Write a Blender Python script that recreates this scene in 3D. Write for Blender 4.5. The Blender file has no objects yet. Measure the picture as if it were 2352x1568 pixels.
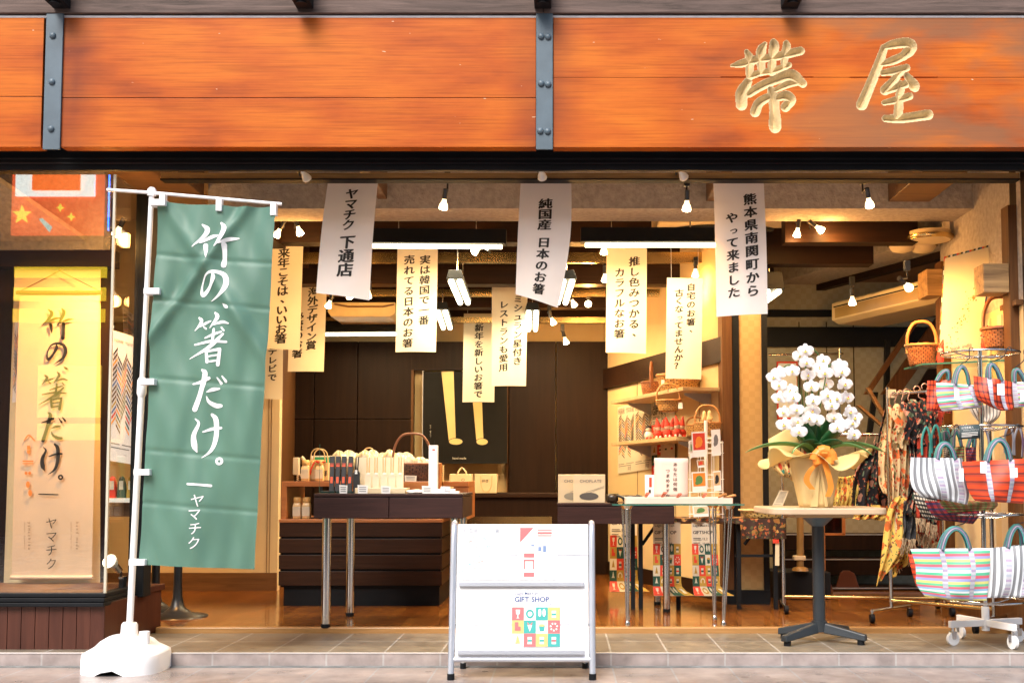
import bpy, math, random
from mathutils import Vector, Matrix
import numpy as np
random.seed(7)
PI = math.pi
S = bpy.context.scene
COL = S.collection
# ---------------------------------------------------------------- camera, sky, sun, exposure
F, CX, CY, ZC = 2613.0, 1295.0, 941.0, 0.965      # focal length and axis in pixels of a 2352 x 1568 picture
TILT = math.radians(3.5)
cam_d = bpy.data.cameras.new('camera'); cam = bpy.data.objects.new('camera', cam_d); COL.objects.link(cam)
cam.location = (0, 0, ZC); cam.rotation_euler = (PI/2 + TILT, 0, 0)
cam_d.sensor_width = 36; cam_d.lens = F/2352*36
cam_d.shift_x = -(CX-1176)/2352; cam_d.shift_y = (CY-784)/2352
cam_d.clip_start = .05; cam_d.clip_end = 500
S.camera = cam
W = bpy.data.worlds.new('World'); S.world = W; W.use_nodes = True
nt = W.node_tree; nt.nodes.clear()
sky = nt.nodes.new('ShaderNodeTexSky'); sky.sky_type = 'NISHITA'; sky.sun_disc = False
sky.sun_elevation = math.radians(48); sky.sun_rotation = math.radians(200)
sky.dust_density = 4; sky.air_density = 1.2
bg = nt.nodes.new('ShaderNodeBackground'); bg.inputs[1].default_value = .15
wo = nt.nodes.new('ShaderNodeOutputWorld')
nt.links.new(sky.outputs[0], bg.inputs[0]); nt.links.new(bg.outputs[0], wo.inputs[0])
sd = bpy.data.lights.new('sun', 'SUN'); sd.energy = 2.6; sd.angle = math.radians(28); sd.color = (1, .97, .93)
sun = bpy.data.objects.new('sun', sd); COL.objects.link(sun)
sun.rotation_euler = Vector((math.sin(math.radians(20)), math.cos(math.radians(20)), -math.tan(math.radians(48)))).to_track_quat('-Z', 'Y').to_euler()
sun.location = (-3, -6, 9)
S.view_settings.view_transform = 'Standard'; S.view_settings.look = 'None'; S.view_settings.gamma = 1
S.view_settings.exposure = .72
S.render.engine = 'CYCLES'
S.cycles.use_denoising = True
S.cycles.max_bounces = 8; S.cycles.transparent_max_bounces = 12; S.cycles.sample_clamp_indirect = 6
try: S.cycles.denoiser = 'OPENIMAGEDENOISE'
except Exception: pass

def at(px, py, Y):                                # the point at depth Y that a pixel of the picture looks at
    a, b = (px-CX)/F, (CY-py)/F
    s = Y/(math.cos(TILT) - b*math.sin(TILT))
    return Vector((a*s, Y, ZC + s*(math.sin(TILT) + b*math.cos(TILT))))
def gd(px, py, z):                                # the same on the level plane z
    a, b = (px-CX)/F, (CY-py)/F
    s = (z-ZC)/(math.sin(TILT) + b*math.cos(TILT))
    return Vector((a*s, s*(math.cos(TILT) - b*math.sin(TILT)), z))
# ---------------------------------------------------------------- mesh builder and object helpers
WL = {}
def catmull(P, n=6, closed=False):
    P = [Vector(p) for p in P]; out = []
    N = len(P)
    for i in range(N if closed else N-1):
        p1, p2 = P[i], P[(i+1) % N]
        p0 = P[i-1] if (i > 0 or closed) else p1*2-p2
        p3 = P[(i+2) % N] if (i+2 < N or closed) else p2*2-p1
        for k in range(n):
            t = k/n
            out.append(.5*((2*p1)+(p2-p0)*t+(2*p0-5*p1+4*p2-p3)*t*t+(3*p1-p0-3*p2+p3)*t**3))
    if not closed: out.append(P[-1])
    return out
class MB:
    def __init__(s, M=None):
        s.v = []; s.f = []; s.m = []; s.uv = []; s.sm = []; s.M = M; s.mi = 0
    def add(s, vs, fs, uvs=None, smooth=False):
        b = len(s.v)
        s.v += [s.M @ Vector(v) if s.M else Vector(v) for v in vs]
        s.f += [tuple(i+b for i in f) for f in fs]
        s.m += [s.mi]*len(fs); s.sm += [smooth]*len(fs)
        s.uv += list(uvs) if uvs else [(v[0], v[2]) for v in vs]
        return s
    def box(s, x0, x1, y0, y1, z0, z1):
        vs = [(x, y, z) for x in (x0, x1) for y in (y0, y1) for z in (z0, z1)]
        return s.add(vs, [(0,1,3,2), (4,6,7,5), (0,4,5,1), (2,3,7,6), (0,2,6,4), (1,5,7,3)])
    def hexa(s, A, B):                            # A, B: two quads of four points
        return s.add(list(A)+list(B), [(0,1,2,3), (7,6,5,4), (0,4,5,1), (1,5,6,2), (2,6,7,3), (3,7,4,0)])
    def pbox(s, x0, y0, x1, y1, Y, d):            # front face fills a pixel rectangle at depth Y, d metres deep
        a = at(x0, y1, Y); b = at(x1, y0, Y)
        return s.box(a.x, b.x, Y, Y+d, a.z, b.z)
    def cyl(s, p0, p1, r0, r1=None, n=12, cap=True):
        r1 = r0 if r1 is None else r1
        return s.tube([p0, p1], [r0, r1], n, cap=cap)
    def tube(s, path, r, n=8, closed=False, cap=True, flat=1.0):
        P = [Vector(p) for p in path]; N = len(P)
        R = r if isinstance(r, (list, tuple)) else [r]*N
        vs = []; up = None
        for i, p in enumerate(P):
            d = (P[(i+1) % N]-P[i-1]) if closed else (P[min(i+1, N-1)]-P[max(i-1, 0)])
            d = d.normalized() if d.length > 1e-9 else Vector((0, 0, 1))
            if up is None:
                up = Vector((0, 0, 1)) if abs(d.z) < .9 else Vector((0, 1, 0))
            a = d.cross(up)
            if a.length < 1e-6: a = d.orthogonal()
            a.normalize(); b = a.cross(d); up = b.copy()
            for k in range(n):
                t = 2*PI*k/n
                vs.append(p+(a*math.cos(t)+b*math.sin(t)*flat)*R[i])
        fs = []
        for i in range(N if closed else N-1):
            for k in range(n):
                j = (i+1) % N
                fs.append((i*n+k, i*n+(k+1) % n, j*n+(k+1) % n, j*n+k))
        s.add(vs, fs, smooth=True)
        if cap and not closed:
            s.add(vs[:n], [tuple(range(n))[::-1]]); s.add(vs[-n:], [tuple(range(n))])
        return s
    def lathe(s, prof, c, n=20, sx=1, sy=1, cap=True):
        vs = []; uv = []
        for j, (r, z) in enumerate(prof):
            for k in range(n+1):
                t = 2*PI*k/n
                vs.append((c[0]+r*sx*math.cos(t), c[1]+r*sy*math.sin(t), c[2]+z)); uv.append((k/n, z))
        m = n+1
        fs = [(j*m+k, j*m+k+1, (j+1)*m+k+1, (j+1)*m+k) for j in range(len(prof)-1) for k in range(n)]
        s.add(vs, fs, uv, True)
        if cap:
            s.add(vs[:n], [tuple(range(n))[::-1]]); s.add(vs[-m:-1], [tuple(range(n))])
        return s
    def sheet(s, fn, nu=8, nv=8, smooth=True):
        vs = [fn(i/nu, j/nv) for j in range(nv+1) for i in range(nu+1)]
        uv = [(i/nu, j/nv) for j in range(nv+1) for i in range(nu+1)]
        m = nu+1
        return s.add(vs, [(j*m+i, (j+1)*m+i, (j+1)*m+i+1, j*m+i+1) for j in range(nv) for i in range(nu)], uv, smooth)
    def quad(s, *p, uvs=None): return s.add(p, [tuple(range(len(p)))], uvs)
    def prism(s, pts, off):
        n = len(pts); P = [Vector(p) for p in pts]; Q = [p+Vector(off) for p in P]
        return s.add(P+Q, [tuple(range(n)), tuple(range(2*n-1, n-1, -1))]+[(i, i+n, (i+1) % n+n, (i+1) % n) for i in range(n)])
    def ball(s, c, r, n=10, sc=(1, 1, 1)):
        c = Vector(c); vs = []; h = n//2+1
        for j in range(h+1):
            for k in range(n):
                a, t = PI*j/h, 2*PI*k/n
                vs.append(c+Vector((r*sc[0]*math.sin(a)*math.cos(t), r*sc[1]*math.sin(a)*math.sin(t), r*sc[2]*math.cos(a))))
        return s.add(vs, [(j*n+k, j*n+(k+1) % n, (j+1)*n+(k+1) % n, (j+1)*n+k) for j in range(h) for k in range(n)], None, True)
    def build(s, name, mats, parent=None, bev=0, sol=0, loc=None, **tags):
        me = bpy.data.meshes.new(name)
        if parent is not None: o0 = WL[parent]
        elif loc is not None: o0 = Vector(loc)
        else:
            xs = [v.x for v in s.v]; ys = [v.y for v in s.v]; zs = [v.z for v in s.v]
            o0 = Vector(((min(xs)+max(xs))/2, (min(ys)+max(ys))/2, min(zs)))
        me.from_pydata([v-o0 for v in s.v], [], s.f)
        for mt in (mats if isinstance(mats, (list, tuple)) else [mats]): me.materials.append(mt)
        me.polygons.foreach_set('material_index', s.m); me.polygons.foreach_set('use_smooth', s.sm)
        ul = me.uv_layers.new(name='UVMap'); li = np.zeros(len(me.loops), int); me.loops.foreach_get('vertex_index', li)
        ul.data.foreach_set('uv', np.array(s.uv, float)[li].ravel())
        me.update()
        o = bpy.data.objects.new(name, me); COL.objects.link(o)
        if parent is not None: o.parent = parent
        else: o.location = o0
        WL[o] = o0
        if bev:
            b = o.modifiers.new('bevel', 'BEVEL'); b.width = bev; b.segments = 2; b.limit_method = 'ANGLE'; b.angle_limit = .7
        if sol:
            b = o.modifiers.new('thickness', 'SOLIDIFY'); b.thickness = sol; b.offset = 0
        tag(o, **tags)
        return o
def tag(o, label=None, cat=None, group=None, kind=None):
    if label: o['label'] = label
    if cat: o['category'] = cat
    if group: o['group'] = group
    if kind: o['kind'] = kind
def T(name, label, cat, loc, group=None):
    o = bpy.data.objects.new(name, None); COL.objects.link(o); o.location = loc; o.empty_display_size = .05
    WL[o] = Vector(loc); tag(o, label, cat, group); return o
def dup(root, delta, label=None, sx=1):           # copy of a thing with its parts and sub-parts
    r = root.copy(); COL.objects.link(r); r.location = root.location+Vector(delta)
    if label: r['label'] = label
    WL[r] = WL[root]+Vector(delta)
    for ch in list(root.children):
        c = ch.copy(); COL.objects.link(c); c.parent = r
        for g in list(ch.children):
            d = g.copy(); COL.objects.link(d); d.parent = c
    return r
# ---------------------------------------------------------------- materials
MATS = {}
def _nodes(name):
    m = bpy.data.materials.new(name); m.use_nodes = True
    n = m.node_tree.nodes; l = m.node_tree.links
    return m, n, l, n['Principled BSDF']
def ramp(n, stops, interp='LINEAR'):
    r = n.new('ShaderNodeValToRGB'); r.color_ramp.interpolation = interp
    e = r.color_ramp.elements
    while len(e) < len(stops): e.new(1)
    for el, (p, c) in zip(e, stops):
        el.position = p; el.color = (*c, 1)
    return r
def M(name, col, rough=.6, metal=0, var=.12, scale=6, stretch=(1, 1, 1), bump=0, bscale=40, emit=None, estr=1, spec=.5, coat=0, trans=0, thin=0, alpha=1):
    m, n, l, b = _nodes(name)
    tc = n.new('ShaderNodeTexCoord'); mp = n.new('ShaderNodeMapping'); mp.inputs['Scale'].default_value = stretch
    l.new(tc.outputs['Object'], mp.inputs[0])
    nz = n.new('ShaderNodeTexNoise'); nz.inputs['Scale'].default_value = scale; nz.inputs['Detail'].default_value = 6
    l.new(mp.outputs[0], nz.inputs['Vector'])
    r = ramp(n, [(.3, tuple(c*(1-var) for c in col)), (.7, tuple(min(1, c*(1+var)) for c in col))])
    l.new(nz.outputs[0], r.inputs[0]); l.new(r.outputs[0], b.inputs['Base Color'])
    b.inputs['Roughness'].default_value = rough; b.inputs['Metallic'].default_value = metal
    b.inputs['Specular IOR Level'].default_value = spec; b.inputs['Coat Weight'].default_value = coat
    b.inputs['Coat Roughness'].default_value = .12
    b.inputs['Transmission Weight'].default_value = trans
    if alpha < 1: b.inputs['Alpha'].default_value = alpha
    if bump:
        n2 = n.new('ShaderNodeTexNoise'); n2.inputs['Scale'].default_value = bscale; n2.inputs['Detail'].default_value = 5
        l.new(mp.outputs[0], n2.inputs['Vector'])
        bp = n.new('ShaderNodeBump'); bp.inputs['Strength'].default_value = bump; bp.inputs['Distance'].default_value = .01
        l.new(n2.outputs[0], bp.inputs['Height']); l.new(bp.outputs[0], b.inputs['Normal'])
    if emit:
        b.inputs['Emission Color'].default_value = (*emit, 1); b.inputs['Emission Strength'].default_value = estr
    if thin:                                      # paper and thin cloth let light through
        out = n['Material Output']; tl = n.new('ShaderNodeBsdfTranslucent'); mx = n.new('ShaderNodeMixShader')
        mx.inputs[0].default_value = thin; l.new(r.outputs[0], tl.inputs[0])
        l.new(b.outputs[0], mx.inputs[1]); l.new(tl.outputs[0], mx.inputs[2]); l.new(mx.outputs[0], out.inputs[0])
    MATS[name] = m
    return m
def glassmat(name, tint=(.97, .99, .98), refl=.1, rough=.0, ior=1.5):
    m, n, l, b = _nodes(name); out = n['Material Output']
    t = n.new('ShaderNodeBsdfTransparent'); t.inputs[0].default_value = (*tint, 1)
    g = n.new('ShaderNodeBsdfGlossy'); g.inputs['Roughness'].default_value = rough
    lw = n.new('ShaderNodeLayerWeight'); lw.inputs[0].default_value = .5
    pw = n.new('ShaderNodeMath'); pw.operation = 'POWER'; pw.inputs[1].default_value = 5; l.new(lw.outputs['Facing'], pw.inputs[0])
    ma = n.new('ShaderNodeMath'); ma.operation = 'MULTIPLY_ADD'; ma.use_clamp = True; ma.inputs[1].default_value = .9-refl; ma.inputs[2].default_value = .03+refl
    l.new(pw.outputs[0], ma.inputs[0])
    mx = n.new('ShaderNodeMixShader'); l.new(ma.outputs[0], mx.inputs[0]); l.new(t.outputs[0], mx.inputs[1]); l.new(g.outputs[0], mx.inputs[2])
    l.new(mx.outputs[0], out.inputs[0]); return m
def woodmat(name, c0, c1, axis='X', rough=.4, scale=5, coat=.0, bump=.08, spec=.5):
    m, n, l, b = _nodes(name)
    tc = n.new('ShaderNodeTexCoord'); mp = n.new('ShaderNodeMapping')
    st = {'X': (.12, 2, 2), 'Y': (2, .12, 2), 'Z': (2, 2, .12)}[axis]; mp.inputs['Scale'].default_value = st
    l.new(tc.outputs['Object'], mp.inputs[0])
    a = n.new('ShaderNodeTexNoise'); a.inputs['Scale'].default_value = scale*4; a.inputs['Detail'].default_value = 8; a.inputs['Roughness'].default_value = .65
    a.inputs['Distortion'].default_value = .6
    l.new(mp.outputs[0], a.inputs['Vector'])
    r = ramp(n, [(.3, c0), (.7, c1)]); l.new(a.outputs[0], r.inputs[0]); l.new(r.outputs[0], b.inputs['Base Color'])
    b.inputs['Roughness'].default_value = rough; b.inputs['Coat Weight'].default_value = coat; b.inputs['Coat Roughness'].default_value = .1
    b.inputs['Specular IOR Level'].default_value = spec
    bp = n.new('ShaderNodeBump'); bp.inputs['Strength'].default_value = bump; bp.inputs['Distance'].default_value = .005
    l.new(a.outputs[0], bp.inputs['Height']); l.new(bp.outputs[0], b.inputs['Normal'])
    return m
def stripemat(name, cols, reps, axis='v', rough=.45, cross=None, wob=.01):
    m, n, l, b = _nodes(name)
    uv = n.new('ShaderNodeUVMap'); sp = n.new('ShaderNodeSeparateXYZ'); l.new(uv.outputs[0], sp.inputs[0])
    def band(out, k, cs):
        nz = n.new('ShaderNodeTexNoise'); nz.inputs['Scale'].default_value = 3; l.new(uv.outputs[0], nz.inputs['Vector'])
        ad = n.new('ShaderNodeMath'); ad.operation = 'MULTIPLY_ADD'; ad.inputs[1].default_value = wob; l.new(nz.outputs[0], ad.inputs[0]); l.new(out, ad.inputs[2])
        mu = n.new('ShaderNodeMath'); mu.operation = 'MULTIPLY'; mu.inputs[1].default_value = k; l.new(ad.outputs[0], mu.inputs[0])
        fr = n.new('ShaderNodeMath'); fr.operation = 'FRACT'; l.new(mu.outputs[0], fr.inputs[0])
        r = ramp(n, [(i/len(cs), c) for i, c in enumerate(cs)], 'CONSTANT'); l.new(fr.outputs[0], r.inputs[0]); return r.outputs[0]
    o = band(sp.outputs[1 if axis == 'v' else 0], reps, cols)
    if cross:
        c2 = band(sp.outputs[0 if axis == 'v' else 1], cross[1], cross[0])
        mx = n.new('ShaderNodeMix'); mx.data_type = 'RGBA'; mx.blend_type = 'MULTIPLY'; mx.inputs[0].default_value = 1
        l.new(o, mx.inputs[6]); l.new(c2, mx.inputs[7]); o = mx.outputs[2]
    l.new(o, b.inputs['Base Color']); b.inputs['Roughness'].default_value = rough
    wv = n.new('ShaderNodeTexNoise'); wv.inputs['Scale'].default_value = 160; l.new(uv.outputs[0], wv.inputs['Vector'])
    bp = n.new('ShaderNodeBump'); bp.inputs['Strength'].default_value = .15; bp.inputs['Distance'].default_value = .004
    l.new(wv.outputs[0], bp.inputs['Height']); l.new(bp.outputs[0], b.inputs['Normal'])
    return m
def floralmat(name, ground, blooms, scale=16, thr=.45, thin=.2):
    m, n, l, b = _nodes(name); out = n['Material Output']
    tc = n.new('ShaderNodeTexCoord'); nz = n.new('ShaderNodeTexNoise'); nz.inputs['Scale'].default_value = 22
    l.new(tc.outputs['Object'], nz.inputs['Vector'])
    mxv = n.new('ShaderNodeMix'); mxv.data_type = 'RGBA'; mxv.inputs[0].default_value = .045
    l.new(tc.outputs['Object'], mxv.inputs[6]); l.new(nz.outputs[1], mxv.inputs[7])
    cur = None
    for i, (col, sc, th) in enumerate(blooms):
        vo = n.new('ShaderNodeTexVoronoi'); vo.inputs['Scale'].default_value = scale*sc; l.new(mxv.outputs[2], vo.inputs['Vector'])
        lt = n.new('ShaderNodeMath'); lt.operation = 'LESS_THAN'; lt.inputs[1].default_value = th; l.new(vo.outputs['Distance'], lt.inputs[0])
        mx = n.new('ShaderNodeMix'); mx.data_type = 'RGBA'; l.new(lt.outputs[0], mx.inputs[0])
        if cur is None: mx.inputs[6].default_value = (*ground, 1)
        else: l.new(cur, mx.inputs[6])
        r = ramp(n, [(0, tuple(c*.55 for c in col)), (.5, col), (1, tuple(min(1, c*1.5+.03) for c in col))]); l.new(vo.outputs['Color'], r.inputs[0])
        l.new(r.outputs[0], mx.inputs[7]); cur = mx.outputs[2]
    l.new(cur, b.inputs['Base Color']); b.inputs['Roughness'].default_value = .8
    tl = n.new('ShaderNodeBsdfTranslucent'); l.new(cur, tl.inputs[0]); ms = n.new('ShaderNodeMixShader'); ms.inputs[0].default_value = thin
    l.new(b.outputs[0], ms.inputs[1]); l.new(tl.outputs[0], ms.inputs[2]); l.new(ms.outputs[0], out.inputs[0])
    return m
def brickmat(name, c1, c2, mortar, bw, bh, off, msize, rough, coord='Object', rot=0, bump=.3, dist=.003, grain=None, loc=(0, 0, 0), spec=.5, rnoise=0, plane='XY', bias=0):
    m, n, l, b = _nodes(name)
    if coord == 'UV': tc = n.new('ShaderNodeUVMap'); src = tc.outputs[0]
    else: tc = n.new('ShaderNodeTexCoord'); src = tc.outputs[coord]
    mp = n.new('ShaderNodeMapping'); mp.inputs['Location'].default_value = loc
    mp.inputs['Rotation'].default_value = {'XY': (0, 0, rot), 'XZ': (PI/2, 0, 0), 'YZ': (PI/2, 0, PI/2)}[plane]
    l.new(src, mp.inputs[0])
    br = n.new('ShaderNodeTexBrick'); br.inputs['Scale'].default_value = 1; br.offset = off
    br.inputs['Brick Width'].default_value = bw; br.inputs['Row Height'].default_value = bh; br.inputs['Mortar Size'].default_value = msize
    br.inputs['Color1'].default_value = (*c1, 1); br.inputs['Color2'].default_value = (*c2, 1); br.inputs['Mortar'].default_value = (*mortar, 1)
    br.inputs['Mortar Smooth'].default_value = .1; br.inputs['Bias'].default_value = bias
    l.new(mp.outputs[0], br.inputs[0])
    cur = br.outputs[0]
    nz = n.new('ShaderNodeTexNoise'); nz.inputs['Detail'].default_value = 7
    mp2 = n.new('ShaderNodeMapping'); mp2.inputs['Scale'].default_value = grain or (3, 3, 3); l.new(src, mp2.inputs[0]); l.new(mp2.outputs[0], nz.inputs['Vector']); nz.inputs['Scale'].default_value = 4
    mx = n.new('ShaderNodeMix'); mx.data_type = 'RGBA'; mx.blend_type = 'MULTIPLY'; mx.inputs[0].default_value = 1
    r = ramp(n, [(.3, (.7, .7, .7)), (.7, (1.15, 1.15, 1.15))]); l.new(nz.outputs[0], r.inputs[0])
    l.new(cur, mx.inputs[6]); l.new(r.outputs[0], mx.inputs[7]); l.new(mx.outputs[2], b.inputs['Base Color'])
    b.inputs['Roughness'].default_value = rough; b.inputs['Specular IOR Level'].default_value = spec
    if name == 'pavement_tile' or name == 'step_tile':          # old stains, gum and grime
        s1 = n.new('ShaderNodeTexNoise'); s1.inputs['Scale'].default_value = 2.2; s1.inputs['Detail'].default_value = 10; s1.inputs['Roughness'].default_value = .7; l.new(src, s1.inputs['Vector'])
        s2 = n.new('ShaderNodeTexVoronoi'); s2.inputs['Scale'].default_value = 5; l.new(src, s2.inputs['Vector'])
        q1 = ramp(n, [(.36, (.72, .7, .68)), (.52, (1, 1, 1))]); l.new(s1.outputs[0], q1.inputs[0]); q2 = ramp(n, [(.07, (.55, .53, .52)), (.1, (1, 1, 1))]); l.new(s2.outputs['Distance'], q2.inputs[0])
        for q in (q1, q2):
            mq = n.new('ShaderNodeMix'); mq.data_type = 'RGBA'; mq.blend_type = 'MULTIPLY'; mq.inputs[0].default_value = 1; l.new(mx.outputs[2], mq.inputs[6]); l.new(q.outputs[0], mq.inputs[7]); mx = mq
        l.new(mx.outputs[2], b.inputs['Base Color'])
    if rnoise:
        mr = n.new('ShaderNodeMapRange'); mr.inputs['To Min'].default_value = max(.03, rough-rnoise); mr.inputs['To Max'].default_value = rough+rnoise
        l.new(nz.outputs[0], mr.inputs[0]); l.new(mr.outputs[0], b.inputs['Roughness'])
    bp = n.new('ShaderNodeBump'); bp.inputs['Strength'].default_value = bump; bp.inputs['Distance'].default_value = dist; bp.invert = True
    l.new(br.outputs['Fac'], bp.inputs['Height']); l.new(bp.outputs[0], b.inputs['Normal'])
    return m
def fasciamat():
    m, n, l, b = _nodes('stained_sign_wood')
    geo = n.new('ShaderNodeNewGeometry')
    def noise(sc, st, det=6, dis=0):
        mp = n.new('ShaderNodeMapping'); mp.inputs['Scale'].default_value = st; l.new(geo.outputs['Position'], mp.inputs[0])
        z = n.new('ShaderNodeTexNoise'); z.inputs['Scale'].default_value = sc; z.inputs['Detail'].default_value = det; z.inputs['Distortion'].default_value = dis
        l.new(mp.outputs[0], z.inputs['Vector']); return z.outputs[0]
    a = noise(3.0, (.6, 1, 1.7), 10, .1)
    r = ramp(n, [(.22, (.2, .04, .012)), (.4, (.385, .08, .0115)), (.66, (.5, .128, .014))]); l.new(a, r.inputs[0])
    f = noise(70, (.05, 1, 1.6), 10)
    r2 = ramp(n, [(.3, (.78, .76, .74)), (.5, (1, 1, 1)), (.7, (1.1, 1.1, 1.1))]); l.new(f, r2.inputs[0])
    mx = n.new('ShaderNodeMix'); mx.data_type = 'RGBA'; mx.blend_type = 'MULTIPLY'; mx.inputs[0].default_value = 1
    l.new(r.outputs[0], mx.inputs[6]); l.new(r2.outputs[0], mx.inputs[7])
    # grey, rubbed-off stain round the carved characters
    sx = n.new('ShaderNodeSeparateXYZ'); l.new(geo.outputs['Position'], sx.inputs[0])
    mr = n.new('ShaderNodeMapRange'); mr.inputs['From Min'].default_value = .55; mr.inputs['From Max'].default_value = 1.7; l.new(sx.outputs[0], mr.inputs[0])
    w = noise(2.6, (.7, 1, 1.7), 14, .25)
    rw = ramp(n, [(.44, (0, 0, 0)), (.53, (.55, .55, .55)), (.62, (1, 1, 1))]); l.new(w, rw.inputs[0])
    mu = n.new('ShaderNodeMath'); mu.operation = 'MULTIPLY'; l.new(mr.outputs[0], mu.inputs[0]); l.new(rw.outputs[0], mu.inputs[1])
    mu2 = n.new('ShaderNodeMath'); mu2.operation = 'MULTIPLY'; l.new(mu.outputs[0], mu2.inputs[0]); mu2.inputs[1].default_value = .8
    m2 = n.new('ShaderNodeMix'); m2.data_type = 'RGBA'; l.new(mu2.outputs[0], m2.inputs[0]); l.new(mx.outputs[2], m2.inputs[6]); m2.inputs[7].default_value = (.21, .098, .05, 1)
    # purple brown staining beside the straps and along the lower edge
    cur = m2
    pn = noise(5, (1, 1, .7), 8)
    for X0, wd in ((-2.64, .2), (-.1, .22)):
        sb = n.new('ShaderNodeMath'); sb.operation = 'SUBTRACT'; l.new(sx.outputs[0], sb.inputs[0]); sb.inputs[1].default_value = X0
        ab = n.new('ShaderNodeMath'); ab.operation = 'ABSOLUTE'; l.new(sb.outputs[0], ab.inputs[0])
        mm = n.new('ShaderNodeMapRange'); mm.inputs['From Min'].default_value = wd; mm.inputs['From Max'].default_value = .04; l.new(ab.outputs[0], mm.inputs[0])
        m5 = n.new('ShaderNodeMath'); m5.operation = 'MULTIPLY'; l.new(mm.outputs[0], m5.inputs[0]); l.new(pn, m5.inputs[1])
        m6 = n.new('ShaderNodeMix'); m6.data_type = 'RGBA'; l.new(m5.outputs[0], m6.inputs[0]); l.new(cur.outputs[2], m6.inputs[6]); m6.inputs[7].default_value = (.13, .03, .018, 1); cur = m6
    m2 = cur
    sp = noise(60, (.25, 1, 1), 2); rs = ramp(n, [(.745, (0, 0, 0)), (.76, (1, 1, 1))]); l.new(sp, rs.inputs[0])
    m3 = n.new('ShaderNodeMix'); m3.data_type = 'RGBA'; l.new(rs.outputs[0], m3.inputs[0]); l.new(m2.outputs[2], m3.inputs[6]); m3.inputs[7].default_value = (.6, .42, .28, 1)
    l.new(m3.outputs[2], b.inputs['Base Color']); b.inputs['Roughness'].default_value = .38; b.inputs['Specular IOR Level'].default_value = .16
    bp = n.new('ShaderNodeBump'); bp.inputs['Strength'].default_value = .08; bp.inputs['Distance'].default_value = .004; l.new(f, bp.inputs['Height']); l.new(bp.outputs[0], b.inputs['Normal'])
    return m
def checkmat(name, c1, c2, sc, plane='XZ'):
    m, n, l, b = _nodes(name)
    tc = n.new('ShaderNodeTexCoord'); ch = n.new('ShaderNodeTexChecker'); ch.inputs['Scale'].default_value = sc
    mp = n.new('ShaderNodeMapping'); mp.inputs['Scale'].default_value = {'XZ': (1, 0, 1), 'YZ': (0, 1, 1)}[plane]; mp.inputs['Location'].default_value = (.013, .013, .013)
    l.new(tc.outputs['Object'], mp.inputs[0]); l.new(mp.outputs[0], ch.inputs[0])
    ch.inputs[1].default_value = (*c1, 1); ch.inputs[2].default_value = (*c2, 1)
    l.new(ch.outputs[0], b.inputs['Base Color']); b.inputs['Roughness'].default_value = .7
    return m
def wickermat(name, c0, c1, k=1):
    m, n, l, b = _nodes(name)
    uv = n.new('ShaderNodeUVMap'); mp = n.new('ShaderNodeMapping'); mp.inputs['Scale'].default_value = (20*k, 85, 1); l.new(uv.outputs[0], mp.inputs[0])
    br = n.new('ShaderNodeTexBrick'); br.inputs['Scale'].default_value = 1; br.inputs['Mortar Size'].default_value = .12; br.inputs['Mortar Smooth'].default_value = .8
    br.inputs['Brick Width'].default_value = 1; br.inputs['Row Height'].default_value = 1
    br.inputs['Color1'].default_value = (*c0, 1); br.inputs['Color2'].default_value = (*c1, 1); br.inputs['Mortar'].default_value = (*[c*.25 for c in c0], 1)
    l.new(mp.outputs[0], br.inputs[0]); l.new(br.outputs[0], b.inputs['Base Color']); b.inputs['Roughness'].default_value = .5
    bp = n.new('ShaderNodeBump'); bp.inputs['Strength'].default_value = 1; bp.inputs['Distance'].default_value = .012; bp.invert = True
    l.new(br.outputs['Fac'], bp.inputs['Height']); l.new(bp.outputs[0], b.inputs['Normal'])
    return m
WARM = (1, .46, .11)
m_fascia = fasciamat()
m_gold = M('gold_leaf', (.62, .47, .25), .5, 0, var=.18, scale=30, bump=.5, bscale=120)
m_steel = M('painted_grey_steel', (.07, .105, .135), .45, .0, var=.15, scale=8, bump=.05)
m_black = M('black_paint', (.006, .007, .009), .6, var=.2, spec=.2)
m_blackmetal = M('black_metal', (.012, .014, .018), .35, var=.2)
m_weather = woodmat('weathered_wood', (.04, .026, .02), (.15, .1, .085), 'X', .8, 5, bump=.5)
m_dark = woodmat('dark_brown_wood', (.013, .006, .0035), (.028, .012, .006), 'X', .5, 4, spec=.15)
m_darkz = woodmat('dark_brown_panel', (.012, .006, .004), (.022, .0105, .006), 'Z', .5, 3, spec=.12)
m_table = woodmat('dark_walnut_laminate', (.024, .011, .01), (.048, .021, .018), 'X', .5, 7, spec=.2)
m_counter = woodmat('dark_slatted_wood', (.022, .009, .0045), (.042, .017, .008), 'X', .45, 6, spec=.2)
m_orangewood = woodmat('orange_shelf_wood', (.3, .1, .025), (.42, .16, .045), 'X', .4, 5)
m_brown = woodmat('brown_timber', (.075, .03, .01), (.14, .06, .02), 'Z', .5, 5, spec=.2)
m_brownx = woodmat('brown_timber_across', (.1, .048, .018), (.2, .1, .04), 'X', .5, 5)
m_oldwood = woodmat('carved_grain_wood', (.12, .06, .02), (.5, .3, .12), 'X', .6, 3, bump=.5)
m_wains = woodmat('red_brown_boards', (.045, .012, .007), (.085, .026, .015), 'Z', .4, 3)
m_shelf = woodmat('pale_shelf_wood', (.42, .28, .13), (.55, .38, .2), 'X', .5, 4)
m_stucco = M('rough_stucco', (.38, .33, .28), .95, var=.18, scale=30, bump=1, bscale=42)
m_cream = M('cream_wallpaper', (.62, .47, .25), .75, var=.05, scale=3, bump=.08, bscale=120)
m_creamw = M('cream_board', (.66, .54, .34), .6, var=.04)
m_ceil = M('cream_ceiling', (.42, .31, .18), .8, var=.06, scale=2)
m_wallp = checkmat('checked_wallpaper', (.44, .29, .12), (.405, .262, .105), 24)
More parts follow.
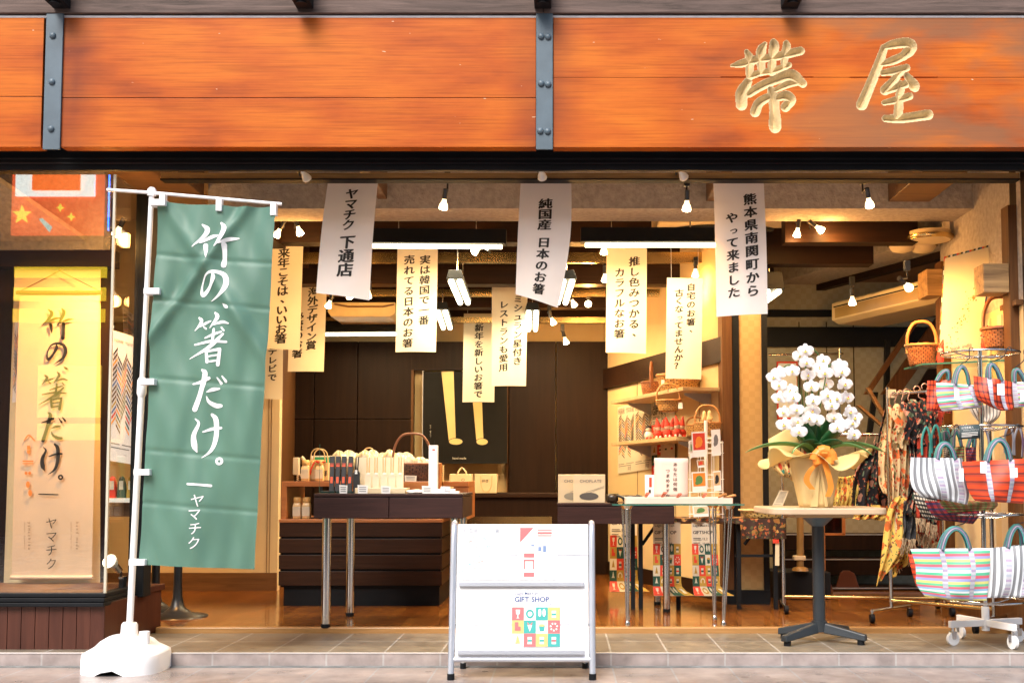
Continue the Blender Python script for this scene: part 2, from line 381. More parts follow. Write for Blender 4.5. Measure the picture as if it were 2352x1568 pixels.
m_wallp2 = checkmat('pale_checked_wallpaper', (.36, .33, .24), (.33, .3, .21), 22)
m_paper = M('white_paper', (.78, .74, .74), .8, var=.02, scale=3, thin=.12)
m_paperw = M('warm_paper', (.82, .77, .63), .8, var=.03, scale=3, thin=.4)
m_white = M('white_plastic', (.8, .81, .83), .35, var=.02)
m_card = M('white_card', (.8, .78, .74), .6, var=.02)
m_ink = M('black_ink', (.012, .011, .011), .6, var=.1)
m_inkw = M('white_ink', (.82, .82, .84), .7, var=.02)
m_inkg = M('grey_ink', (.16, .15, .15), .7, var=.05)
m_chrome = M('chrome', (.62, .62, .62), .13, 1, var=.05)
m_alu = M('silver_frame', (.52, .55, .62), .35, .6, var=.05)
m_brass = M('brass_rail', (.55, .4, .18), .25, 1, var=.08)
m_teal = M('green_flag_cloth', (.095, .21, .165), .5, var=.10, scale=2.2, thin=.22)
m_glass = glassmat('window_glass', (.93, .95, .94), .10)
m_gclear = glassmat('clear_glass', (.86, .95, .9), .03)
m_gside = glassmat('side_glass', (.93, .95, .94), 0, ior=1.22)
m_gedge = M('green_glass_edge', (.05, .16, .12), .1, var=.1)
m_bulb = M('lit_bulb', (1, .9, .7), .4, emit=(1, .8, .5), estr=22, var=0)
m_bulblit = M('glowing_bulb_shell', (.8, .75, .6), .4, emit=(1, .72, .4), estr=2.2, var=0)
m_bulbw = M('white_bulb_shell', (.75, .75, .73), .3, var=.02)
m_tube = M('lit_tube', (1, .95, .85), .4, emit=(1, .86, .55), estr=7, var=0)
m_red = M('red_cloth', (.6, .04, .02), .7, var=.15)
m_redp = M('red_print', (.62, .045, .018), .7, var=.05)
m_pinkp = M('pale_red_print', (.66, .15, .16), .7, var=.05)
m_orange = M('orange_ribbon', (.9, .33, .05), .35, var=.08, thin=.3)
m_greenp = M('dark_green_print', (.008, .065, .045), .7, var=.06)
m_tealp = M('teal_print', (.05, .36, .34), .7, var=.06)
m_ochre = M('ochre_print', (.45, .27, .04), .7, var=.05)
m_bluep = M('blue_print', (.07, .12, .3), .7, var=.05)
m_yellow = M('yellow_wrap', (.78, .62, .26), .5, var=.06, scale=5, thin=.3)
m_pot = M('pale_wrapped_pot', (.62, .46, .2), .5, var=.08, scale=5, bump=.15, bscale=14)
m_petal = M('white_petal', (.88, .87, .9), .55, var=.02, thin=.25)
m_lip = M('yellow_green_lip', (.6, .55, .1), .5, var=.1)
m_leaf = M('orchid_leaf', (.012, .07, .018), .3, var=.25, scale=9)
m_leaf2 = M('long_green_leaf', (.09, .22, .06), .45, var=.2, scale=9)
m_stem = M('green_stem', (.05, .12, .03), .5)
m_wick1 = wickermat('red_brown_wicker', (.28, .09, .025), (.42, .15, .045))
m_wick2 = wickermat('honey_wicker', (.48, .22, .06), (.6, .32, .1))
m_wick3 = wickermat('dark_wicker', (.06, .02, .01), (.13, .05, .022))
m_cane = M('cane', (.42, .19, .06), .5, var=.2, scale=30)
m_caned = M('dark_cane', (.2, .07, .025), .5, var=.2, scale=30)
m_kraft = M('kraft_paper', (.62, .47, .24), .7, var=.04, thin=.15)
m_jar = M('jar_contents', (.72, .5, .22), .35, var=.12, scale=40, coat=.6)
m_jarlid = M('jar_lid', (.6, .36, .12), .4, var=.1)
m_fur = M('dark_wrap', (.02, .02, .022), .6)
m_bamboo = M('bamboo', (.62, .42, .2), .45, var=.1, stretch=(20, 20, 1))
m_phone = M('ivory_plastic', (.62, .56, .44), .35, var=.03)
m_cell = M('clear_cellophane', (.8, .62, .36), .15, var=.4, scale=14, bump=.8, bscale=30, spec=.9, thin=.2)
m_pink = M('pale_pink_sheet', (.8, .64, .56), .6, var=.02, thin=.2)
m_tag = M('price_tag', (.8, .82, .84), .6, var=.02)
STR = [(.75, .78, .8), (.1, .5, .3), (.65, .12, .16), (.3, .32, .62), (.65, .62, .2), (.12, .5, .28), (.62, .14, .18), (.25, .45, .65)]
m_pastel = stripemat('pastel_stripes', STR, 2.6)
m_redstr = stripemat('red_stripes', [(.72, .06, .012), (.72, .06, .012), (.2, .03, .02), (.45, .05, .018)], 6)
m_redchk = stripemat('red_black_checks', [(.72, .07, .015), (.72, .07, .015), (.25, .02, .012)], 5, cross=([(1, 1, 1), (1, 1, 1), (.35, .3, .3)], 9))
m_bw = stripemat('grey_white_stripes', [(.7, .75, .8), (.7, .75, .8), (.19, .2, .22), (.22, .23, .25)], 9, 'u')
m_bw2 = stripemat('taupe_cream_stripes', [(.55, .47, .38), (.5, .42, .33), (.09, .075, .065)], 9, 'u')
m_bchk = stripemat('black_cream_checks', [(.55, .48, .38), (.03, .03, .03)], 6, cross=([(1, 1, 1), (.25, .22, .2)], 9))
m_nchk = stripemat('red_navy_checks', [(.4, .03, .02), (.04, .03, .1), (.25, .02, .05)], 5, cross=([(1, 1, 1), (.35, .4, .6)], 8))
m_gchk = stripemat('green_red_checks', [(.45, .08, .04), (.05, .22, .08), (.45, .36, .1), (.03, .03, .03)], 5, cross=([(1, 1, 1), (.5, .8, .5), (1, .6, .5)], 7))
m_strap = stripemat('striped_webbing', [(.04, .27, .24), (.1, .08, .16), (.24, .24, .28), (.12, .07, .15), (.04, .25, .22)], 1, 'u')
m_yflor = floralmat('yellow_floral', (.72, .5, .11), [((.58, .13, .02), 1, .38), ((.16, .04, .015), 2.0, .26), ((.12, .15, .04), 2.6, .24)])
m_cflor = floralmat('cream_floral', (.68, .52, .28), [((.62, .13, .025), .9, .38), ((.16, .14, .05), 1.8, .3), ((.5, .05, .02), 2.2, .3)])
m_bflor = floralmat('black_floral', (.012, .011, .014), [((.5, .24, .16), .9, .36), ((.1, .15, .09), 1.5, .27), ((.4, .07, .03), 2.0, .28)])
m_rflor = floralmat('red_black_floral', (.4, .035, .015), [((.02, .015, .015), 1.2, .3), ((.03, .02, .015), 2.4, .25)])
m_cloth = floralmat('floral_tablecloth', (.06, .03, .02), [((.5, .25, .06), 1.1, .38), ((.4, .1, .03), 2, .3), ((.08, .09, .03), 2.6, .3)])
m_mflor = floralmat('patchwork_floral', (.66, .48, .2), [((.5, .07, .02), .9, .3), ((.03, .2, .14), 1.3, .28), ((.1, .04, .02), 2.4, .25)])
m_tan = M('grey_tassel', (.35, .25, .15), .8, var=.3, scale=60)
LAMPK = 1.4
# ---------------------------------------------------------------- writing
GL = {}
def glyph(ch, off=0):
    k = (ch, off)
    if k not in GL:
        c = bpy.data.curves.new('g', 'FONT'); c.body = ch; c.resolution_u = 3; c.offset = off
        o = bpy.data.objects.new('g', c); COL.objects.link(o)
        dg = bpy.context.evaluated_depsgraph_get(); me = bpy.data.meshes.new_from_object(o.evaluated_get(dg))
        GL[k] = ([(v.co.x, v.co.y) for v in me.vertices], [tuple(p.vertices) for p in me.polygons])
        bpy.data.objects.remove(o); bpy.data.curves.remove(c); bpy.data.meshes.remove(me)
    return GL[k]
def put(mb, ch, P, uc, vc, su, sv, d=.0015, off=.004, shear=.1, rot=0, bold=0):     # one character centred at (uc, vc) of a mapped sheet
    vs, fs = glyph(ch, off)
    cxo = .5 if ord(ch) > 255 else (max(v[0] for v in vs)+min(v[0] for v in vs))/2 if vs else .3
    out = []; flat = []
    for x, y in vs:
        x, y = x-cxo, y-.38+shear*(x-cxo)
        if rot: x, y = y, -x
        out.append(P(uc+x*su, vc-y*sv, d)); flat.append((x, y))
    mb.add(out, fs)
    if bold:
        for q_, (bx, by) in enumerate(((bold, .3*bold), (.5*bold, -.25*bold))): mb.add([P(uc+(x_+bx)*su, vc-(y_+by)*sv, d+.0003*(q_+1)) for x_, y_ in flat], fs)
def column(mb, s, P, u, v0, dv, su, asp, **k):     # vertical writing; asp = sheet width / height
    for i, ch in enumerate(s):
        if ch == ' ': continue
        du, dvv = (.32*su, -.25*dv) if ch in '、。' else (.12*su, 0) if ch in 'っ' else (0, 0)
        s2 = su*(.75 if ch in 'っ' else 1)
        put(mb, ch, P, u+du, v0+dv*i+dvv, s2, s2*asp*.88, **k)
def line(mb, s, P, u0, vc, su, asp, adv=None, **k):   # horizontal writing, u0 = left edge
    u = u0
    for ch in s:
        if ch == ' ': u += su*.3; continue
        vs, fs = glyph(ch, k.get('off', .004))
        w = max(v[0] for v in vs)
        put(mb, ch, P, u+su*w/2, vc, su, su*asp, **k); u += su*(w+.06) if adv is None else adv
    return u
def ribbon(mb, pts, mp, n=6):                       # a brush stroke through (x, y, width)
    Q = catmull([Vector(p) for p in pts], n)
    L, R = [], []
    for i, q in enumerate(Q):
        d = Q[min(i+1, len(Q)-1)]-Q[max(i-1, 0)]; d.z = 0
        d = d.normalized() if d.length > 1e-6 else Vector((1, 0, 0))
        nrm = Vector((-d.y, d.x, 0))*max(q.z, 1)/2
        L.append(q+nrm); R.append(q-nrm)
    fs = []; m = len(Q)
    vs = [mp(p.x, p.y) for p in L]+[mp(p.x, p.y) for p in R]
    for i in range(m-1): fs.append((i, i+1, m+i+1, m+i))
    mb.add(vs, fs)
    for e, q in ((0, Q[0]), (-1, Q[-1])):           # rounded ends
        r = max(q.z, 1)/2*.95
        mb.add([mp(q.x+r*math.cos(t*PI/5), q.y+r*math.sin(t*PI/5)) for t in range(10)], [tuple(range(10))])
BRUSH = {
'竹': [[(1862,488,16),(1905,530,46),(1880,590,38),(1775,695,7)], [(1842,655,14),(1940,607,34),(2008,594,18)], [(1892,682,44),(1902,740,36),(1906,795,7)],
      [(2040,478,22),(2066,525,46),(2032,610,36),(1980,690,10)], [(2015,662,14),(2110,622,34),(2190,612,12)], [(2062,672,46),(2062,780,38),(2052,862,48)]],
'の': [[(1965,935,14),(1968,985,40),(1930,1060,30),(1868,1130,38),(1845,1115,30),(1852,1040,14),(1892,957,18),(1970,926,28),(2058,950,42),(2086,1030,48),(2052,1115,36),(1940,1195,4)]],
'、': [[(2058,1222,5),(2085,1246,30),(2106,1258,26)]],
'箸': [[(1818,1342,20),(1842,1378,36),(1776,1460,6)], [(1822,1425,10),(1880,1400,26),(1940,1378,12)], [(1866,1428,14),(1892,1448,18)],
      [(1980,1302,18),(2002,1345,38),(1930,1442,8)], [(1958,1415,10),(2050,1390,28),(2112,1404,12)], [(2046,1440,16),(2068,1468,18)],
      [(1880,1532,14),(1960,1505,24),(2044,1480,18)], [(1972,1455,24),(1966,1510,30),(1956,1580,26)], [(1782,1592,16),(1930,1566,26),(2092,1574,20)],
      [(2062,1500,20),(1950,1600,38),(1735,1724,6)], [(1893,1648,26),(1905,1755,30)], [(1895,1658,18),(2030,1640,28)], [(2032,1640,30),(2008,1780,36)], [(1912,1703,16),(2005,1692,16)], [(1912,1752,18),(2000,1742,18)]],
'だ': [[(1858,1826,18),(1888,1868,50),(1842,2035,44),(1790,2190,46)], [(1773,1956,14),(1850,1935,30),(1926,1904,30)], [(1902,2030,10),(1960,2008,34),(2018,2000,16)],
      [(1900,2072,10),(1922,2120,30),(1985,2155,42),(2036,2158,32)], [(1998,1898,10),(2034,1950,28)], [(2044,1884,12),(2082,1934,28)]],
'け': [[(1795,2275,10),(1828,2320,26),(1782,2425,44),(1788,2520,56),(1812,2582,10)], [(1868,2396,14),(1950,2368,28),(2038,2360,22)], [(1945,2236,26),(1984,2290,50),(1986,2440,46),(1946,2560,32),(1855,2634,4)]],
}
def brush(mb, mp):
    for st in BRUSH.values():
        for s in st: ribbon(mb, s, mp)
    cx, cy = 2022, 2665
    ring = [(cx+r*math.cos(2*PI*k/20), cy+r*math.sin(2*PI*k/20)) for r in (36, 13) for k in range(20)]
    mb.add([mp(*p) for p in ring], [(k, (k+1) % 20, 20+(k+1) % 20, 20+k) for k in range(20)])
def quadmap(tl, tr, br, bl, Y, bow=0, wav=0, bell=0):  # sheet spanned by four pixels; bow bends it in depth, bell swells the right edge
    A, B, C, D = [at(*p, Y) for p in (tl, tr, br, bl)]
    def P(u, v, d=0):
        p = (A*(1-u)+B*u)*(1-v)+(D*(1-u)+C*u)*v
        y = bow*math.sin(PI*v)+wav*math.sin(5.2*u+2.2*v)*v
        return Vector((p.x+bell*math.sin(PI*v)*u, p.y+y-d, p.z))
    P.w = ((B-A).length+(C-D).length)/2; P.h = ((D-A).length+(C-B).length)/2
    return P
def wallmap(o, du, dv, nrm):                        # sheet at origin o (top left) with edge vectors and outward normal
    o, du, dv, nrm = Vector(o), Vector(du), Vector(dv), Vector(nrm).normalized()
    def P(u, v, d=0): return o+du*u+dv*v+nrm*d
    P.w = du.length; P.h = dv.length
    return P
def poly(mb, P, pts, d): mb.add([P(u, v, d) for u, v in pts], [tuple(range(len(pts)))])
def rect(mb, P, u0, v0, u1, v1, d):
    n = max(1, int(abs(v1-v0)/.06))
    for i in range(n):
        a, b = v0+(v1-v0)*i/n, v0+(v1-v0)*(i+1)/n
        poly(mb, P, [(u0, a), (u0, b), (u1, b), (u1, a)], d)
def disc(mb, P, uc, vc, ru, rv, d, n=12, a0=0): poly(mb, P, [(uc+ru*math.cos(a0+2*PI*k/n), vc-rv*math.sin(a0+2*PI*k/n)) for k in range(n)], d)
def sheetobj(name, P, mat, parent=None, nu=4, nv=14, **tags):
    return MB().sheet(lambda u, v: P(u, v, 0), nu, nv).build(name, mat, parent, **tags)
STRM = None
def stick_print(parent, P, u0, v0, u1, v1):          # slanting rows of coloured chopsticks
    mb = MB(); rr = random.Random(3)
    mats = [m_ochre, m_redp, m_ink, m_greenp, m_brown, m_bluep, m_orange]
    cols = 5; cw = (u1-u0)/cols
    for c in range(cols):
        a = u0+c*cw; sl = .06 if c % 2 else -.06
        if c in (2, 4): sl *= 2
        n = 17
        for k in range(n):
            v = v0+(v1-v0)*(k+.2)/n; h = (v1-v0)/n*.5
            if v+h+abs(sl) > v1 or v-abs(sl) < v0-.02: continue
            mb.mi = rr.choice([0, 4, 4, 2, 1, 2, 3, 5, 6, 4])
            poly(mb, P, [(a+.005, v), (a+.005, v+h), (a+cw*.98, v+h+sl), (a+cw*.98, v+sl)], .002)
    return mb.build('stick_print', mats, parent)
GRID = ['R', 'C', 'G', 'O', 'O', 'G', 'C', 'R', 'C', 'R', 'O', 'G', 'G', 'O', 'R', 'O']
def gift_print(parent, P, rows=4, pale=False, vg=.33):
    asp = P.w/P.h; tx = MB(); d = .0016; kw = dict(shear=0, off=.004, d=d)
    if pale:
        line(tx, 'Lago Makkah', P, .06, .06, .085, asp, **kw); line(tx, 'GIFT SHOP', P, .05, .165, .145, asp, bold=.05, **kw); line(tx, '12.2  12.25', P, .5, .265, .075, asp, **kw)
    else:
      line(tx, 'Lago Makkah', P, .06, .06, .125, asp, **kw); kw['off'] = .004; kw['bold'] = .03
      line(tx, 'GIFTSHOP', P, .05, .15, .17, asp, **kw)
      kw['off'] = .004; kw['bold'] = .015; line(tx, '12.2', P, .42, .235, .13, asp, **kw); line(tx, '12.25', P, .42, .30, .13, asp, **kw)
      for v, w in ((.225, .3), (.245, .33), (.285, .25), (.31, .32)): rect(tx, P, .06, v, .06+w, v+.008, d)
    tx.build('lettering', m_bluep if pale else m_ink, parent)
    g = MB(); ic = MB(); mats = [m_pinkp, m_tealp, m_yellow, m_card] if pale else [m_redp, m_greenp, m_ochre, m_paperw]
    imats = mats
    h = (1-vg)/rows
    for r in range(rows):
        for c in range(4):
            t = GRID[(r*4+c) % 16]; i = 'RGOC'.index(t); g.mi = i
            u, v = c*.25, vg+r*h
            if t != 'C': rect(g, P, u, v, u+.25, v+h, .0012)
            ic.mi = 3 if t != 'C' else (r+c) % 3
            uc, vc, k = u+.125, v+h/2, (r*4+c) % 16; D = .0022
            e = h/.25
            if k == 0:
                poly(ic, P, [(uc-.045, vc-.08*e), (uc-.035, vc), (uc-.01, vc+.02*e), (uc-.01, vc+.07*e), (uc-.04, vc+.085*e), (uc+.04, vc+.085*e), (uc+.01, vc+.07*e), (uc+.01, vc+.02*e), (uc+.035, vc), (uc+.045, vc-.08*e)], D)
            elif k in (1, 7, 13):
                n = 14
                for q in range(n):
                    if k == 7 and q % 2: continue
                    a, b = 2*PI*q/n, 2*PI*(q+1)/n
                    poly(ic, P, [(uc+ru*math.cos(t_), vc-ru*e*math.sin(t_)) for ru, t_ in ((.085, a), (.085, b), (.05, b), (.05, a))], D)
            elif k == 2:
                for sgn in (-1, 1): disc(ic, P, uc+sgn*.045, vc-.02*e, .035, .08*e, D, 7, .4)
            elif k in (8, 12):
                for q in range(3): poly(ic, P, [(uc, vc-.1*e+q*.04*e), (uc-.03-.015*q, vc-.02*e+q*.04*e), (uc+.03+.015*q, vc-.02*e+q*.04*e)], D+.0003*q)
            elif k == 4:
                ic.mi = 0; poly(ic, P, [(uc-.06, vc-.09*e), (uc-.06, vc+.07*e), (uc+.06, vc+.07*e), (uc+.06, vc), (uc+.01, vc-.01*e), (uc+.01, vc-.09*e)], D)
            elif k == 5:
                poly(ic, P, [(uc-.05, vc-.04*e), (uc, vc+.09*e), (uc+.05, vc-.04*e)], D); ic.mi = 0
                poly(ic, P, [(uc-.06, vc-.1*e), (uc-.03, vc-.02*e), (uc-.01, vc-.05*e)], D); poly(ic, P, [(uc+.06, vc-.1*e), (uc+.01, vc-.05*e), (uc+.03, vc-.02*e)], D)
            elif k == 6:
                ic.mi = 1; poly(ic, P, [(uc-.06, vc-.02*e), (uc-.045, vc+.08*e), (uc+.045, vc+.08*e), (uc+.06, vc-.02*e)], D); ic.mi = 2; disc(ic, P, uc, vc-.03*e, .06, .025*e, D+.0004)
            else:
                rect(ic, P, uc-.045, vc-.06*e, uc+.045, vc+.075*e, D); ic.mi = 1 if t != 'G' else 0; rect(ic, P, uc-.045, vc-.01*e, uc+.045, vc+.03*e, D+.0005)
    g.build('colour_squares', mats, parent); ic.build('pictogram', imats, parent)
# ================================================================ SETTING
YS, YF, YW = 5.96, 6.72, 6.08                       # step front, wooden floor edge, shop-window plane
m_pave = brickmat('pavement_tile', (.28, .24, .225), (.33, .28, .26), (.3, .3, .31), .6, .3, .5, .005, .24, rot=PI/2, rnoise=.08, bump=.2, loc=(.1, .05, 0), grain=(1.2, 1.2, 1))
m_step = brickmat('step_tile', (.175, .145, .11), (.215, .178, .13), (.36, .34, .31), .295, .42, 0, .005, .38, rnoise=.1, loc=(.05, -.04, 0), bump=.2)
m_riser = brickmat('riser_tile', (.31, .26, .25), (.345, .29, .275), (.4, .37, .36), .295, .3, 0, .005, .45, plane='XZ', loc=(.05, .1, 0))
m_floor = brickmat('oiled_floorboards', (.17, .056, .012), (.27, .1, .02), (.05, .018, .005), .9, .075, .37, .0022, .13, rot=PI/2, grain=(22, 1.2, 1), rnoise=.05, bump=.1, dist=.001)
MB().box(-14, 14, -14, 6.02, -.2, 0).build('pavement', m_pave, kind='structure', label='brown glossy paving tiles of the street in front of the shop')
st = MB(); st.mi = 0; st.box(-9, 9, YS+.012, 6.75, -.1, .068); st.mi = 1; st.box(-9, 9, YS, YS+.012, -.1, .066)
st.mi = 2; st.box(-9, 9, YS-.003, YS+.016, .066, .0705)
st.build('entrance_step', [m_step, m_riser, M('worn_nosing', (.5, .48, .47), .5)], kind='structure', label='low tiled step along the shop entrance')
MB().box(-9, 9, 5.925, YS, -.05, .004).build('gutter_strip', M('gutter_grout', (.17, .18, .18), .8, var=.3, scale=12), kind='structure', label='dark joint between pavement and step')
MB().box(-4.6, 4.6, YF+.05, 11.2, -.1, .1).build('wooden_floor', m_floor, kind='structure', label='glossy orange floorboards of the shop')
MB().box(-2.39, 4.6, YF, YF+.05, -.1, .103).build('floor_nosing', woodmat('nosing_wood', (.3, .15, .045), (.42, .22, .08), 'X', .35), kind='structure', bev=.006, label='pale wooden nosing at the floor edge')
def slab(name, pts, z0, z1, mat, label, **k):        # vertical wall through plan points with thickness to the back
    mb = MB()
    for (xa, ya), (xb, yb), in zip(pts, pts[1:]):
        d = Vector((xb-xa, yb-ya, 0)).normalized(); n = Vector((-d.y, d.x, 0))*k.get('th', .08)
        mb.hexa([(xa, ya, z0), (xb, yb, z0), (xb, yb, z1), (xa, ya, z1)], [(xa+n.x, ya+n.y, z0), (xb+n.x, yb+n.y, z0), (xb+n.x, yb+n.y, z1), (xa+n.x, ya+n.y, z1)])
    return mb.build(name, mat, kind='structure', label=label)
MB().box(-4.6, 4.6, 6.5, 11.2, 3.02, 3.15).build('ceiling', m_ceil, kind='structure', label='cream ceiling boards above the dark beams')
slab('rear_wall', [(-3.6, 10.6), (4.6, 10.6)], .1, 3.02, m_cream, 'cream wall at the back of the shop')
slab('left_side_wall', [(-3.8, 6.2), (-3.8, 11)], 0, 3.02, m_cream, 'cream wall at the left end of the shop')
# left rear wall with cream boards
LY = 8.95
mb = MB(); mb.box(-3.7, -2.24, LY, LY+.08, .1, 3.02); mb.mi = 1; mb.box(-3.7, -2.24, LY-.02, LY, .1, .24)
for px in (1024+.4355*125, 1024+.4355*150): mb.box(at(px*.5742, 900, LY).x-.004, at(px*.5742, 900, LY).x, LY-.004, LY, .24, 2.3)
mb.box(-3.7, -2.2, LY-.03, LY, 1.98, 2.2)
mb.build('left_rear_wall', [m_creamw, m_brownx], kind='structure', label='cream panelled wall behind the green flag')
slab('left_return_wall', [(-2.24, LY+.02), (-2.5, 10.6)], .1, 3.02, m_brown, 'brown return wall beside the till')
# oblique wall with the shelves, and the checked column at its end
A0, A1 = Vector((.40, 10.5, 0)), Vector((1.17, 8.02, 0))
ob = (A1-A0).normalized(); on = Vector((ob.y, -ob.x, 0))   # normal towards the room
if on.x > 0: on = -on
mb = MB()
def oblique(mb, t0, t1, z0, z1, d0, d1):             # box along the oblique wall, d = distance out into the room
    L = (A1-A0).length
    a, b = A0+ob*t0*L, A0+ob*t1*L
    mb.hexa([a+on*d0+Vector((0, 0, z0)), b+on*d0+Vector((0, 0, z0)), b+on*d0+Vector((0, 0, z1)), a+on*d0+Vector((0, 0, z1))],
            [a+on*d1+Vector((0, 0, z0)), b+on*d1+Vector((0, 0, z0)), b+on*d1+Vector((0, 0, z1)), a+on*d1+Vector((0, 0, z1))])
oblique(mb, -.06, 1, .1, 3.02, -.06, 0)
mb.mi = 1; oblique(mb, 0, 1, 1.80, 1.98, 0, .04); oblique(mb, 0, 1, .1, .22, 0, .02)
mb.mi = 2; oblique(mb, .30, .303, .22, 1.8, 0, .002); oblique(mb, .62, .623, .22, 1.8, 0, .002); oblique(mb, .8, .803, .22, 1.8, 0, .002)
mb.build('shelf_wall', [m_cream, m_dark, m_brown], kind='structure', label='cream wall with a dark picture rail carrying the shelves')
CYY = 8.0
mb = MB()
for (a, b, i, y) in ((1666, 1682, 1, CYY-.02), (1682, 1699, 2, CYY-.01), (1699, 1751, 0, CYY), (1751, 1764, 2, CYY-.012)):
    mb.mi = i; x0, x1 = at(a, 1000, CYY).x, at(b, 1000, CYY).x
    if a == 1666: x0 -= .02
    mb.box(x0, x1, y, CYY+.25, .1, 2.75)
mb.mi = 2; mb.box(at(1666, 1000, CYY).x, at(1764, 1000, CYY).x, CYY-.03, CYY-.021, .1, .2)
mb.build('checked_column', [m_wallp, m_brown, m_black], kind='structure', label='checked wallpaper column between dark posts')
slab('column_return_wall', [(at(1764, 1000, CYY).x, CYY+.2), (.75, 10.6)], .1, 3.02, m_wallp, 'wall behind the column')
# right wing
RY = 9.6
mb = MB(); mb.box(.95, 4.2, RY, RY+.08, .1, 3.02); mb.mi = 1
z0, z1 = at(1900, 797, RY).z, at(1900, 752, RY).z
mb.box(.95, 4.2, RY-.04, RY, z0, z1); mb.box(.95, 4.2, RY-.02, RY, at(1900, 728, RY).z, at(1900, 712, RY).z)
mb.mi = 2
for px in (1837, 1900, 1962): mb.box(at(px, 900, RY).x-.004, at(px, 900, RY).x+.004, RY-.003, RY, 1, 2.3)
mb.build('right_rear_wall', [m_wallp2, m_black, m_dark], kind='structure', label='grey checked wall behind the staircase')
RW0, RW1 = Vector((2.62, 6.5, 0)), Vector((2.64, 9.6, 0))
rdir = (RW1-RW0).normalized(); rn = Vector((-rdir.y, rdir.x, 0))
if rn.x > 0: rn = -rn
def rwall(mb, t0, t1, z0, z1, d0, d1):
    L = (RW1-RW0).length; a, b = RW0+rdir*t0*L, RW0+rdir*t1*L
    mb.hexa([a+rn*d0+Vector((0, 0, z0)), b+rn*d0+Vector((0, 0, z0)), b+rn*d0+Vector((0, 0, z1)), a+rn*d0+Vector((0, 0, z1))],
            [a+rn*d1+Vector((0, 0, z0)), b+rn*d1+Vector((0, 0, z0)), b+rn*d1+Vector((0, 0, z1)), a+rn*d1+Vector((0, 0, z1))])
mb = MB(); rwall(mb, -.02, .44, .1, 1.99, -.05, 0); mb.mi = 1; rwall(mb, -.02, .44, 1.99, 3.02, -.05, 0)
mb.mi = 2; rwall(mb, .38, .42, .1, 2.45, 0, .06); rwall(mb, 0, .035, .1, 2.55, 0, .05); rwall(mb, .035, .38, .1, .32, 0, .03)
mb.mi = 3; rwall(mb, .05, .1, .4, 1.95, 0, .012); rwall(mb, .14, .36, .4, 1.95, 0, .012)
mb.mi = 2; rwall(mb, -.02, .06, 1.96, 1.99, 0, .04)
mb.build('right_wall', [m_cream, m_stucco, m_brown, m_creamw], kind='structure', label='right wall with cream boards below rough stucco')
mb = MB(); mb.box(2.62, 4.6, 6.35, 6.6, 0, 3.3); mb.build('right_jamb', m_dark, kind='structure', label='dark timber jamb at the right edge of the opening')

# ================================================================ STUCCO BEAM, TIMBER, CEILING
YB = 7.2
za, zb = at(1300, 479, YB).z, at(1300, 400, YB).z+.3
mb = MB()
for i in range(1): mb.box(at(478, 450, YB).x, 2.64, YB, YB+.36, za, zb)
mb.build('stucco_beam', m_stucco, cat='beam', label='rough grey stucco beam across the ceiling behind the spot rail')
for (x0, y0, x1, y1, lab) in ((2040, 400, 2133, 464, 'wide brown timber beam end above the right spotlights'), (868, 400, 890, 458, 'narrow timber block beside the left white banner'),
                        (1622, 400, 1645, 463, 'narrow timber block beside the right white banner'), (330, 400, 470, 452, 'wide brown timber beam end above the green flag')):
    a, b = at(x0, y1, YB), at(x1, y0, YB)
    MB().box(a.x, b.x, 6.5, YB-.003, a.z, b.z+.2).build('timber_beam', m_brownx, cat='beam', label=lab, bev=.004)
SB = [at(1784, 647, 9.5), at(2219, 508, 7.3)]
p, q = Vector((1.78, 9.55, 2.62)), Vector((2.6, 7.57, 2.62))
dd = (q-p).normalized(); nn = Vector((-dd.y, dd.x, 0)); nn = nn if nn.x > 0 else -nn
w = nn*.36; up = Vector((0, 0, .42))
MB().hexa([p, q, q+w, p+w], [p+up, q+up, q+w+up, p+w+up]).build('stucco_side_beam', m_stucco, cat='beam', label='oblique stucco beam running back along the right ceiling')
p2, q2 = p+w+Vector((0, 0, .02)), q+w+Vector((0, 0, .02)); w2 = nn*1.2; up = Vector((0, 0, .06))
MB().hexa([p2, q2, q2+w2, p2+w2], [p2+up, q2+up, q2+w2+up, p2+w2+up]).build('side_soffit', woodmat('soffit_board', (.2, .1, .04), (.28, .15, .06), 'Y', .5), kind='structure', label='brown lowered ceiling over the right wing')
mb = MB(); d = Vector((0, 0, .08)); w3 = nn*.07
mb.hexa([p2-d*.9, q2-d*.9, q2-d*.9+w3, p2-d*.9+w3], [p2, q2, q2+w3, p2+w3]); mb.build('edge_batten', m_dark, cat='beam', label='dark batten along the edge of the lowered right ceiling')
# dark ceiling beams and lighter rails between them
bi = 0
for Y, ztop, ylo, x0, x1, lab in ((7.95, 2.9, 556, -2.2, .62, 'dark ceiling beam just behind the front tube lamps'), (8.85, 2.85, 652, -2.2, 1.65, 'dark ceiling beam above the middle hanging papers'),
                         (9.7, 2.8, 706, -2.2, .9, 'dark ceiling beam before the rear wall'), (10.35, 2.6, 738, -2.2, .6, 'rearmost dark ceiling beam over the wall cupboards')):
    MB().box(x0, x1, Y, Y+.16, at(1295, ylo, Y).z, ztop).build('ceiling_beam', m_dark, cat='beam', label=lab, group='dark ceiling beams', bev=.004)
for Y, y0, y1, x0, x1, lab in ((8.45, 579, 603, -2.2, 1.3, 'front brass coloured ceiling rail'), (9.25, 664, 680, -2.2, 1.0, 'second brass coloured ceiling rail'), (9.95, 728, 741, -2.2, .8, 'third and rearmost brass coloured ceiling rail')):
    MB().box(x0, x1, Y, Y+.05, at(1295, y1, Y).z, at(1295, y0, Y).z).build('ceiling_rail', m_brass, cat='rail', label=lab, group='ceiling rails')
mb = MB(); mb.box(-2.2, -2.0, 7.6, 10.5, 2.62, 2.95); mb.build('ceiling_beam', m_dark, cat='beam', label='dark ceiling beam running back along the left wall', group='dark ceiling beams')
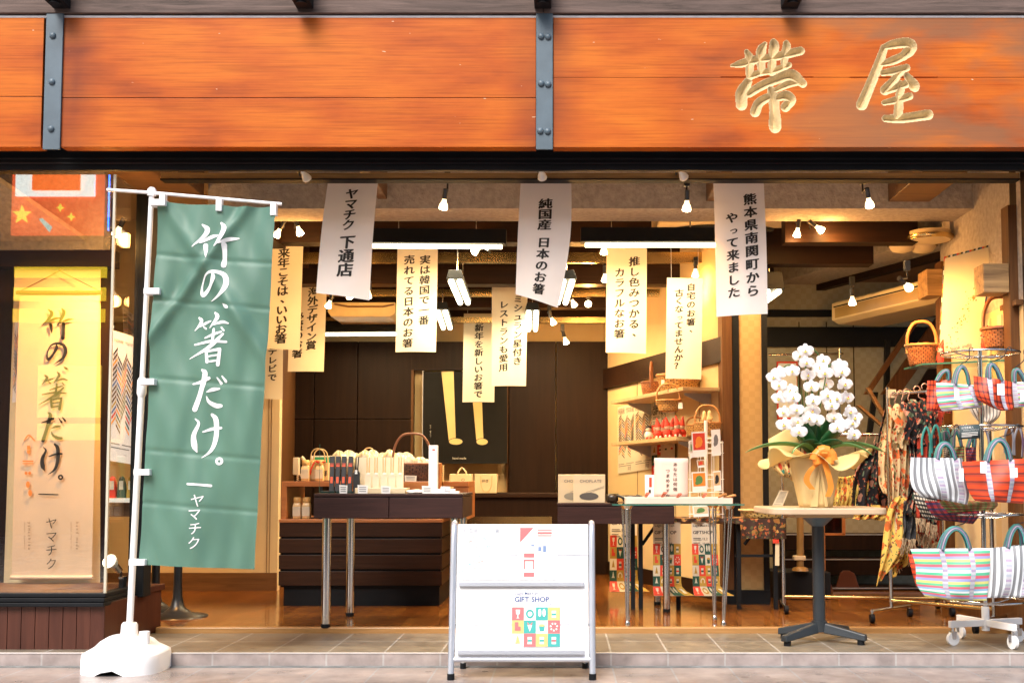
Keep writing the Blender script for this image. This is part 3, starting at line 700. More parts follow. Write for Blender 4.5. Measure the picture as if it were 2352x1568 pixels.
mb = MB(); mb.box(1.5, 2.4, 7.62, 7.75, at(1800, 556, 7.62).z, 3.0); mb.build('ceiling_beam', m_dark, cat='beam', label='short dark beam behind the pair of spotlights on the right', group='dark ceiling beams')
mb = MB(); mb.box(1.3, 2.2, 8.0, 8.14, at(1800, 606, 8).z, at(1800, 556, 8).z+.1); mb.build('ceiling_beam', m_dark, cat='beam', label='lower dark beam end meeting the oblique stucco beam', group='dark ceiling beams')

# ================================================================ FACADE
t = T('shop_sign', 'orange stained wooden fascia sign with gilded carved characters and steel straps', 'sign', (0, 5.95, 2.7))
FY = 5.95
zt, zbm = at(1295, 41, FY).z, at(1295, 338, FY).z
XL = [(-4.2, at(97, 200, FY).x), (at(143, 200, FY).x, at(1231, 200, FY).x), (at(1271, 200, FY).x, 4.2)]
zj = [at(1, 222, FY).z, at(1, 225, FY).z, at(1, 178, FY).z]
z4 = lambda x, y: at(1764+x*.25008, y*.25008, FY)
KAN = [[(-335,605,20),(-240,585,66),(-90,545,72),(60,525,66),(190,495,74),(298,470,70)], [(-195,478,40),(-168,540,72),(-168,640,66),(-165,700,66)], [(-28,405,34),(-62,470,80),(-66,570,72),(-58,660,60)],
  [(50,385,50),(56,430,84),(40,540,70),(36,660,72)], [(168,400,50),(172,440,70),(152,520,62),(152,610,56)], [(-165,700,60),(-60,668,54),(60,648,56),(190,600,50)],
  [(-185,755,70),(-240,860,104),(-243,965,92)], [(-175,862,66),(-60,790,74),(80,730,80),(215,690,96),(320,770,66)], [(300,748,60),(190,772,64),(70,830,40)],
  [(-118,1030,84),(-80,945,78),(20,890,66),(90,905,40)], [(90,900,60),(165,880,84),(215,920,76),(160,985,80)], [(22,815,50),(50,900,90),(60,1010,84),(66,1150,104),(64,1190,60)]]
OKU = [[(1065,435,40),(1150,410,76),(1280,395,84),(1330,430,70),(1285,480,92),(1230,520,46)], [(1045,590,40),(1140,562,70),(1250,515,70)], [(1068,440,60),(1020,580,76),(940,780,82),(860,965,92)],
  [(1055,672,50),(1150,655,66),(1272,625,62)], [(1225,655,60),(1150,745,66),(1075,830,84)], [(1075,845,50),(1180,805,62),(1290,765,66)], [(1275,695,50),(1335,780,90),(1350,808,70)],
  [(1222,780,70),(1208,900,68),(1195,1065,80)], [(1068,945,44),(1180,920,62),(1300,885,60)], [(1080,1090,60),(1220,1090,76),(1470,1055,86)]]
CELLS = []
for nm, ST in (('first', KAN), ('second', OKU)):
    segs = []
    for s_ in ST:
        Q = catmull([Vector(p_) for p_ in s_], 5)
        for a, b in zip(Q, Q[1:]):
            A, B = z4(a.x, a.y), z4(b.x, b.y); k = .25008*5.95/F/2*1.1
            segs.append((A.x, A.z, B.x, B.z, a.z*k, b.z*k))
    segs = np.array(segs); pad = .03; g = .0028
    gx = np.arange(min(segs[:, 0].min(), segs[:, 2].min())-pad-.03, max(segs[:, 0].max(), segs[:, 2].max())+pad+.03, g)
    gz = np.arange(min(segs[:, 1].min(), segs[:, 3].min())-pad-.03, max(segs[:, 1].max(), segs[:, 3].max())+pad+.03, g)
    X, Z = np.meshgrid(gx, gz); D = np.zeros_like(X)
    for ax, az, bx, bz, r0, r1 in segs:
        dx, dz = bx-ax, bz-az; tt = np.clip(((X-ax)*dx+(Z-az)*dz)/(dx*dx+dz*dz+1e-9), 0, 1)
        D = np.maximum(D, r0+(r1-r0)*tt-np.hypot(X-ax-tt*dx, Z-az-tt*dz))
    CELLS.append((gx, gz, D))
mb = MB()
def panel(x0, x1, y, z0, z1, seams):
    zz = [z0]+sorted(seams)+[z1]
    for a, b in zip(zz, zz[1:]): mb.box(x0, x1, y, FY+.08, a+(.0015 if a != z0 else 0), b-(.0015 if b != z1 else 0))
panel(XL[0][0], XL[0][1], FY, zbm, zt, [zj[0]]); mb.build('panel', m_fascia, t, bev=.002)
mb = MB(); panel(XL[1][0], XL[1][1], FY, zbm, zt, [zj[1]]); mb.build('panel', m_fascia, t, bev=.002)
mb = MB(); x0, x1 = XL[2]; zs = [zbm, zj[2], zt]
cx = [x0, CELLS[0][0][0], CELLS[0][0][-1], CELLS[1][0][0], CELLS[1][0][-1], x1]
mb.box(x0, x1, FY+.06, FY+.08, zbm, zt)
for i in (0, 2, 4):
    for a, b in ((zbm, zj[2]-.0015), (zj[2]+.0015, zt)): mb.box(cx[i], cx[i+1], FY, FY+.06, a, b)
for (gx, gz, D) in CELLS:
    mb.box(gx[0], gx[-1], FY, FY+.06, zbm, gz[0]); mb.box(gx[0], gx[-1], FY, FY+.06, gz[-1], zt)
gm = MB()
for ci, (gx, gz, D) in enumerate(CELLS):
    dep = D*1.5; dep = np.where((np.abs(gz-zj[2]) < .0025)[:, None], np.maximum(dep, .006), dep)
    dep[0, :] = dep[-1, :] = 0; dep[:, 0] = dep[:, -1] = 0
    nx, nz = len(gx), len(gz)
    vs = [Vector((gx[i], FY+min(dep[j, i], .055), gz[j])) for j in range(nz) for i in range(nx)]
    gold, wood = [], []
    for j in range(nz-1):
        for i in range(nx-1):
            f = (j*nx+i, j*nx+i+1, (j+1)*nx+i+1, (j+1)*nx+i)
            (gold if D[j:j+2, i:i+2].mean() > 0 else wood).append(f)
    mb.add(vs, wood); gg = MB(); gg.add(vs, gold)
    used = sorted({i for f in gold for i in f}); rm = {k: n_ for n_, k in enumerate(used)}
    gg.v = [vs[i] for i in used]; gg.uv = [(0, 0)]*len(used); gg.f = [tuple(rm[i] for i in f) for f in gold]
    CELLS[ci] = gg
rp = mb.build('panel', m_fascia, t)
for gg in CELLS: gg.build('carved_character', m_gold, rp)
mb = MB(); mb.box(-4.2, 4.2, FY+.08, FY+.2, zbm+.03, zt+.1); mb.build('backing', m_black, t)
mb = MB(); mb.box(-4.2, 4.2, FY-.002, FY+.08, zt, zt+.012); mb.build('lit_edge_strip', M('painted_lit_edge', (.62, .6, .62), .6, var=.1, scale=20), t)  # pale strip paints the light that falls on the sign's top face
for x0, x1, bolts in ((100, 140, [(121, 82), (119, 188), (117, 296)]), (1231, 1270, [(1243, 84), (1259, 85), (1243, 192), (1259, 194), (1241, 301), (1258, 302)])):
    a, b = at((x0+x1)/2, 345, FY), at((x0+x1)/2, 31, FY); hw = (x1-x0)/2*5.95/F
    s_ = MB().box(a.x-hw, a.x+hw, FY-.014, FY-.001, a.z, b.z).build('strap', m_steel, t, bev=.002)
    for px, py in bolts: MB().ball(at(px, py, FY-.016), .018, 12, (1, .7, 1)).build('rivet', m_steel, s_)
bm = MB(); bm.box(-4.2, at(1248, 10, 5.93).x-.002, 5.93, 6.1, at(1, 30, 5.93).z, 3.9); bm.box(at(1248, 10, 5.93).x+.002, 4.2, 5.93, 6.1, at(1, 30, 5.93).z, 3.9)
bm.build('eaves_beam', m_weather, cat='beam', label='weathered grey brown timber beam above the orange sign', bev=.004)
for px, lab in ((118, 'leftmost'), (688, 'second from the left'), (1246, 'third from the left, over the beam joint'), (1824, 'rightmost')):
    c = at(px, 0, 5.8); b_ = MB(); b_.box(c.x-.045, c.x+.045, 5.8, 5.929, c.z+.005, c.z+.3); b_.cyl((c.x, 5.84, c.z-.005), (c.x, 5.84, c.z+.02), .03)
    b_.build('iron_bracket', m_black, cat='bracket', label='small black iron bracket on the eaves beam, '+lab, group='iron brackets on the eaves beam', bev=.004)
# facade above and beside
mb = MB(); mb.box(-4.6, 4.6, 6.03, 6.5, 3.15, 4.4); mb.build('upper_wall', m_dark, kind='structure', label='dark wall above the fascia')
t = T('shutter_box', 'black steel shutter box under the orange sign', 'shutter box', (0, 6.1, 2.62))
zl = at(1295, 391, 6.1).z
MB().box(-4.2, 4.2, 6.1, 6.13, zl, zbm+.1).build('front_plate', m_black, t)
for py in (366, 377): MB().box(-4.2, 4.2, 6.094, 6.1, at(1295, py, 6.1).z, at(1295, py-3, 6.1).z).build('groove_strip', m_blackmetal, t)
MB().box(-4.2, 4.2, 6.13, 6.45, 2.735, 2.75).build('soffit', m_creamw, t)
MB().box(-4.2, 4.2, 6.131, 6.16, zl+.012, zl+.03).build('guide_rail', m_alu, t)
ra, rb = at(1295, 411, 6.4), at(1295, 397, 6.4)
MB().box(-2.3, 2.6, 6.4, 6.46, ra.z, rb.z).build('brass_track', woodmat('varnished_rail', (.15, .08, .03), (.3, .17, .06), 'X', .22, coat=.5), t)
MB().box(-2.3, 2.6, 6.39, 6.47, ra.z-.008, ra.z).build('track_lip', m_black, t)
# display window at the left
t = T('display_window', 'glass display window on a red brown boarded base at the left of the shop', 'window', (-3.3, YW, .07))
zs0, zs1 = at(100, 1393, YW).z, at(100, 1362, YW).z
xc = at(238, 1420, YW).x
mb = MB(); n = 9; bw = (xc+4.2)/24
for i in range(24):
    mb.box(-4.2+i*bw+.002, -4.2+(i+1)*bw-.002, YW+.01, YW+.04, .068, zs0)
mb.build('boarded_base', m_wains, t)
mb = MB(); mb.hexa([(xc, YW+.012, .068), (-2.4, 6.84, .068), (-2.4, 6.84, .31), (xc, YW+.012, .31)], [(xc-.1, YW+.012, .068), (-2.9, 6.84, .068), (-2.9, 6.84, .31), (xc-.1, YW+.012, .31)])
mb.build('side_base', m_wains, t, bev=.004)
mb = MB(); mb.hexa([(-2.42, 6.5, .31), (-2.385, 6.86, .31), (-2.385, 6.86, .345), (-2.42, 6.5, .345)], [(-2.9, 6.5, .31), (-2.9, 6.86, .31), (-2.9, 6.86, .345), (-2.9, 6.5, .345)]); mb.build('ledge', m_wains, t, bev=.004)
mb = MB(); h = (zs1-zs0)/3
for k, (o, e) in enumerate(((0, .0), (-.012, .0), (-.022, 0))):
    z = zs1-h*(k+1); mb.box(-4.2, xc+.006, YW+o, YW+.06, z+.003, z+h)
    mb.hexa([(xc+.006, YW+o, z+.003), (-2.44, 6.5, z+.003), (-2.44, 6.5, z+h), (xc+.006, YW+o, z+h)], [(xc-.05, YW+.06, z+.003), (-2.5, 6.5, z+.003), (-2.5, 6.5, z+h), (xc-.05, YW+.06, z+h)])
mb.build('sill_rail', m_black, t, bev=.003)
MB().box(-4.2, -2.5, YW+.06, 6.95, zs1-.08, zs1-.02).build('display_floor', m_brownx, t)
MB().box(-4.2, xc-.012, YW+.02, YW+.028, zs1-.01, 2.62).build('front_pane', m_glass, t)
gx_ = at(250, 1100, YW+.03).x
mb = MB(); mb.hexa([(xc, YW+.03, zs1-.01), (-2.445, 6.5, zs1-.01), (-2.445, 6.5, 2.62), (xc, YW+.03, 2.62)], [(xc-.008, YW+.03, zs1-.01), (-2.453, 6.5, zs1-.01), (-2.453, 6.5, 2.62), (xc-.008, YW+.03, 2.62)]); mb.build('side_pane', m_gside, t)
MB().box(xc-.011, xc+.002, YW+.016, YW+.03, zs1-.01, 2.62).build('corner_seam', M('pale_glass_joint', (.5, .47, .38), .3, trans=0), t)
MB().box(-2.475, -2.385, 6.5, 6.62, .3, 2.63).build('corner_post', m_black, t, bev=.004)
mb = MB(); mb.box(-4.2, -2.79, 6.95, 7.0, .1, 2.7); mb.build('back_wall', m_darkz, t)
mb = MB(); mb.box(-4.2, -2.74, 6.86, 6.949, at(1, 612, 6.86).z, at(1, 574, 6.86).z); mb.build('head_beam', m_dark, t)
mb = MB(); mb.box(-4.2, -2.80, 6.84, 6.949, at(1, 574, 6.84).z+.002, 2.95); mb.build('stucco_panel', m_stucco, t)
mb = MB(); mb.quad((-3.9, 6.12, 2.75), (-3.3, 6.12, 2.75), (-2.9, 6.83, 2.42), (-3.9, 6.83, 2.42)); mb.build('sloping_soffit', m_stucco, t, sol=.03)
# display contents
P = quadmap((34, 614), (231, 618), (230, 1349), (8, 1349), 6.93); P2 = sheetobj('backing_board', P, m_creamw, cat='board', label='pale board standing behind the hanging scroll in the window')
t = T('hanging_scroll', 'pale cloth scroll with black brush writing hanging in the display window', 'scroll', at(120, 1330, 6.86))
P = quadmap((82*.25, 700), (905*.25008, 700), (845*.25008, 1326), (105*.25008, 1326), 6.86)
Ps = quadmap((46, 672), (228, 672), (211, 1322), (27, 1322), 6.86, bow=-.01)
sheetobj('cloth', Ps, M('linen_scroll', (.74, .58, .44), .8, var=.04, scale=5, thin=.2), t)
MB().cyl(at(38, 672, 6.855), at(233, 672, 6.855), .012).build('top_rod', m_brownx, t)
MB().cyl(at(25, 1325, 6.855), at(213, 1325, 6.855), .012).build('bottom_rod', M('linen_rod', (.7, .56, .43), .8), t)
mb = MB(); mb.tube([at(48, 668, 6.85), at(137, 622, 6.88), at(228, 668, 6.85)], .0025, 5); mb.ball(at(137, 620, 6.88), .008); mb.build('cord', m_brownx, t)
ink = MB()
mp = lambda x, y: at(.25008*(380+(x-1770)*.70), 392.2+.25008*(1262+(y-470)*.706-.0), 6.838)
brush(ink, mp)
ribbon(ink, [(1735,2885,14),(1850,2888,18),(1990,2892,14)], mp)
for i, ch in enumerate('ヤマチク'):
    put(ink, ch, lambda u, v, d: at(118+(u-.5)*46, 1177+33*i*.94+v*46+(28.5*.02), 6.84), .5, .5, .62, .62, off=-.005, shear=.08)
ink.build('brush_writing', m_ink, t)
lt = MB()
for s_, x, y, st_ in (('hand made', 178, 1200, 7.4), ('bamboo chopsticks', 164, 1200, 3.8), ('yamachiku', 68, 1200, 7.4), ('nankan, kumamoto', 57, 1200, 3.9)):
    yy = y
    for ch in s_:
        w_ = max([v_[0] for v_ in glyph(ch)[0]] or [.3])
        if ch != ' ': put(lt, ch, lambda u, v, d: at(x+u, yy+v, 6.84), 0, 0, 9 if st_ > 5 else 5, 9 if st_ > 5 else 5, off=0, shear=0, rot=1)
        yy += st_
lt.build('small_lettering', m_brownx, t)
sm = MB(); mo = M('orange_seal_ink', (.72, .22, .04), .7)
for pts in ([(55,1012,2),(66,999,3),(80,1012,2)],): ribbon(sm, pts, lambda x, y: at(x, y, 6.84))
for r in ((62, 1023, 69, 1032), (62, 1033, 69, 1041), (52, 1057, 76, 1060), (52, 1063, 76, 1065)): sm.pbox(*r, 6.838, .002)
for c in ((60, 1086), (68, 1086), (64, 1112), (69, 1131)):
    r = 3.6 if c[1] < 1100 else 4.4
    sm.quad(*[at(c[0]+r*math.cos(k*PI/6), c[1]+r*(1 if c[1] < 1100 else 1.7)*math.sin(k*PI/6), 6.838) for k in range(12)])
sm.build('seal_mark', mo, t)
def stick_poster(P, label, txt, group, two=False, mat=None):
    t = T('chopstick_poster', label, 'poster', P(.5, 1), group); sheetobj('sheet', P, mat or m_paper, t)
    asp = P.w/P.h; mb = MB()
    for k in range(2 if two else 1):
        u0 = k*.5
        line(mb, '純国産', P, u0+.04/(1+two), .07, .14/(1+two), asp, adv=.135/(1+two), shear=0, off=0); line(mb, '竹のお箸', P, u0+.5/(1+two), .07, .14/(1+two), asp, adv=.115/(1+two), shear=0, off=0)
        for v, a, b in ((.86, .05, .4), (.86, .5, .95), (.89, .05, .8)): rect(mb, P, u0+a/(1+two), v, u0+b/(1+two), v+.008, .0015)
        line(mb, '拝啓', P, u0+.6/(1+two), .94, .05, asp, shear=0, off=0)
    mb.build('lettering', m_inkg, t)
    for k in range(2 if two else 1): stick_print(t, P, k*.5+.03, .13, k*.5+(.48 if two else .97), .82)
    return t
stick_poster(quadmap((260, 758), (317, 776), (307, 1067), (251, 1057), 6.55), 'white chopstick poster hanging inside the side pane of the display window', '', None)
stick_poster(quadmap((282, 705), (330, 740), (330, 800), (284, 780), 8.9), 'cream chopstick poster high on the wall behind the side pane', '', None)
P = quadmap((34, 740), (46, 735), (46, 920), (28, 925), 6.9); t = T('chopstick_poster', 'striped poster half hidden behind the hanging scroll', 'poster', P(.5, 1)); sheetobj('sheet', P, m_paper, t); stick_print(t, P, .05, .1, .95, .9)
MB().pbox(242, 1144, 312, 1154, 6.62, .16).build('display_shelf', m_card, cat='shelf', label='small white shelf under the coloured packets in the display window', bev=.003)
for (a, b, mt, c) in ((247, 266, m_redp, 'red'), (268, 288, m_greenp, 'dark green'), (290, 308, m_ochre, 'yellow')):
    t = T('packet', c+' rounded packet standing on the small white shelf', 'packet', at((a+b)/2, 1143, 6.66)); Y = 6.66
    pts = [(a, 1143), (a+2, 1112), ((a+b)/2-4, 1097), ((a+b)/2, 1093), ((a+b)/2+4, 1097), (b-2, 1112), (b, 1143)]
    MB().prism([at(*p_, Y) for p_ in pts], (0, .03, 0)).build('body', mt, t)
    MB().pbox((a+b)/2-5, 1104, (a+b)/2+5, 1124, Y-.003, .002).build('label', m_paperw, t)
MB().pbox(246, 1155, 311, 1186, 6.7, .12).build('gift_box', m_brownx, cat='box', label='brown box below the small white shelf in the display window', bev=.003)
# ================================================================ LAMPS
def spot(label, mount, bulb, Y, lit=True, power=0, aim=None, dy=-.06, s=.86, mt=None):
    m0 = at(*mount, Y); b0 = at(*bulb, Y+dy)
    t = T('spot_lamp', label, 'lamp', m0, 'small adjustable spot lamps')
    d = (b0-m0); L = d.length; d = d.normalized()
    dn = Vector((0, 0, -1)); j = m0+dn*min(.07*s, L*.4)
    MB().box(m0.x-.02*s, m0.x+.02*s, m0.y-.02*s, m0.y+.02*s, m0.z-.012, m0.z+.05).build('mount', m_blackmetal, t, bev=.003)
    bd = Vector(aim).normalized() if aim else (b0-j).normalized()
    k = b0-bd*.055*s
    MB().tube([m0, j, k-bd*.07*s], .006*s, 6).build('arm', m_blackmetal, t)
    MB().tube([k-bd*.075*s, k-bd*.01*s], .017*s, 10).build('socket', m_blackmetal if lit else m_chrome, t)
    sh = MB().tube([k-bd*.012*s, k+bd*.01*s, k+bd*.03*s, k+bd*.052*s], [.013*s, .016*s, .027*s, .032*s], 14).build('bulb_shell', m_bulblit if lit else m_bulbw, t)
    fc = MB().tube([k+bd*.0525*s, k+bd*.062*s, k+bd*.067*s], [.031*s, .026*s, .012*s], 14).build('bulb_face', m_bulb if lit else m_bulbw, t)
    if power:
        pl = bpy.data.lights.new('bulb_glow', 'POINT'); pl.energy = power*(.25 if Y > 6.8 else .06); pl.color = WARM; pl.shadow_soft_size = .05
        po = bpy.data.objects.new('glow', pl); COL.objects.link(po); po.parent = t; po.location = k+bd*.1*s-WL[t]
        ld = bpy.data.lights.new('spot_light', 'SPOT'); ld.energy = power*.85; ld.color = WARM; ld.spot_size = 2.0; ld.spot_blend = .8; ld.shadow_soft_size = .04
        lo = bpy.data.objects.new('light', ld); COL.objects.link(lo); lo.parent = t; lo.location = k+bd*.09*s-WL[t]; lo.rotation_euler = bd.to_track_quat('-Z', 'Y').to_euler()
    return t
SP = [('unlit white spot lamp above the left white banner, tilted inwards', (690, 392), (706, 412), 6.42, 0, 0, (.35, .6, -.6)),
 ('lit spot lamp on the rail between the left and middle white banners', (1028, 416), (1018, 478), 6.5, 1, 14, (-.2, .5, -1)),
 ('white spot lamp at the top of the middle white banner', (1240, 390), (1246, 410), 6.38, 0, 0, (.15, .6, -.6)),
 ('white spot lamp right of the middle banner, tilted to the right', (1553, 390), (1572, 409), 6.42, 0, 0, (.5, .6, -.6)),
 ('lit spot lamp hanging straight down beside the right white banner', (1577, 424), (1577, 482), 6.5, 1, 14, (0, .45, -1)),
 ('lit spot lamp below the wide timber beam end on the right', (1981, 418), (1998, 474), 6.5, 1, 16, (.35, .6, -1)),
 ('lit spot lamp peeping out at the top right of the green flag', (652, 506), (634, 542), 7.7, 1, 10, (-.6, .2, -1)),
 ('lit spot lamp above the narrow paper beside the flag', (677, 506), (690, 538), 7.7, 1, 12, (.3, .3, -1)),
 ('lit spot lamp at the right end of the left tube lamp, lower of two', (1125, 562), (1088, 580), 7.8, 1, 10, (-.8, .2, -.6)),
 ('lit spot lamp at the right end of the left tube lamp, upper of two', (1128, 556), (1116, 568), 7.9, 1, 0, (-.6, .2, -.6)),
 ('lit spot lamp left of the third paper banner, under the right tube lamp', (1388, 556), (1387, 582), 7.8, 1, 14, (0, .3, -1)),
 ('lit spot lamp lower down beside the third paper banner', (1390, 612), (1389, 645), 8.6, 1, 8, (0, .3, -1)),
 ('lit spot lamp over the small banner beside the right white banner', (1598, 606), (1597, 634), 8.4, 1, 12, (0, .3, -1)),
 ('lit spot lamp in the ceiling centre, left of the star bright one', (1308, 683), (1320, 702), 9.3, 1, 10, (.5, .3, -1)),
 ('very bright spot lamp in the ceiling centre facing the street', (1351, 682), (1351, 698), 9.3, 1, 8, (.0, -1, -.25)),
 ('lit spot lamp below the ceiling centre at the foot of the middle banner', (1262, 716), (1272, 743), 9.6, 1, 8, (.4, .3, -1)),
 ('lowest lit spot lamp before the rear wall', (1292, 758), (1301, 788), 10.0, 1, 14, (.3, .2, -1)),
 ('lit spot lamp at the bottom edge of the left white banner, left of two', (800, 668), (803, 684), 8.8, 1, 8, (0, .3, -1)),
 ('lit spot lamp at the bottom edge of the left white banner, right of two', (848, 660), (846, 682), 8.8, 1, 8, (-.1, .3, -1)),
 ('tiny lit spot lamp left of the yellow air conditioner', (762, 682), (753, 705), 8.9, 1, 6, (-.4, .2, -1)),
 ('lit spot lamp right of the right white banner, pointing down', (1833, 510), (1830, 542), 7.6, 1, 14, (-.1, .3, -1)),
 ('lit spot lamp right of the right white banner, tilted sideways', (1860, 510), (1888, 530), 7.6, 1, 10, (.9, .2, -.6)),
 ('lit spot lamp in front of the long air conditioner, right of two', (2083, 618), (2089, 662), 6.72, 1, 24, (.8, .6, -.5)),
 ('lit spot lamp in front of the long air conditioner, left of two', (1957, 652), (1958, 698), 7.9, 1, 18, (.1, .3, -1)),
 ('lit spot lamp high inside the display window', (255, 520), (266, 540), 6.5, 1, 9, (-.6, .25, -1))]
for lab, mo, bu, Y, lit, pw, aim in SP: spot(lab, mo, bu, Y, bool(lit), pw*(15 if mo == (255, 520) else 1)*LAMPK, aim)
t = T('clip_spotlight', 'white headed spotlight on a small stand on the display floor', 'lamp', at(277, 1352, 6.4)); Y = 6.4
MB().pbox(272, 1326, 284, 1352, Y, .05).build('foot', m_blackmetal, t, bev=.003); MB().pbox(272, 1324, 284, 1329, Y-.002, .054).build('collar', m_chrome, t)
MB().tube([at(278, 1326, Y+.02), at(278, 1312, Y+.02), at(272, 1308, Y)], .008, 6).build('arm', m_blackmetal, t)
MB().tube([at(275, 1311, Y), at(264, 1297, Y-.03)], .02, 10).build('socket', m_chrome, t)
MB().tube([at(264, 1298, Y-.03), at(258, 1292, Y-.05), at(252, 1288, Y-.07)], [.018, .034, .042], 14).build('bulb_shell', m_bulbw, t)
bf = MB().tube([at(252, 1288, Y-.07), at(249, 1285, Y-.085)], [.04, .02], 14).build('bulb_face', M('dim_bulb', (1, .95, .8), .4, emit=(1, .86, .6), estr=4), t)
def tubelamp(label, a, b, Ya, Yb, hh=.06, w=.07, two=False, pw=0):
    A, B = at(*a, Ya), at(*b, Yb); d = (B-A); L = d.length; d.normalize()
    sd_ = d.cross(Vector((0, 0, 1))).normalized()*w/2; up = Vector((0, 0, hh))
    t = T('tube_lamp', label, 'lamp', (A+B)/2, 'ceiling tube lamps')
    e = d*.03; z = Vector((0, 0, .012))
    MB().hexa([A-sd_-e+z, B-sd_+e+z, B+sd_+e+z, A+sd_-e+z], [A-sd_*.7-e+up+z, B-sd_*.7+e+up+z, B+sd_*.7+e+up+z, A+sd_*.7-e+up+z]).build('housing', m_black, t, bev=.003)
    for k in ((-.5, .5) if two else (0,)):
        o = sd_*k; MB().cyl(A+o-z*.3, B+o-z*.3, .014 if not two else .02, n=10).build('tube', m_tube, t)
    for f in (.2, .8):
        p_ = A.lerp(B, f); MB().cyl(p_+up, p_+up+Vector((0, 0, .2)), .005, n=6).build('hanger_rod', m_chrome, t)
    if pw:
        ld = bpy.data.lights.new('tube_light', 'AREA'); ld.shape = 'RECTANGLE'; ld.size = L; ld.size_y = .05; ld.energy = pw; ld.color = (1, .78, .45)
        lo = bpy.data.objects.new('light', ld); COL.objects.link(lo); lo.parent = t; lo.location = (A+B)/2-Vector((0, 0, .03))-WL[t]; lo.rotation_euler = (0, 0, math.atan2(d.y, d.x))
    return t
tubelamp('long bright tube lamp under a black housing, left of centre', (856, 564), (1153, 566), 7.6, 7.6, .1, .1, pw=16*LAMPK)
tubelamp('long bright tube lamp under a black housing, right of centre', (1344, 562), (1646, 562), 7.6, 7.6, .1, .1, pw=16*LAMPK)
tubelamp('long pale tube lamp over the dark cupboards on the left', (748, 767), (909, 766), 9.8, 9.8, .1, .1, pw=6*LAMPK)
tubelamp('twin tube lamp running back, left and nearer one', (1046, 645), (1066, 694), 7.7, 8.7, .06, .12, True, 10*LAMPK)
tubelamp('twin tube lamp running back, left and farther one', (1014, 715), (1026, 752), 9.0, 10.0, .06, .12, True, 8*LAMPK)
tubelamp('twin tube lamp running back, beside the middle white banner', (1304, 645), (1290, 694), 7.7, 8.7, .06, .12, True, 10*LAMPK)
tubelamp('twin tube lamp running back, farther one below the middle banner', (1223, 716), (1222, 756), 9.0, 10.0, .06, .12, True, 8*LAMPK)
tubelamp('tube lamp with a black hood beside the right white banner', (1776, 668), (1735, 700), 7.9, 8.9, .12, .16, True, 8*LAMPK)
# air conditioners and ceiling domes
t = T('cassette_air_conditioner', 'cream ceiling cassette air conditioner with a dark oval outlet', 'air conditioner', at(1670, 520, 8.2)); Y = 7.82; Z = 2.75
MB().box(.66, 1.66, Y, Y+.75, Z, 3.02).build('panel', m_creamw, t, bev=.01)
c = at(1668, 540, Y+.36); ring = [(c.x-.05+.45*math.cos(a*PI/16), Y+.38+.3*math.sin(a*PI/16), Z-.01) for a in range(32)]
MB().tube(ring, .022, 8, closed=True).build('outlet_ring', m_blackmetal, t); MB().lathe([(.4, 0), (.3, -.03), (.0, -.035)], (c.x-.05, Y+.38, Z-.005), 24, 1, .75).build('grille', m_cream, t)
t = T('ceiling_air_conditioner', 'yellowish ceiling hung air conditioner at the left rear', 'air conditioner', at(830, 720, 9.4)); Y = 9.3
MB().prism([at(752, 694, Y), at(908, 694, Y), at(908, 720, Y), at(895, 727, Y), at(760, 727, Y), at(752, 715, Y)], (0, .5, .0)).build('case', M('aged_plastic', (.6, .46, .22), .45), t, bev=.006)
MB().tube([at(768, 698, Y-.01), at(800, 704, Y-.01), at(880, 704, Y-.01), at(905, 699, Y-.01)], .008, 6).build('louvre', m_brownx, t)
t = T('long_air_conditioner', 'long cream ceiling hung air conditioner over the staircase', 'air conditioner', at(2040, 700, 7.8))
A, B = Vector((2.11, 8.9, 2.185)), Vector((2.58, 7.64, 2.185)); d = (B-A).normalized(); n2 = Vector((-d.y, d.x, 0)); n2 = n2 if n2.x > 0 else -n2
prof = [(0, .03), (0, .16), (.05, .18), (.5, .18), (.5, .02), (.46, 0), (.06, .0)]
mb = MB(); mb.prism([A+n2*a+Vector((0, 0, b)) for a, b in prof], B-A); mb.build('case', M('cream_case', (.62, .49, .27), .35, var=.03), t, bev=.006)
MB().hexa([A+d*.05-n2*.004+Vector((0, 0, .04)), B-d*.05-n2*.004+Vector((0, 0, .04)), B-d*.05-n2*.004+Vector((0, 0, .12)), A+d*.05-n2*.004+Vector((0, 0, .12))],
          [A+d*.05+Vector((0, 0, .04)), B-d*.05+Vector((0, 0, .04)), B-d*.05+Vector((0, 0, .12)), A+d*.05+Vector((0, 0, .12))]).build('louvre', M('gold_brown_louvre', (.34, .22, .07), .3), t)
MB().hexa([A+d*.03-n2*.003+Vector((0, 0, .125)), B-d*.03-n2*.003+Vector((0, 0, .125)), B-d*.03-n2*.003+Vector((0, 0, .135)), A+d*.03-n2*.003+Vector((0, 0, .135))],
          [A+d*.03+Vector((0, 0, .125)), B-d*.03+Vector((0, 0, .125)), B-d*.03+Vector((0, 0, .135)), A+d*.03+Vector((0, 0, .135))]).build('slot', m_black, t)
for i, (px, py, Y, r, lab) in enumerate(((2072, 566, 7.6, .1, 'small cream dome lamp on the right ceiling, left of two'), (2120, 567, 7.5, .1, 'small cream dome lamp on the right ceiling, right of two'), (2135, 553, 7.8, .16, 'flat wide dome lamp behind the two small domes'))):
    c = gd(px, py, 2.612-.03*(i < 3)); t = T('dome_lamp', lab, 'lamp', c, 'ceiling dome lamps'); MB().lathe([(r, .03), (r*1.02, .01), (r*.93, 0)], c, 24).build('rim', m_brass, t)
    MB().lathe([(r*.92, .002), (r*.7, -.3*r), (r*.3, -.42*r), (0.001, -.45*r)] if r < .12 else [(r*.92, .002), (r*.5, -.012), (.001, -.016)], c, 24).build('dome', m_creamw, t); MB().cyl(c+Vector((0, 0, .03)), c+Vector((0, 0, .06)), r*.9, n=24).build('base', m_cream, t)

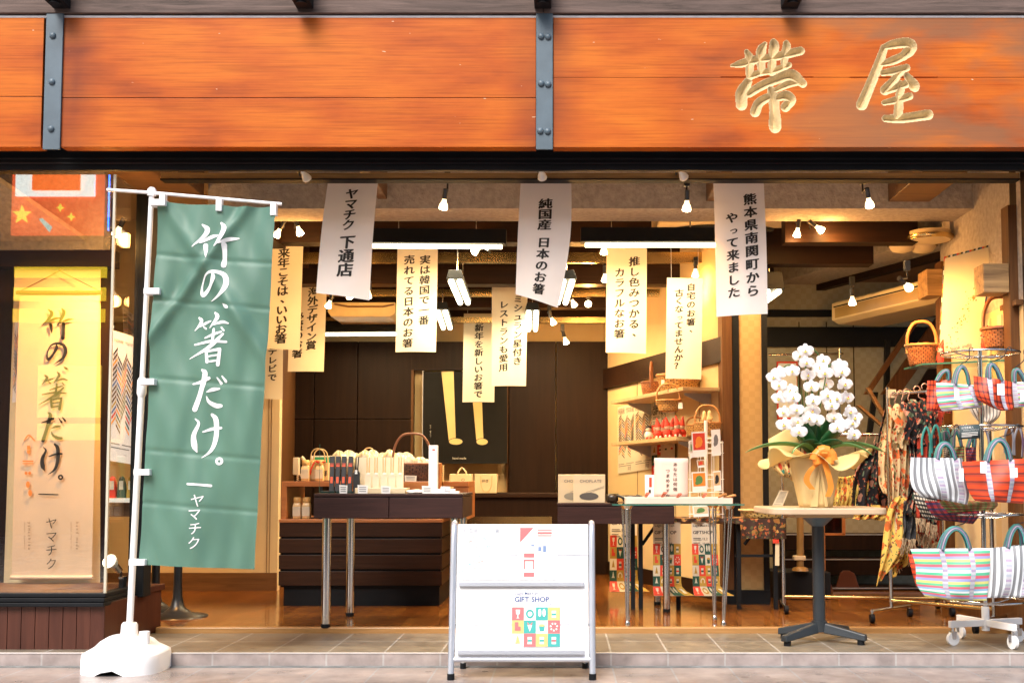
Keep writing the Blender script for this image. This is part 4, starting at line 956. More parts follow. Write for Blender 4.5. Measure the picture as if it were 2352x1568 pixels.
# ================================================================ HANGING PAPER BANNERS
def banner(label, group, q, Y, cols, mat, bow=0, bell=0, wav=.012, off=.004, bold=.075):
    P = quadmap(*q, Y, bow, wav, bell); t = T('paper_banner', label, 'banner', P(.5, 0), group)
    sheetobj('sheet', P, mat, t, 6, 16)
    mb = MB(); asp = P.w/P.h
    for s_, u, v0, dv, su in cols: column(mb, s_, P, u, v0, dv, su, asp, off=off, shear=.14, bold=bold)
    mb.build('brush_writing', m_ink, t)
    if group == G2:
        for u in (.12, .88): c0 = P(u, .005, .001); MB().tube([c0, c0+Vector((0, .01, .45))], .0012, 4).build('thread', m_card, t)
    return t
G1 = 'white paper banners under the shutter box'; G2 = 'paper banners hanging inside the shop'
banner('white paper banner with one column of writing, leftmost under the shutter box', G1, ((754,413),(868.6,413),(848,689),(725,672)), 6.55, [('ヤマチク', .5, .125, .091, .26), ('下通店', .51, .545, .117, .31)], m_paper, bow=-.03)
banner('white paper banner with a bulging skewed lower edge, middle one under the shutter box', G1, ((1196,416),(1312,416),(1281,706),(1184,675)), 6.55, [('純国産', .49, .2, .091, .27), ('日本のお箸', .5, .53, .094, .26)], m_paper, bow=-.05, bell=.03)
banner('white paper banner with two columns of writing, rightmost under the shutter box', G1, ((1638.5,416),(1754,416),(1764,720),(1646,727)), 6.55, [('熊本県南関町から', .7, .14, .098, .27), ('やって来ました', .33, .28, .092, .25)], m_paper, bow=-.02)
banner('narrow warm paper partly behind the right edge of the green flag', G2, ((604,553),(697,555),(688,804),(595,800)), 8.1, [('来年こそは、いいお箸', .52, .11, .088, .3)], m_paperw)
banner('warm paper behind the left white banner, with two columns of writing', G2, ((668,633),(752,633),(743,853),(660,853)), 9.2, [('海外デザイン賞', .62, .17, .093, .3), ('受賞のお箸', .24, .44, .093, .3)], m_paperw)
banner('lowest warm paper at the flag edge, mostly hidden behind another paper', G2, ((580,690),(652,692),(648,917),(578,915)), 8.85, [('テレビで', .66, .515, .088, .3)], m_paperw)
banner('warm paper with two full columns, below the left tube lamp', G2, ((913,566),(1006,567),(1001,808),(908,808)), 8.1, [('実は韓国で一番', .68, .125, .096, .27), ('売れてる日本のお箸', .29, .125, .099, .27)], m_paperw)
banner('lowest centre warm paper with a single column, partly behind its neighbour', G2, ((1065.5,720),(1138,720),(1135,923),(1062,923)), 10.1, [('新年を新しいお箸で', .48, .16, .094, .29)], m_paperw)
banner('warm paper behind the middle white banner, with two columns', G2, ((1130,657),(1212,657),(1208,886),(1129,886)), 9.2, [('ミシュラン星付き', .73, .13, .089, .27), ('レストランも愛用', .33, .185, .09, .27)], m_paperw)
banner('warm paper with two columns under the right tube lamp', G2, ((1393.5,566),(1486,566),(1484,812),(1391.5,809)), 8.1, [('推し色みつかる、', .68, .14, .098, .28), ('カラフルなお箸', .32, .245, .096, .27)], m_paperw)
banner('warm paper ending in a question mark, left of the right white banner', G2, ((1532,637.5),(1614,639),(1611,871),(1529,869)), 8.0, [('自宅のお箸、', .67, .09, .087, .25), ('古くなってませんか？', .34, .15, .08, .25)], m_paperw)

# ================================================================ GREEN FLAG
YG = 5.67
foot = gd(295, 1545, 0)
t = T('flag_banner', 'tall green flag with white writing on a white pole in a white water base', 'flag', (foot.x, 5.85, 0))
pb, pt = at(295, 1490, 5.84), at(349, 436, YG+.03)
pm = pb.lerp(pt, .57)
mb = MB(); mb.cyl(pb, pm, .0165, n=14); mb.build('lower_pole', m_white, t); MB().cyl(pm, pt, .013, n=14).build('upper_pole', m_white, t)
MB().tube([pm-(pt-pm).normalized()*.05, pm-(pt-pm).normalized()*.03, pm+(pt-pm).normalized()*.035, pm+(pt-pm).normalized()*.05], [.017, .024, .023, .015], 14).build('joint_collar', m_white, t)
ds = (pt-pb).normalized()
MB().tube([pt-ds*.03, pt, pt+ds*.012], [.022, .022, .012], 14).build('top_cap', m_white, t)
MB().tube([at(246, 436, YG+.02), at(350, 443, YG+.02), at(647, 469, YG+.02)], .0085, 10).build('cross_rod', m_white, t)
# base: a moulded water tank
c = Vector((at(290, 1500, 5.85).x, 5.86, 0)); hw = 92*5.67/F
mb = MB(); prof = []
def tank(u, v):
    a = 2*PI*u; r = 1
    lev = [(1.0, 0), (1.0, .07), (.98, .095), (.72, .125), (.6, .15), (.42, .172), (.2, .178), (.0, .18)]
    k = v*(len(lev)-1); i = min(int(k), len(lev)-2); f = k-i
    rr = lev[i][0]*(1-f)+lev[i+1][0]*f; z = lev[i][1]*(1-f)+lev[i+1][1]*f
    e = 3.2; x = abs(math.cos(a))**(2/e)*math.copysign(1, math.cos(a)); y = abs(math.sin(a))**(2/e)*math.copysign(1, math.sin(a))
    dent = max(0, 1-abs(x+.1)*3.2)*max(0, -y) if v < .3 else 0
    return Vector((c.x+x*hw*rr, c.y+y*hw*rr*(1-.06*dent), z+(.035*dent if v < .16 else 0)))
mb.sheet(tank, 48, 21); mb.build('water_base', m_white, t)
MB().tube([pb-ds*.02, pb+ds*.1], [.036, .034], 16).build('base_socket', m_white, t)
MB().tube([pb+ds*.06, pb+ds*.07, pb+ds*.125, pb+ds*.135], [.04, .043, .04, .034], 16).build('screw_cap', m_white, t)
MB().tube([(c.x+.105, c.y-.05, .13), (c.x+.105, c.y-.05, .2)], [.028, .026], 14).build('filler_cap', m_white, t)
MB().lathe([(.05, 0), (.05, .001)], (c.x-.02, c.y-hw*.94, .002), 12, 1.2, .3).build('rubber_foot', m_black, t)
def flagP(u, v, d=0):
    x0, x1 = (1450*(1-v)+1268*v)*.25008, (2538*(1-v)+2330*v)*.25008
    y0 = 461*(1-v)+1296*v; y1 = 476*(1-v)+1307*v
    sag = 9*math.sin(PI*u)*(1-v)**3*(abs(math.sin(2*PI*u))*.5+.5)
    px = x0*(1-u)+x1*u; py = y0*(1-u)+y1*u+sag*.4
    y = YG+.016*math.sin(4.2*u+3*v)+.010*math.sin(9*u-7*v+1)+.009*math.sin(3*(u*3+v*5))*(1-.5*v)+.004*math.sin(31*u+9*v)*math.sin(6*v+2*u)+.003*math.sin(23*u-40*v)
    y -= .024*math.exp(-((u*.6+(1-v)*1.4-1.42)/.05)**2)+.022*math.exp(-((u*.8-(1-v)*1.6+1.0)/.045)**2)
    for fv in (.145, .27, .485, .685, .83): y += .005*math.exp(-(((v-fv-.012*u))/.006)**2)
    p = at(px, py, YG); return Vector((p.x, y-d, p.z))
fl = MB().sheet(flagP, 90, 200).build('flag_cloth', m_teal, t)
def fmap(x, y):
    px, py = x*.25008, 392.2+y*.25008
    v = (py-468)/833; x0, x1 = (1450*(1-v)+1268*v)*.25008, (2538*(1-v)+2330*v)*.25008; u = (px-x0)/(x1-x0)
    v = (py-(461*(1-u)+476*u))/(835*(1-u)+831*u)
    return flagP(u, v, .003)
w_ = MB(); brush(w_, fmap); ribbon(w_, [(1735,2873,20),(1840,2880,20),(1945,2890,24)], fmap)
for ch, x, y, s_ in (('ヤ', 1828, 3024, 135), ('マ', 1800, 3148, 125), ('チ', 1808, 3278, 125), ('ク', 1800, 3410, 125)):
    put(w_, ch, lambda u, v, d: fmap(x+u, y+v), 0, 0, s_, s_, off=-.002, shear=.06)
w_.build('brush_writing', m_inkw, t)
lp = []
for (x, y0, y1) in ((618*.25008*0+372, 444, 471), (502, 454, 484), (627, 465, 494)):
    MB().pbox(x-7, y0, x+7, y1, YG-.022, .036).build('cloth_loop', m_white, t, bev=.002)
for (y, x) in ((463, 343), (667, 330), (875, 318), (1083, 307), (1290, 296)):
    MB().pbox(x-1, y-6, x+36, y+8, YG-.026, .06).build('cloth_loop', m_white, t, bev=.002)

# ================================================================ NOTICE STAND
t = T('notice_stand', 'white sign stand with silver tube frame carrying notices paled to look overexposed', 'sign stand', (at(1199, 1553, 5.6).x, 5.62, 0))
XA, XB = at(1036, 1553, 5.58).x, at(1361, 1553, 5.58).x
zt = at(1200, 1203, 5.72).z
def fr(x, y0, z0, y1, z1): return [(x, y0, z0), (x, y1, z1)]
sg = lambda z: 5.57+.12*z/zt                          # the sloping face
for x in (XA, XB):
    MB().tube(catmull([(x, 5.57, .02), (x, sg(zt*.5), zt*.5), (x, sg(zt*.92), zt*.92), (x, sg(zt)+.02, zt), (x, sg(zt)+.06, zt)], 5), .0155, 12).build('front_tube', m_alu, t)
    s_ = 1 if x < 0 else -1
    MB().tube([(x+s_*.03, 5.9, .02), (x+s_*.03, 5.76, zt-.05)], .013, 10).build('rear_tube', m_alu, t)
    MB().cyl((x, 5.57, 0), (x, 5.57, .03), .018, n=12).build('rubber_foot', m_black, t); MB().cyl((x+s_*.03, 5.9, 0), (x+s_*.03, 5.9, .03), .015, n=12).build('rubber_foot', m_black, t)
def face(z0, z1, x0, x1, d=.0, th=.012):
    return MB().hexa([(x0, sg(z0)-d, z0), (x1, sg(z0)-d, z0), (x1, sg(z1)-d, z1), (x0, sg(z1)-d, z1)], [(x0, sg(z0)+th-d, z0), (x1, sg(z0)+th-d, z0), (x1, sg(z1)+th-d, z1), (x0, sg(z1)+th-d, z1)])
zz = lambda py: at(1200, py, 5.62).z
face(zz(1506), zt, XA+.018, XB-.018).build('board', m_white, t, bev=.002)
for y0, y1 in ((1335, 1346), (1488, 1499)): face(zz(y1), zz(y0), XA+.03, XB-.04, .02, .02).build('shelf_lip', m_alu, t, bev=.003)
MB().tube([(XA, sg(zz(1511)), zz(1511)), (XB, sg(zz(1511)), zz(1511))], .0125, 10).build('bottom_tube', m_alu, t)
MB().tube([(XA+.03, 5.9, .14), (XB-.03, 5.9, .14)], .01, 8).build('rear_tube', m_alu, t)
for y in (1275, 1432): face(zz(y)-.002, zz(y), XA+.02, XB-.02, .0035, .003).build('cover_seam', m_alu, t)
def standP(x0, y0, x1, y1):
    a = at(x0, y0, 5.62).x; b = at(x1, y0, 5.62).x; z0_, z1_ = zz(y1), zz(y0)
    def P(u, v, d=0): z = z1_+(z0_-z1_)*v; return Vector((a+(b-a)*u, sg(z)-.0045-d, z))
    P.w = b-a; P.h = z1_-z0_; return P
P = standP(1176, 1354, 1286, 1482); g = T('gift_poster', 'gift shop poster with squares paled to look overexposed on the sign stand', 'poster', P(.5, 1)); sheetobj('sheet', P, m_card, g, 1, 1); gift_print(g, P, 3, True, .31)  # pastel inks put the strong daylight's overexposure into the print
P = standP(1056, 1212, 1172, 1332); g = T('overexposed_poster', 'white poster with scattered sticks paled to look overexposed on the sign stand', 'poster', P(.5, 1)); sheetobj('sheet', P, m_card, g, 1, 1)
mb = MB(); rr = random.Random(5)
for k in range(34):
    u, v = rr.uniform(.02, .6), rr.uniform(.12, .85); a = rr.choice([-.3, .9]); l_ = rr.uniform(.03, .09); mb.mi = rr.choice([0, 1, 2, 3])
    e = Vector((math.cos(a)*l_, math.sin(a)*l_)); n_ = Vector((-math.sin(a), math.cos(a)))*.006; poly(mb, P, [(u-e.x-n_.x, v-e.y-n_.y), (u-e.x+n_.x, v-e.y+n_.y), (u+e.x+n_.x, v+e.y+n_.y), (u+e.x-n_.x, v+e.y-n_.y)], .001)
overexp = [M('overexposed_blue', (.3, .48, .56), .7, var=0), M('overexposed_pink', (.65, .25, .28), .7, var=0), M('overexposed_teal', (.2, .5, .5), .7, var=0), M('overexposed_grey', (.36, .4, .48), .7, var=0)]  # stick colours lightened to carry the overexposure
mb.build('stick_print', overexp, g); mb = MB(); line(mb, '純国産 竹のお箸', P, .05, .06, .1, 1, shear=0, off=0); mb.build('lettering', overexp[3], g)
P = standP(1188, 1210, 1280, 1332); g = T('overexposed_poster', 'white poster with pink corner and blocks paled as overexposed on the sign stand', 'poster', P(.5, 1)); sheetobj('sheet', P, m_card, g, 1, 1)
mb = MB(); poly(mb, P, [(.06, .02), (.06, .3), (.4, .02)], .001)
for r in ((.16, .5, .42, .58), (.16, .62, .19, .8), (.39, .62, .42, .8), (.16, .62, .42, .65), (.16, .86, .42, .94), (.5, .06, .86, .08), (.5, .16, .86, .18), (.5, .1, .86, .14)): rect(mb, P, *r, .001)
mb.mi = 1
for r in ((.52, .38, .6, .46), (.64, .36, .72, .48), (.34, .34, .42, .37), (.9, .2, .92, .24), (.9, .36, .92, .4)): rect(mb, P, *r, .001)
mb.build('pale_blocks', [m_pinkp, M('overexposed_navy', (.16, .24, .42), .7, var=0)], g)  # block colours paled by the same painted overexposure
# ================================================================ LEFT TABLE AND TILL
def legs(t, pts, z1, r, mat, z0=.1, foot=True):
    for (x, y) in pts:
        l = MB().cyl((x, y, z0+.02), (x, y, z1), r, n=16).build('leg', mat, t)
        if foot: MB().cyl((x, y, z0), (x, y, z0+.022), r*1.04, n=16).build('rubber_foot', m_black, l)
TY = 6.68
xa, xb = at(720, 1160, TY).x, at(1063, 1160, TY).x
z1, z0 = at(900, 1133, TY).z, at(900, 1190, TY).z; zs = at(900, 1141, TY).z
t = T('display_table', 'dark walnut table with two drawers and round chrome legs', 'table', ((xa+xb)/2, TY+.35, .1))
MB().box(xa, xb, TY, TY+.72, zs+.003, z1).build('table_top', m_table, t, bev=.003)
MB().box(xa+.002, xb-.002, TY+.02, TY+.718, z0, zs).build('carcass', m_table, t)
xm = at(893, 1160, TY).x
for a, b in ((xa+.001, xm-.002), (xm+.002, xb-.001)): MB().box(a, b, TY+.003, TY+.02, z0+.002, zs-.002).build('drawer_front', m_table, t, bev=.002)
legs(t, [(at(748, 1437, 6.74).x, 6.74), (at(788, 1421, 7.08).x, 7.3), (at(1043, 1300, 6.74).x, 6.74), (at(1043, 1300, 6.74).x, 7.3)], z0, .0265, m_chrome)
TZ = z1
# slatted till counter
KY = 7.85
t = T('till_counter', 'dark slatted till counter with an orange wood shelf on top', 'counter', (at(830, 1390, KY).x, KY+.3, .1))
xa, xb = at(640, 1300, KY).x, at(1015, 1300, KY).x
zt = at(800, 1192, KY).z; zk = at(800, 1348, KY).z
MB().box(xa+.03, xb-.02, KY+.03, KY+.75, .1, zk).build('plinth', m_black, t)
mb = MB(); h = (zt-.02-zk)/4
for k in range(4): mb.box(xa, xb, KY, KY+.8, zk+k*h+.012, zk+(k+1)*h-.002)
mb.build('slat_front', m_counter, t, bev=.003)
MB().box(xa+.012, xb-.012, KY+.012, KY+.78, zk, zt-.02).build('carcass', m_black, t)
MB().box(xa-.002, xb+.002, KY-.006, KY+.81, zt-.022, zt).build('counter_top', m_orangewood, t, bev=.003)
zu = at(800, 1105, KY).z; zv = at(800, 1117, KY).z
MB().box(xa, at(1075, 1110, KY).x, KY+.05, KY+.6, zv, zu).build('upper_shelf', m_orangewood, t, bev=.003)
MB().box(xa, xa+.035, KY+.05, KY+.6, zt, zv).build('shelf_end', m_orangewood, t)
MB().box(at(730, 1110, KY).x, at(738, 1110, KY).x, KY+.05, KY+.6, zt, zv).build('divider', m_black, t)
MB().box(at(1040, 1110, KY).x, at(1075, 1110, KY).x, KY+.06, KY+.6, zt, zv).build('shelf_end', m_orangewood, t)
for i, (px, py, Y) in enumerate(((702, 1104, KY+.14), (719, 1104, KY+.2), (735, 1104, KY+.16), (683, 1187, KY+.12), (704, 1187, KY+.12))):
    c = at(px, py, Y); c.z = zu if i < 3 else zt
    if i in (0, 3): 
        t = T('jar', 'square jar with orange lid on the upper till shelf' if i == 0 else 'square jar with orange lid in the shelf bay below', 'jar', c, 'jars on the till counter')
        MB().lathe([(.001, 0), (.036, .002), (.038, .01), (.038, .095), (.03, .11), (.024, .116)], c, 4).build('body', m_jar, t, bev=.004)
        MB().lathe([(.026, .114), (.028, .118), (.028, .146), (.02, .15)], c, 16).build('lid', m_jarlid, t)
        MB().box(c.x-.027, c.x+.027, c.y-.0305, c.y-.0285, c.z+.02, c.z+.085).build('paper_label', m_paperw, t)
        for ch in t.children: 
            if ch.name.startswith('body'): ch.rotation_euler.z = PI/4
        src = t
    else: dup(src, c-src.location, src['label'])
t = T('telephone', 'ivory wall telephone with a coiled cord beside the till', 'telephone', at(682, 1100, 8.3)); Y = 8.3
MB().pbox(672, 1050, 686, 1090, Y, .05).build('cradle', m_phone, t, bev=.006)
MB().tube(catmull([at(694, 1050, Y-.03), at(699, 1058, Y-.05), at(700, 1072, Y-.05), at(697, 1086, Y-.03), at(691, 1092, Y-.02)], 5), [.012]*8+[.010]*8+[.014]*5, 8).build('handset', m_phone, t)
MB().tube([at(684+2.4*math.cos(k*.9), 1090+k*.55, Y-.02+.006*math.sin(k*.9)) for k in range(26)], .003, 5).build('coil_cord', m_phone, t)
t = T('notice_card', 'green notice card with a white border behind the jars', 'card', at(738, 1095, 8.35)); MB().pbox(715, 1046, 764, 1098, 8.35, .006).build('card', m_card, t); MB().pbox(719, 1049, 764, 1094, 8.345, .004).build('green_field', M('shop_green', (.03, .32, .16), .6), t)
def paperbag(label, q, Y, deep, mat, handle=None, tie=False, mark=None):
    P = quadmap(*q, Y); b = MB(); c = [P(0, 0), P(1, 0), P(1, 1), P(0, 1)]; o = Vector((0, deep, 0))
    t = T('paper_bag', label, 'bag', (P(.5, 1)+o/2))
    b.hexa(c, [p_+o for p_ in c]).build('body', mat, t, bev=.004)
    if handle:
        hx, hy, hw_ = handle
        for dy in (.0, deep):
            MB().tube(catmull([at(hx-hw_, q[0][1], Y)+Vector((0, dy, 0)), at(hx-hw_*.8, hy+8, Y)+Vector((0, dy, 0)), at(hx, hy, Y)+Vector((0, dy, 0)), at(hx+hw_*.8, hy+8, Y)+Vector((0, dy, 0)), at(hx+hw_, q[0][1], Y)+Vector((0, dy, 0))], 5), .004, 6).build('handle', mat, t)
    if mark: mark(t, P)
    return t
def mk(t, P):
    mb = MB(); put(mb, '拝', P, .82, .62, .3, .3*P.w/P.h, d=.003, off=.01); mb.build('brush_writing', m_ink, t)
paperbag('tall kraft bag with a red ribbon tied under its fanned handle', ((706,1062),(754,1062),(754,1103),(702,1103)), 8.02, .1, m_kraft, (730, 1030, 17), mark=mk)
t = T('ribbon_tie', 'red ribbon bow tied round the neck of the kraft bag', 'ribbon', at(735, 1060, 8.0)); MB().tube([at(722, 1058, 8.0), at(732, 1061, 7.99), at(748, 1060, 8.0)], [.004, .012, .004], 8).build('knot', m_red, t)
MB().tube([at(724, 1058, 8.0), at(715, 1075, 7.99), at(712, 1090, 8.0)], .006, 6).build('tail', m_red, t)
# heap of bagged goods behind
def puff(label, group, px, py, rx, ry, Y, mat, seed):
    rr = random.Random(seed); c = at(px, py, Y); k = Y/F
    def fn(u, v):
        a, b = 2*PI*u, PI*v; n_ = 1+.16*math.sin(3*a+seed)+.14*math.sin(5*b+2*a+seed*2)+.1*math.sin(9*a+4*b)
        return c+Vector((rx*k*math.cos(a)*math.sin(b)*n_, .05*math.sin(a)*math.sin(b), ry*k*math.cos(b)*(1+.2*math.sin(7*a+seed))))
    return MB().sheet(fn, 26, 14).build('cellophane_packet', mat, cat='packet', label=label, group=group)
m_glow = M('pale_cellophane', (.85, .74, .52), .12, var=.25, scale=25, bump=.9, bscale=40, spec=1, thin=.3)
for i in range(9): puff('crinkled clear packet in the pale heap behind the bamboo sets', 'packets heaped behind the table', 778+i*19.5+3*(i % 2), 1056+5*((i*7) % 3), 17, 19+(i*5) % 7, 7.55+.04*(i % 3), m_glow if i % 3 else m_cell, i+1)
MB().tube(catmull([at(835, 1048, 7.75), at(838, 1032, 7.75), at(849, 1028, 7.75), at(858, 1034, 7.75), at(860, 1050, 7.75)], 5), .004, 6).build('cord_loop', m_bamboo, cat='cord', label='thin looped handle rising above the heap of clear packets')
MB().pbox(790, 1062, 1010, 1128, 7.7, .15).build('stock_box', m_orangewood, cat='box', label='low wooden box holding the heap of clear packets', bev=.004)
# dark chopstick sleeves
Y = 6.86
zt = TZ
t = T('sleeve_stand', 'clear acrylic stand with a dark foot under the black chopstick sleeves', 'stand', (at(780, 1133, Y).x, Y, zt)); 
for a, b in ((735, 768), (772, 812)): MB().pbox(a, 1127, b, 1133, Y-.03, .12).build('foot', M('dark_green_acrylic', (.01, .03, .028), .2), t, bev=.002)
MB().pbox(733, 1020, 735, 1130, Y+.07, .003).build('acrylic_back', m_gedge, t)
for i, (xb_, xt_) in enumerate(((761, 763), (774, 777), (788, 790.5), (802, 806))):
    t = T('chopstick_sleeve', 'black chopstick sleeve with an orange label, %s of the row of four' % ('leftmost', 'second from left', 'third from left', 'rightmost')[i], 'sleeve', at(xb_, 1130, Y), 'black chopstick sleeves')
    A, B = at(xb_, 1128, Y), at(xt_, 1047, Y+.05); hw = .0145
    d = (B-A); x = Vector((hw, 0, 0)); n_ = Vector((0, -1, .3)).normalized()*.012
    MB().hexa([A-x, A+x, B+x, B-x], [A-x-n_*1.5, A+x-n_*1.5, B+x-n_*1.5, B-x-n_*1.5]).build('body', m_fur, t, bev=.003)
    lb = MB()
    for f0, f1, w_ in ((.235, .41, .5), (.70, .745, .75), (.77, .79, .75)):
        for s_ in (0,): lb.quad(A+d*f0-x*w_+n_*.1, A+d*f0+x*w_+n_*.1, A+d*f1+x*w_+n_*.1, A+d*f1-x*w_+n_*.1)
    lb.build('orange_label', M('orange_label', (.75, .09, .02), .5), t)
t = T('chopstick_case', 'black case holding two dark chopsticks beside the row of sleeves', 'case', at(819, 1130, Y))
MB().prism([at(*p_, Y) for p_ in ((811, 1130), (826, 1130), (826, 1086), (822, 1080), (815, 1080), (811, 1086))], (0, .02, 0)).build('case_body', m_fur, t, bev=.002)
for a, b in ((817, 818), (821, 824)): MB().cyl(at(a, 1084, Y), at(b, 1049, Y+.01), .005, .003, 8).build('chopstick', m_black, t)
MB().pbox(815, 1079, 821, 1088, Y-.004, .002).build('label', m_card, t)
def card(label, x0, y0, x1, y1, Y, mat=None, lines=3, group=None):
    P = quadmap((x0, y0), (x1, y0+1), (x1-1, y1), (x0+1, y1), Y); t = T('price_card', label, 'card', P(.5, 1), group)
    b = MB(); c = [P(0, 0), P(1, 0), P(1, 1), P(0, 1)]; o = Vector((0, .003, 0)); b.hexa(c, [p_+o for p_ in c]).build('card', mat or m_card, t)
    mb = MB()
    for k in range(lines): rect(mb, P, .15, .2+k*.22, .85, .2+k*.22+.07, .001)
    mb.build('printed_line', m_inkg, t); return t
card('white price card in front of the black sleeves', 779, 1113, 798, 1134, 6.75)
card('white price card at the left front of the bamboo stand', 821, 1113, 845, 1134, 6.72)
card('white price card at the right front of the bamboo stand', 875, 1115, 897, 1134, 6.72)
card('white price card alone between the bamboo stand and the tall box', 969, 1115, 993, 1134, 6.74)
card('pale price card leaning on the dark wicker basket', 929, 1091, 957, 1106, 7.2, m_paperw)
t = T('bamboo_stand', 'pale stepped stand holding the light bamboo chopsticks', 'stand', (at(870, 1133, 6.9).x, 6.9, TZ)); 
MB().pbox(815, 1120, 931, 1133, 6.76, .2).build('lower_step', m_creamw, t, bev=.003); MB().pbox(818, 1050, 927, 1122, 6.98, .012).build('back_board', m_paperw, t)
for i, px in enumerate((846, 864, 883, 901, 919)):
    t = T('bamboo_chopsticks', 'light bamboo chopsticks in a paper sleeve on the stepped stand, %s of five' % ('leftmost', 'second', 'middle', 'fourth', 'rightmost')[i], 'chopsticks', at(px, 1120, 6.8), 'bamboo chopstick sets')
    MB().prism([at(px+a, b, 6.84) for a, b in ((-8, 1121), (7, 1121), (7, 1094), (4, 1086), (-5, 1086), (-8, 1094))], (0, .018, 0)).build('sleeve', m_paperw, t, bev=.002)
    for k in (-3, 1.5): MB().cyl(at(px+k, 1095, 6.855), at(px+k*1.3+1, 1049, 6.87), .005, .0035, 8).build('chopstick', m_bamboo, t)
    MB().pbox(px-3, 1085, px+3, 1090, 6.835, .003).build('seal', m_card, t)
t = T('tall_box', 'tall white box with a small red mark standing on the walnut table', 'box', (at(995, 1133, 6.85).x, 6.9, TZ)); MB().pbox(984, 1022, 1005, 1133, 6.83, .05).build('body', m_card, t, bev=.002)
mb = MB(); mb.pbox(993, 1031, 999, 1034, 6.828, .001); mb.build('red_mark', m_redp, t); MB().tube([at(997, 1022, 6.85), at(998, 1012, 6.85)], .002, 5).build('hanging_loop', m_black, t)
for i, (x0, y0) in enumerate(((993, 1128), (1013, 1128), (1034, 1128), (1003, 1122.5), (1024, 1122.5), (1012, 1117))):
    MB().pbox(x0, y0, x0+20, y0+5, 6.74+.004*(i % 2), .07).build('small_box', m_white, cat='box', label='small flat white box in the stepped pile at the table end', group='pile of small white boxes', bev=.001)
puff('crumpled white packet lying on the front of the walnut table', None, 958, 1129, 22, 5, 6.78, m_card, 4)
def basket(name, label, c, rx, ry, h, mat, hmat, handle_h, flare=1.12, hdir=0, hr=.011, thing=None):
    t = T(name, label, 'basket', c)
    b = MB(); n = 30; lev = [(.86, 0), (.95, h*.3), (1.02, h*.65), (flare, h)]
    vs = []; uv = []
    def fn(u, v):
        k = v*(len(lev)-1); i = min(int(k), len(lev)-2); f = k-i; r = lev[i][0]*(1-f)+lev[i+1][0]*f; z = lev[i][1]*(1-f)+lev[i+1][1]*f
        return Vector((c[0]+rx*r*math.cos(2*PI*u), c[1]+ry*r*math.sin(2*PI*u), c[2]+z))
    b.sheet(fn, n, 9); b.uv = [(u, v*h) for u, v in b.uv]
    b.add([fn(k/n, 0) for k in range(n)], [tuple(range(n))]); b.build('woven_body', mat, t, sol=.008)
    MB().tube([fn(k/28, 1) for k in range(28)], [hr*(1+.25*(k % 2)) for k in range(28)], 7, closed=True).build('rim', hmat, t)
    if handle_h:
        w_ = rx*flare*.92 if hdir == 0 else ry*flare
        ax = Vector((1, 0, 0)) if hdir == 0 else Vector((math.cos(hdir), math.sin(hdir), 0))
        p0 = Vector(c)+Vector((0, 0, h*.6)); top = Vector((0, 0, handle_h))
        MB().tube(catmull([p0-ax*w_, p0-ax*w_*.98+top*.55, p0-ax*w_*.6+top*.92, p0+top, p0+ax*w_*.6+top*.92, p0+ax*w_*.98+top*.55, p0+ax*w_], 6), hr*1.15, 8).build('handle', hmat, t)
    return t
c = at(946, 1104, 7.3); c.z = at(946, 1105, 7.3).z
basket('basket', 'dark wicker basket of bagged rusks with a tall thin handle', c, .125, .1, .11, m_wick3, m_caned, .24, 1.04, hr=.007)
for i, (px, py) in enumerate(((918, 1066), (940, 1062), (965, 1064), (978, 1068))): puff('crinkled packet heaped in the dark wicker basket', 'packets in the dark wicker basket', px, py, 15, 13, 7.3, m_glow if i % 2 else m_cell, i+20)
MB().pbox(905, 1105, 990, 1128, 7.15, .3).build('riser_box', m_orangewood, cat='box', label='orange wood riser under the dark wicker basket', bev=.003)
# rear counter with shopping bags, poster niche and cupboards
BY = 10.5
mb = MB(); zc0, zc1 = .1, at(1000, 785, BY).z
for px in (683, 724, 822, 949): pass
t = T('wall_cupboard', 'tall dark brown cupboard panels along the back wall, left of the niche', 'cupboard', (at(810, 1100, BY).x, BY, .1))
for a, b in ((666, 722), (724, 821), (823, 945)):
    for z0_, z1_ in ((.1, at(800, 962, BY).z-.003), (at(800, 962, BY).z+.003, zc1)): MB().box(at(a, 900, BY).x, at(b, 900, BY).x, BY-.02, BY+.05, z0_, z1_).build('panel', m_darkz, t, bev=.002)
t = T('wall_cupboard', 'tall dark brown cupboard panels along the back wall, right of the niche', 'cupboard', (at(1280, 1100, BY).x, BY, .1))
for a, b in ((1167, 1276), (1278, 1400)): MB().box(at(a, 900, BY).x, at(b, 900, BY).x, BY-.02, BY+.05, .1, zc1).build('panel', m_darkz, t, bev=.002)
MB().box(at(945, 900, BY).x, at(1167, 900, BY).x, BY-.02, BY+.05, at(1050, 850, BY).z, zc1).build('niche_header', m_darkz, cat='panel', label='dark panel above the lit poster niche')
mb = MB(); mb.box(at(945, 900, BY).x, at(950, 900, BY).x, BY-.02, BY+.09, .8, at(1050, 850, BY).z); mb.box(at(1165, 900, BY).x, at(1170, 900, BY).x, BY-.02, BY+.09, .8, at(1050, 850, BY).z)
mb.build('niche_surround', m_brown, cat='surround', label='narrow brown strips at the sides of the poster niche')
PY = 10.42
t = T('framed_poster', 'large black poster of two giant golden chopstick tips in the wall niche', 'poster', at(1055, 1060, PY))
P = quadmap((970, 853), (1165, 853), (1165, 1062), (972, 1060), PY)
sheetobj('sheet', P, M('matt_black_print', (.012, .011, .01), .7, spec=.1), t, 1, 1)
px2uv = lambda x, y: ((x-970)/195, (y-853)/208)
mb = MB(); gp = [[(1014, 853), (1042, 853), (1046, 1014), (1030, 1014)], [(1086, 924), (1107, 924), (1110, 1014), (1094, 1014)]]
for q in gp: poly(mb, P, [px2uv(*a) for a in q], .003)
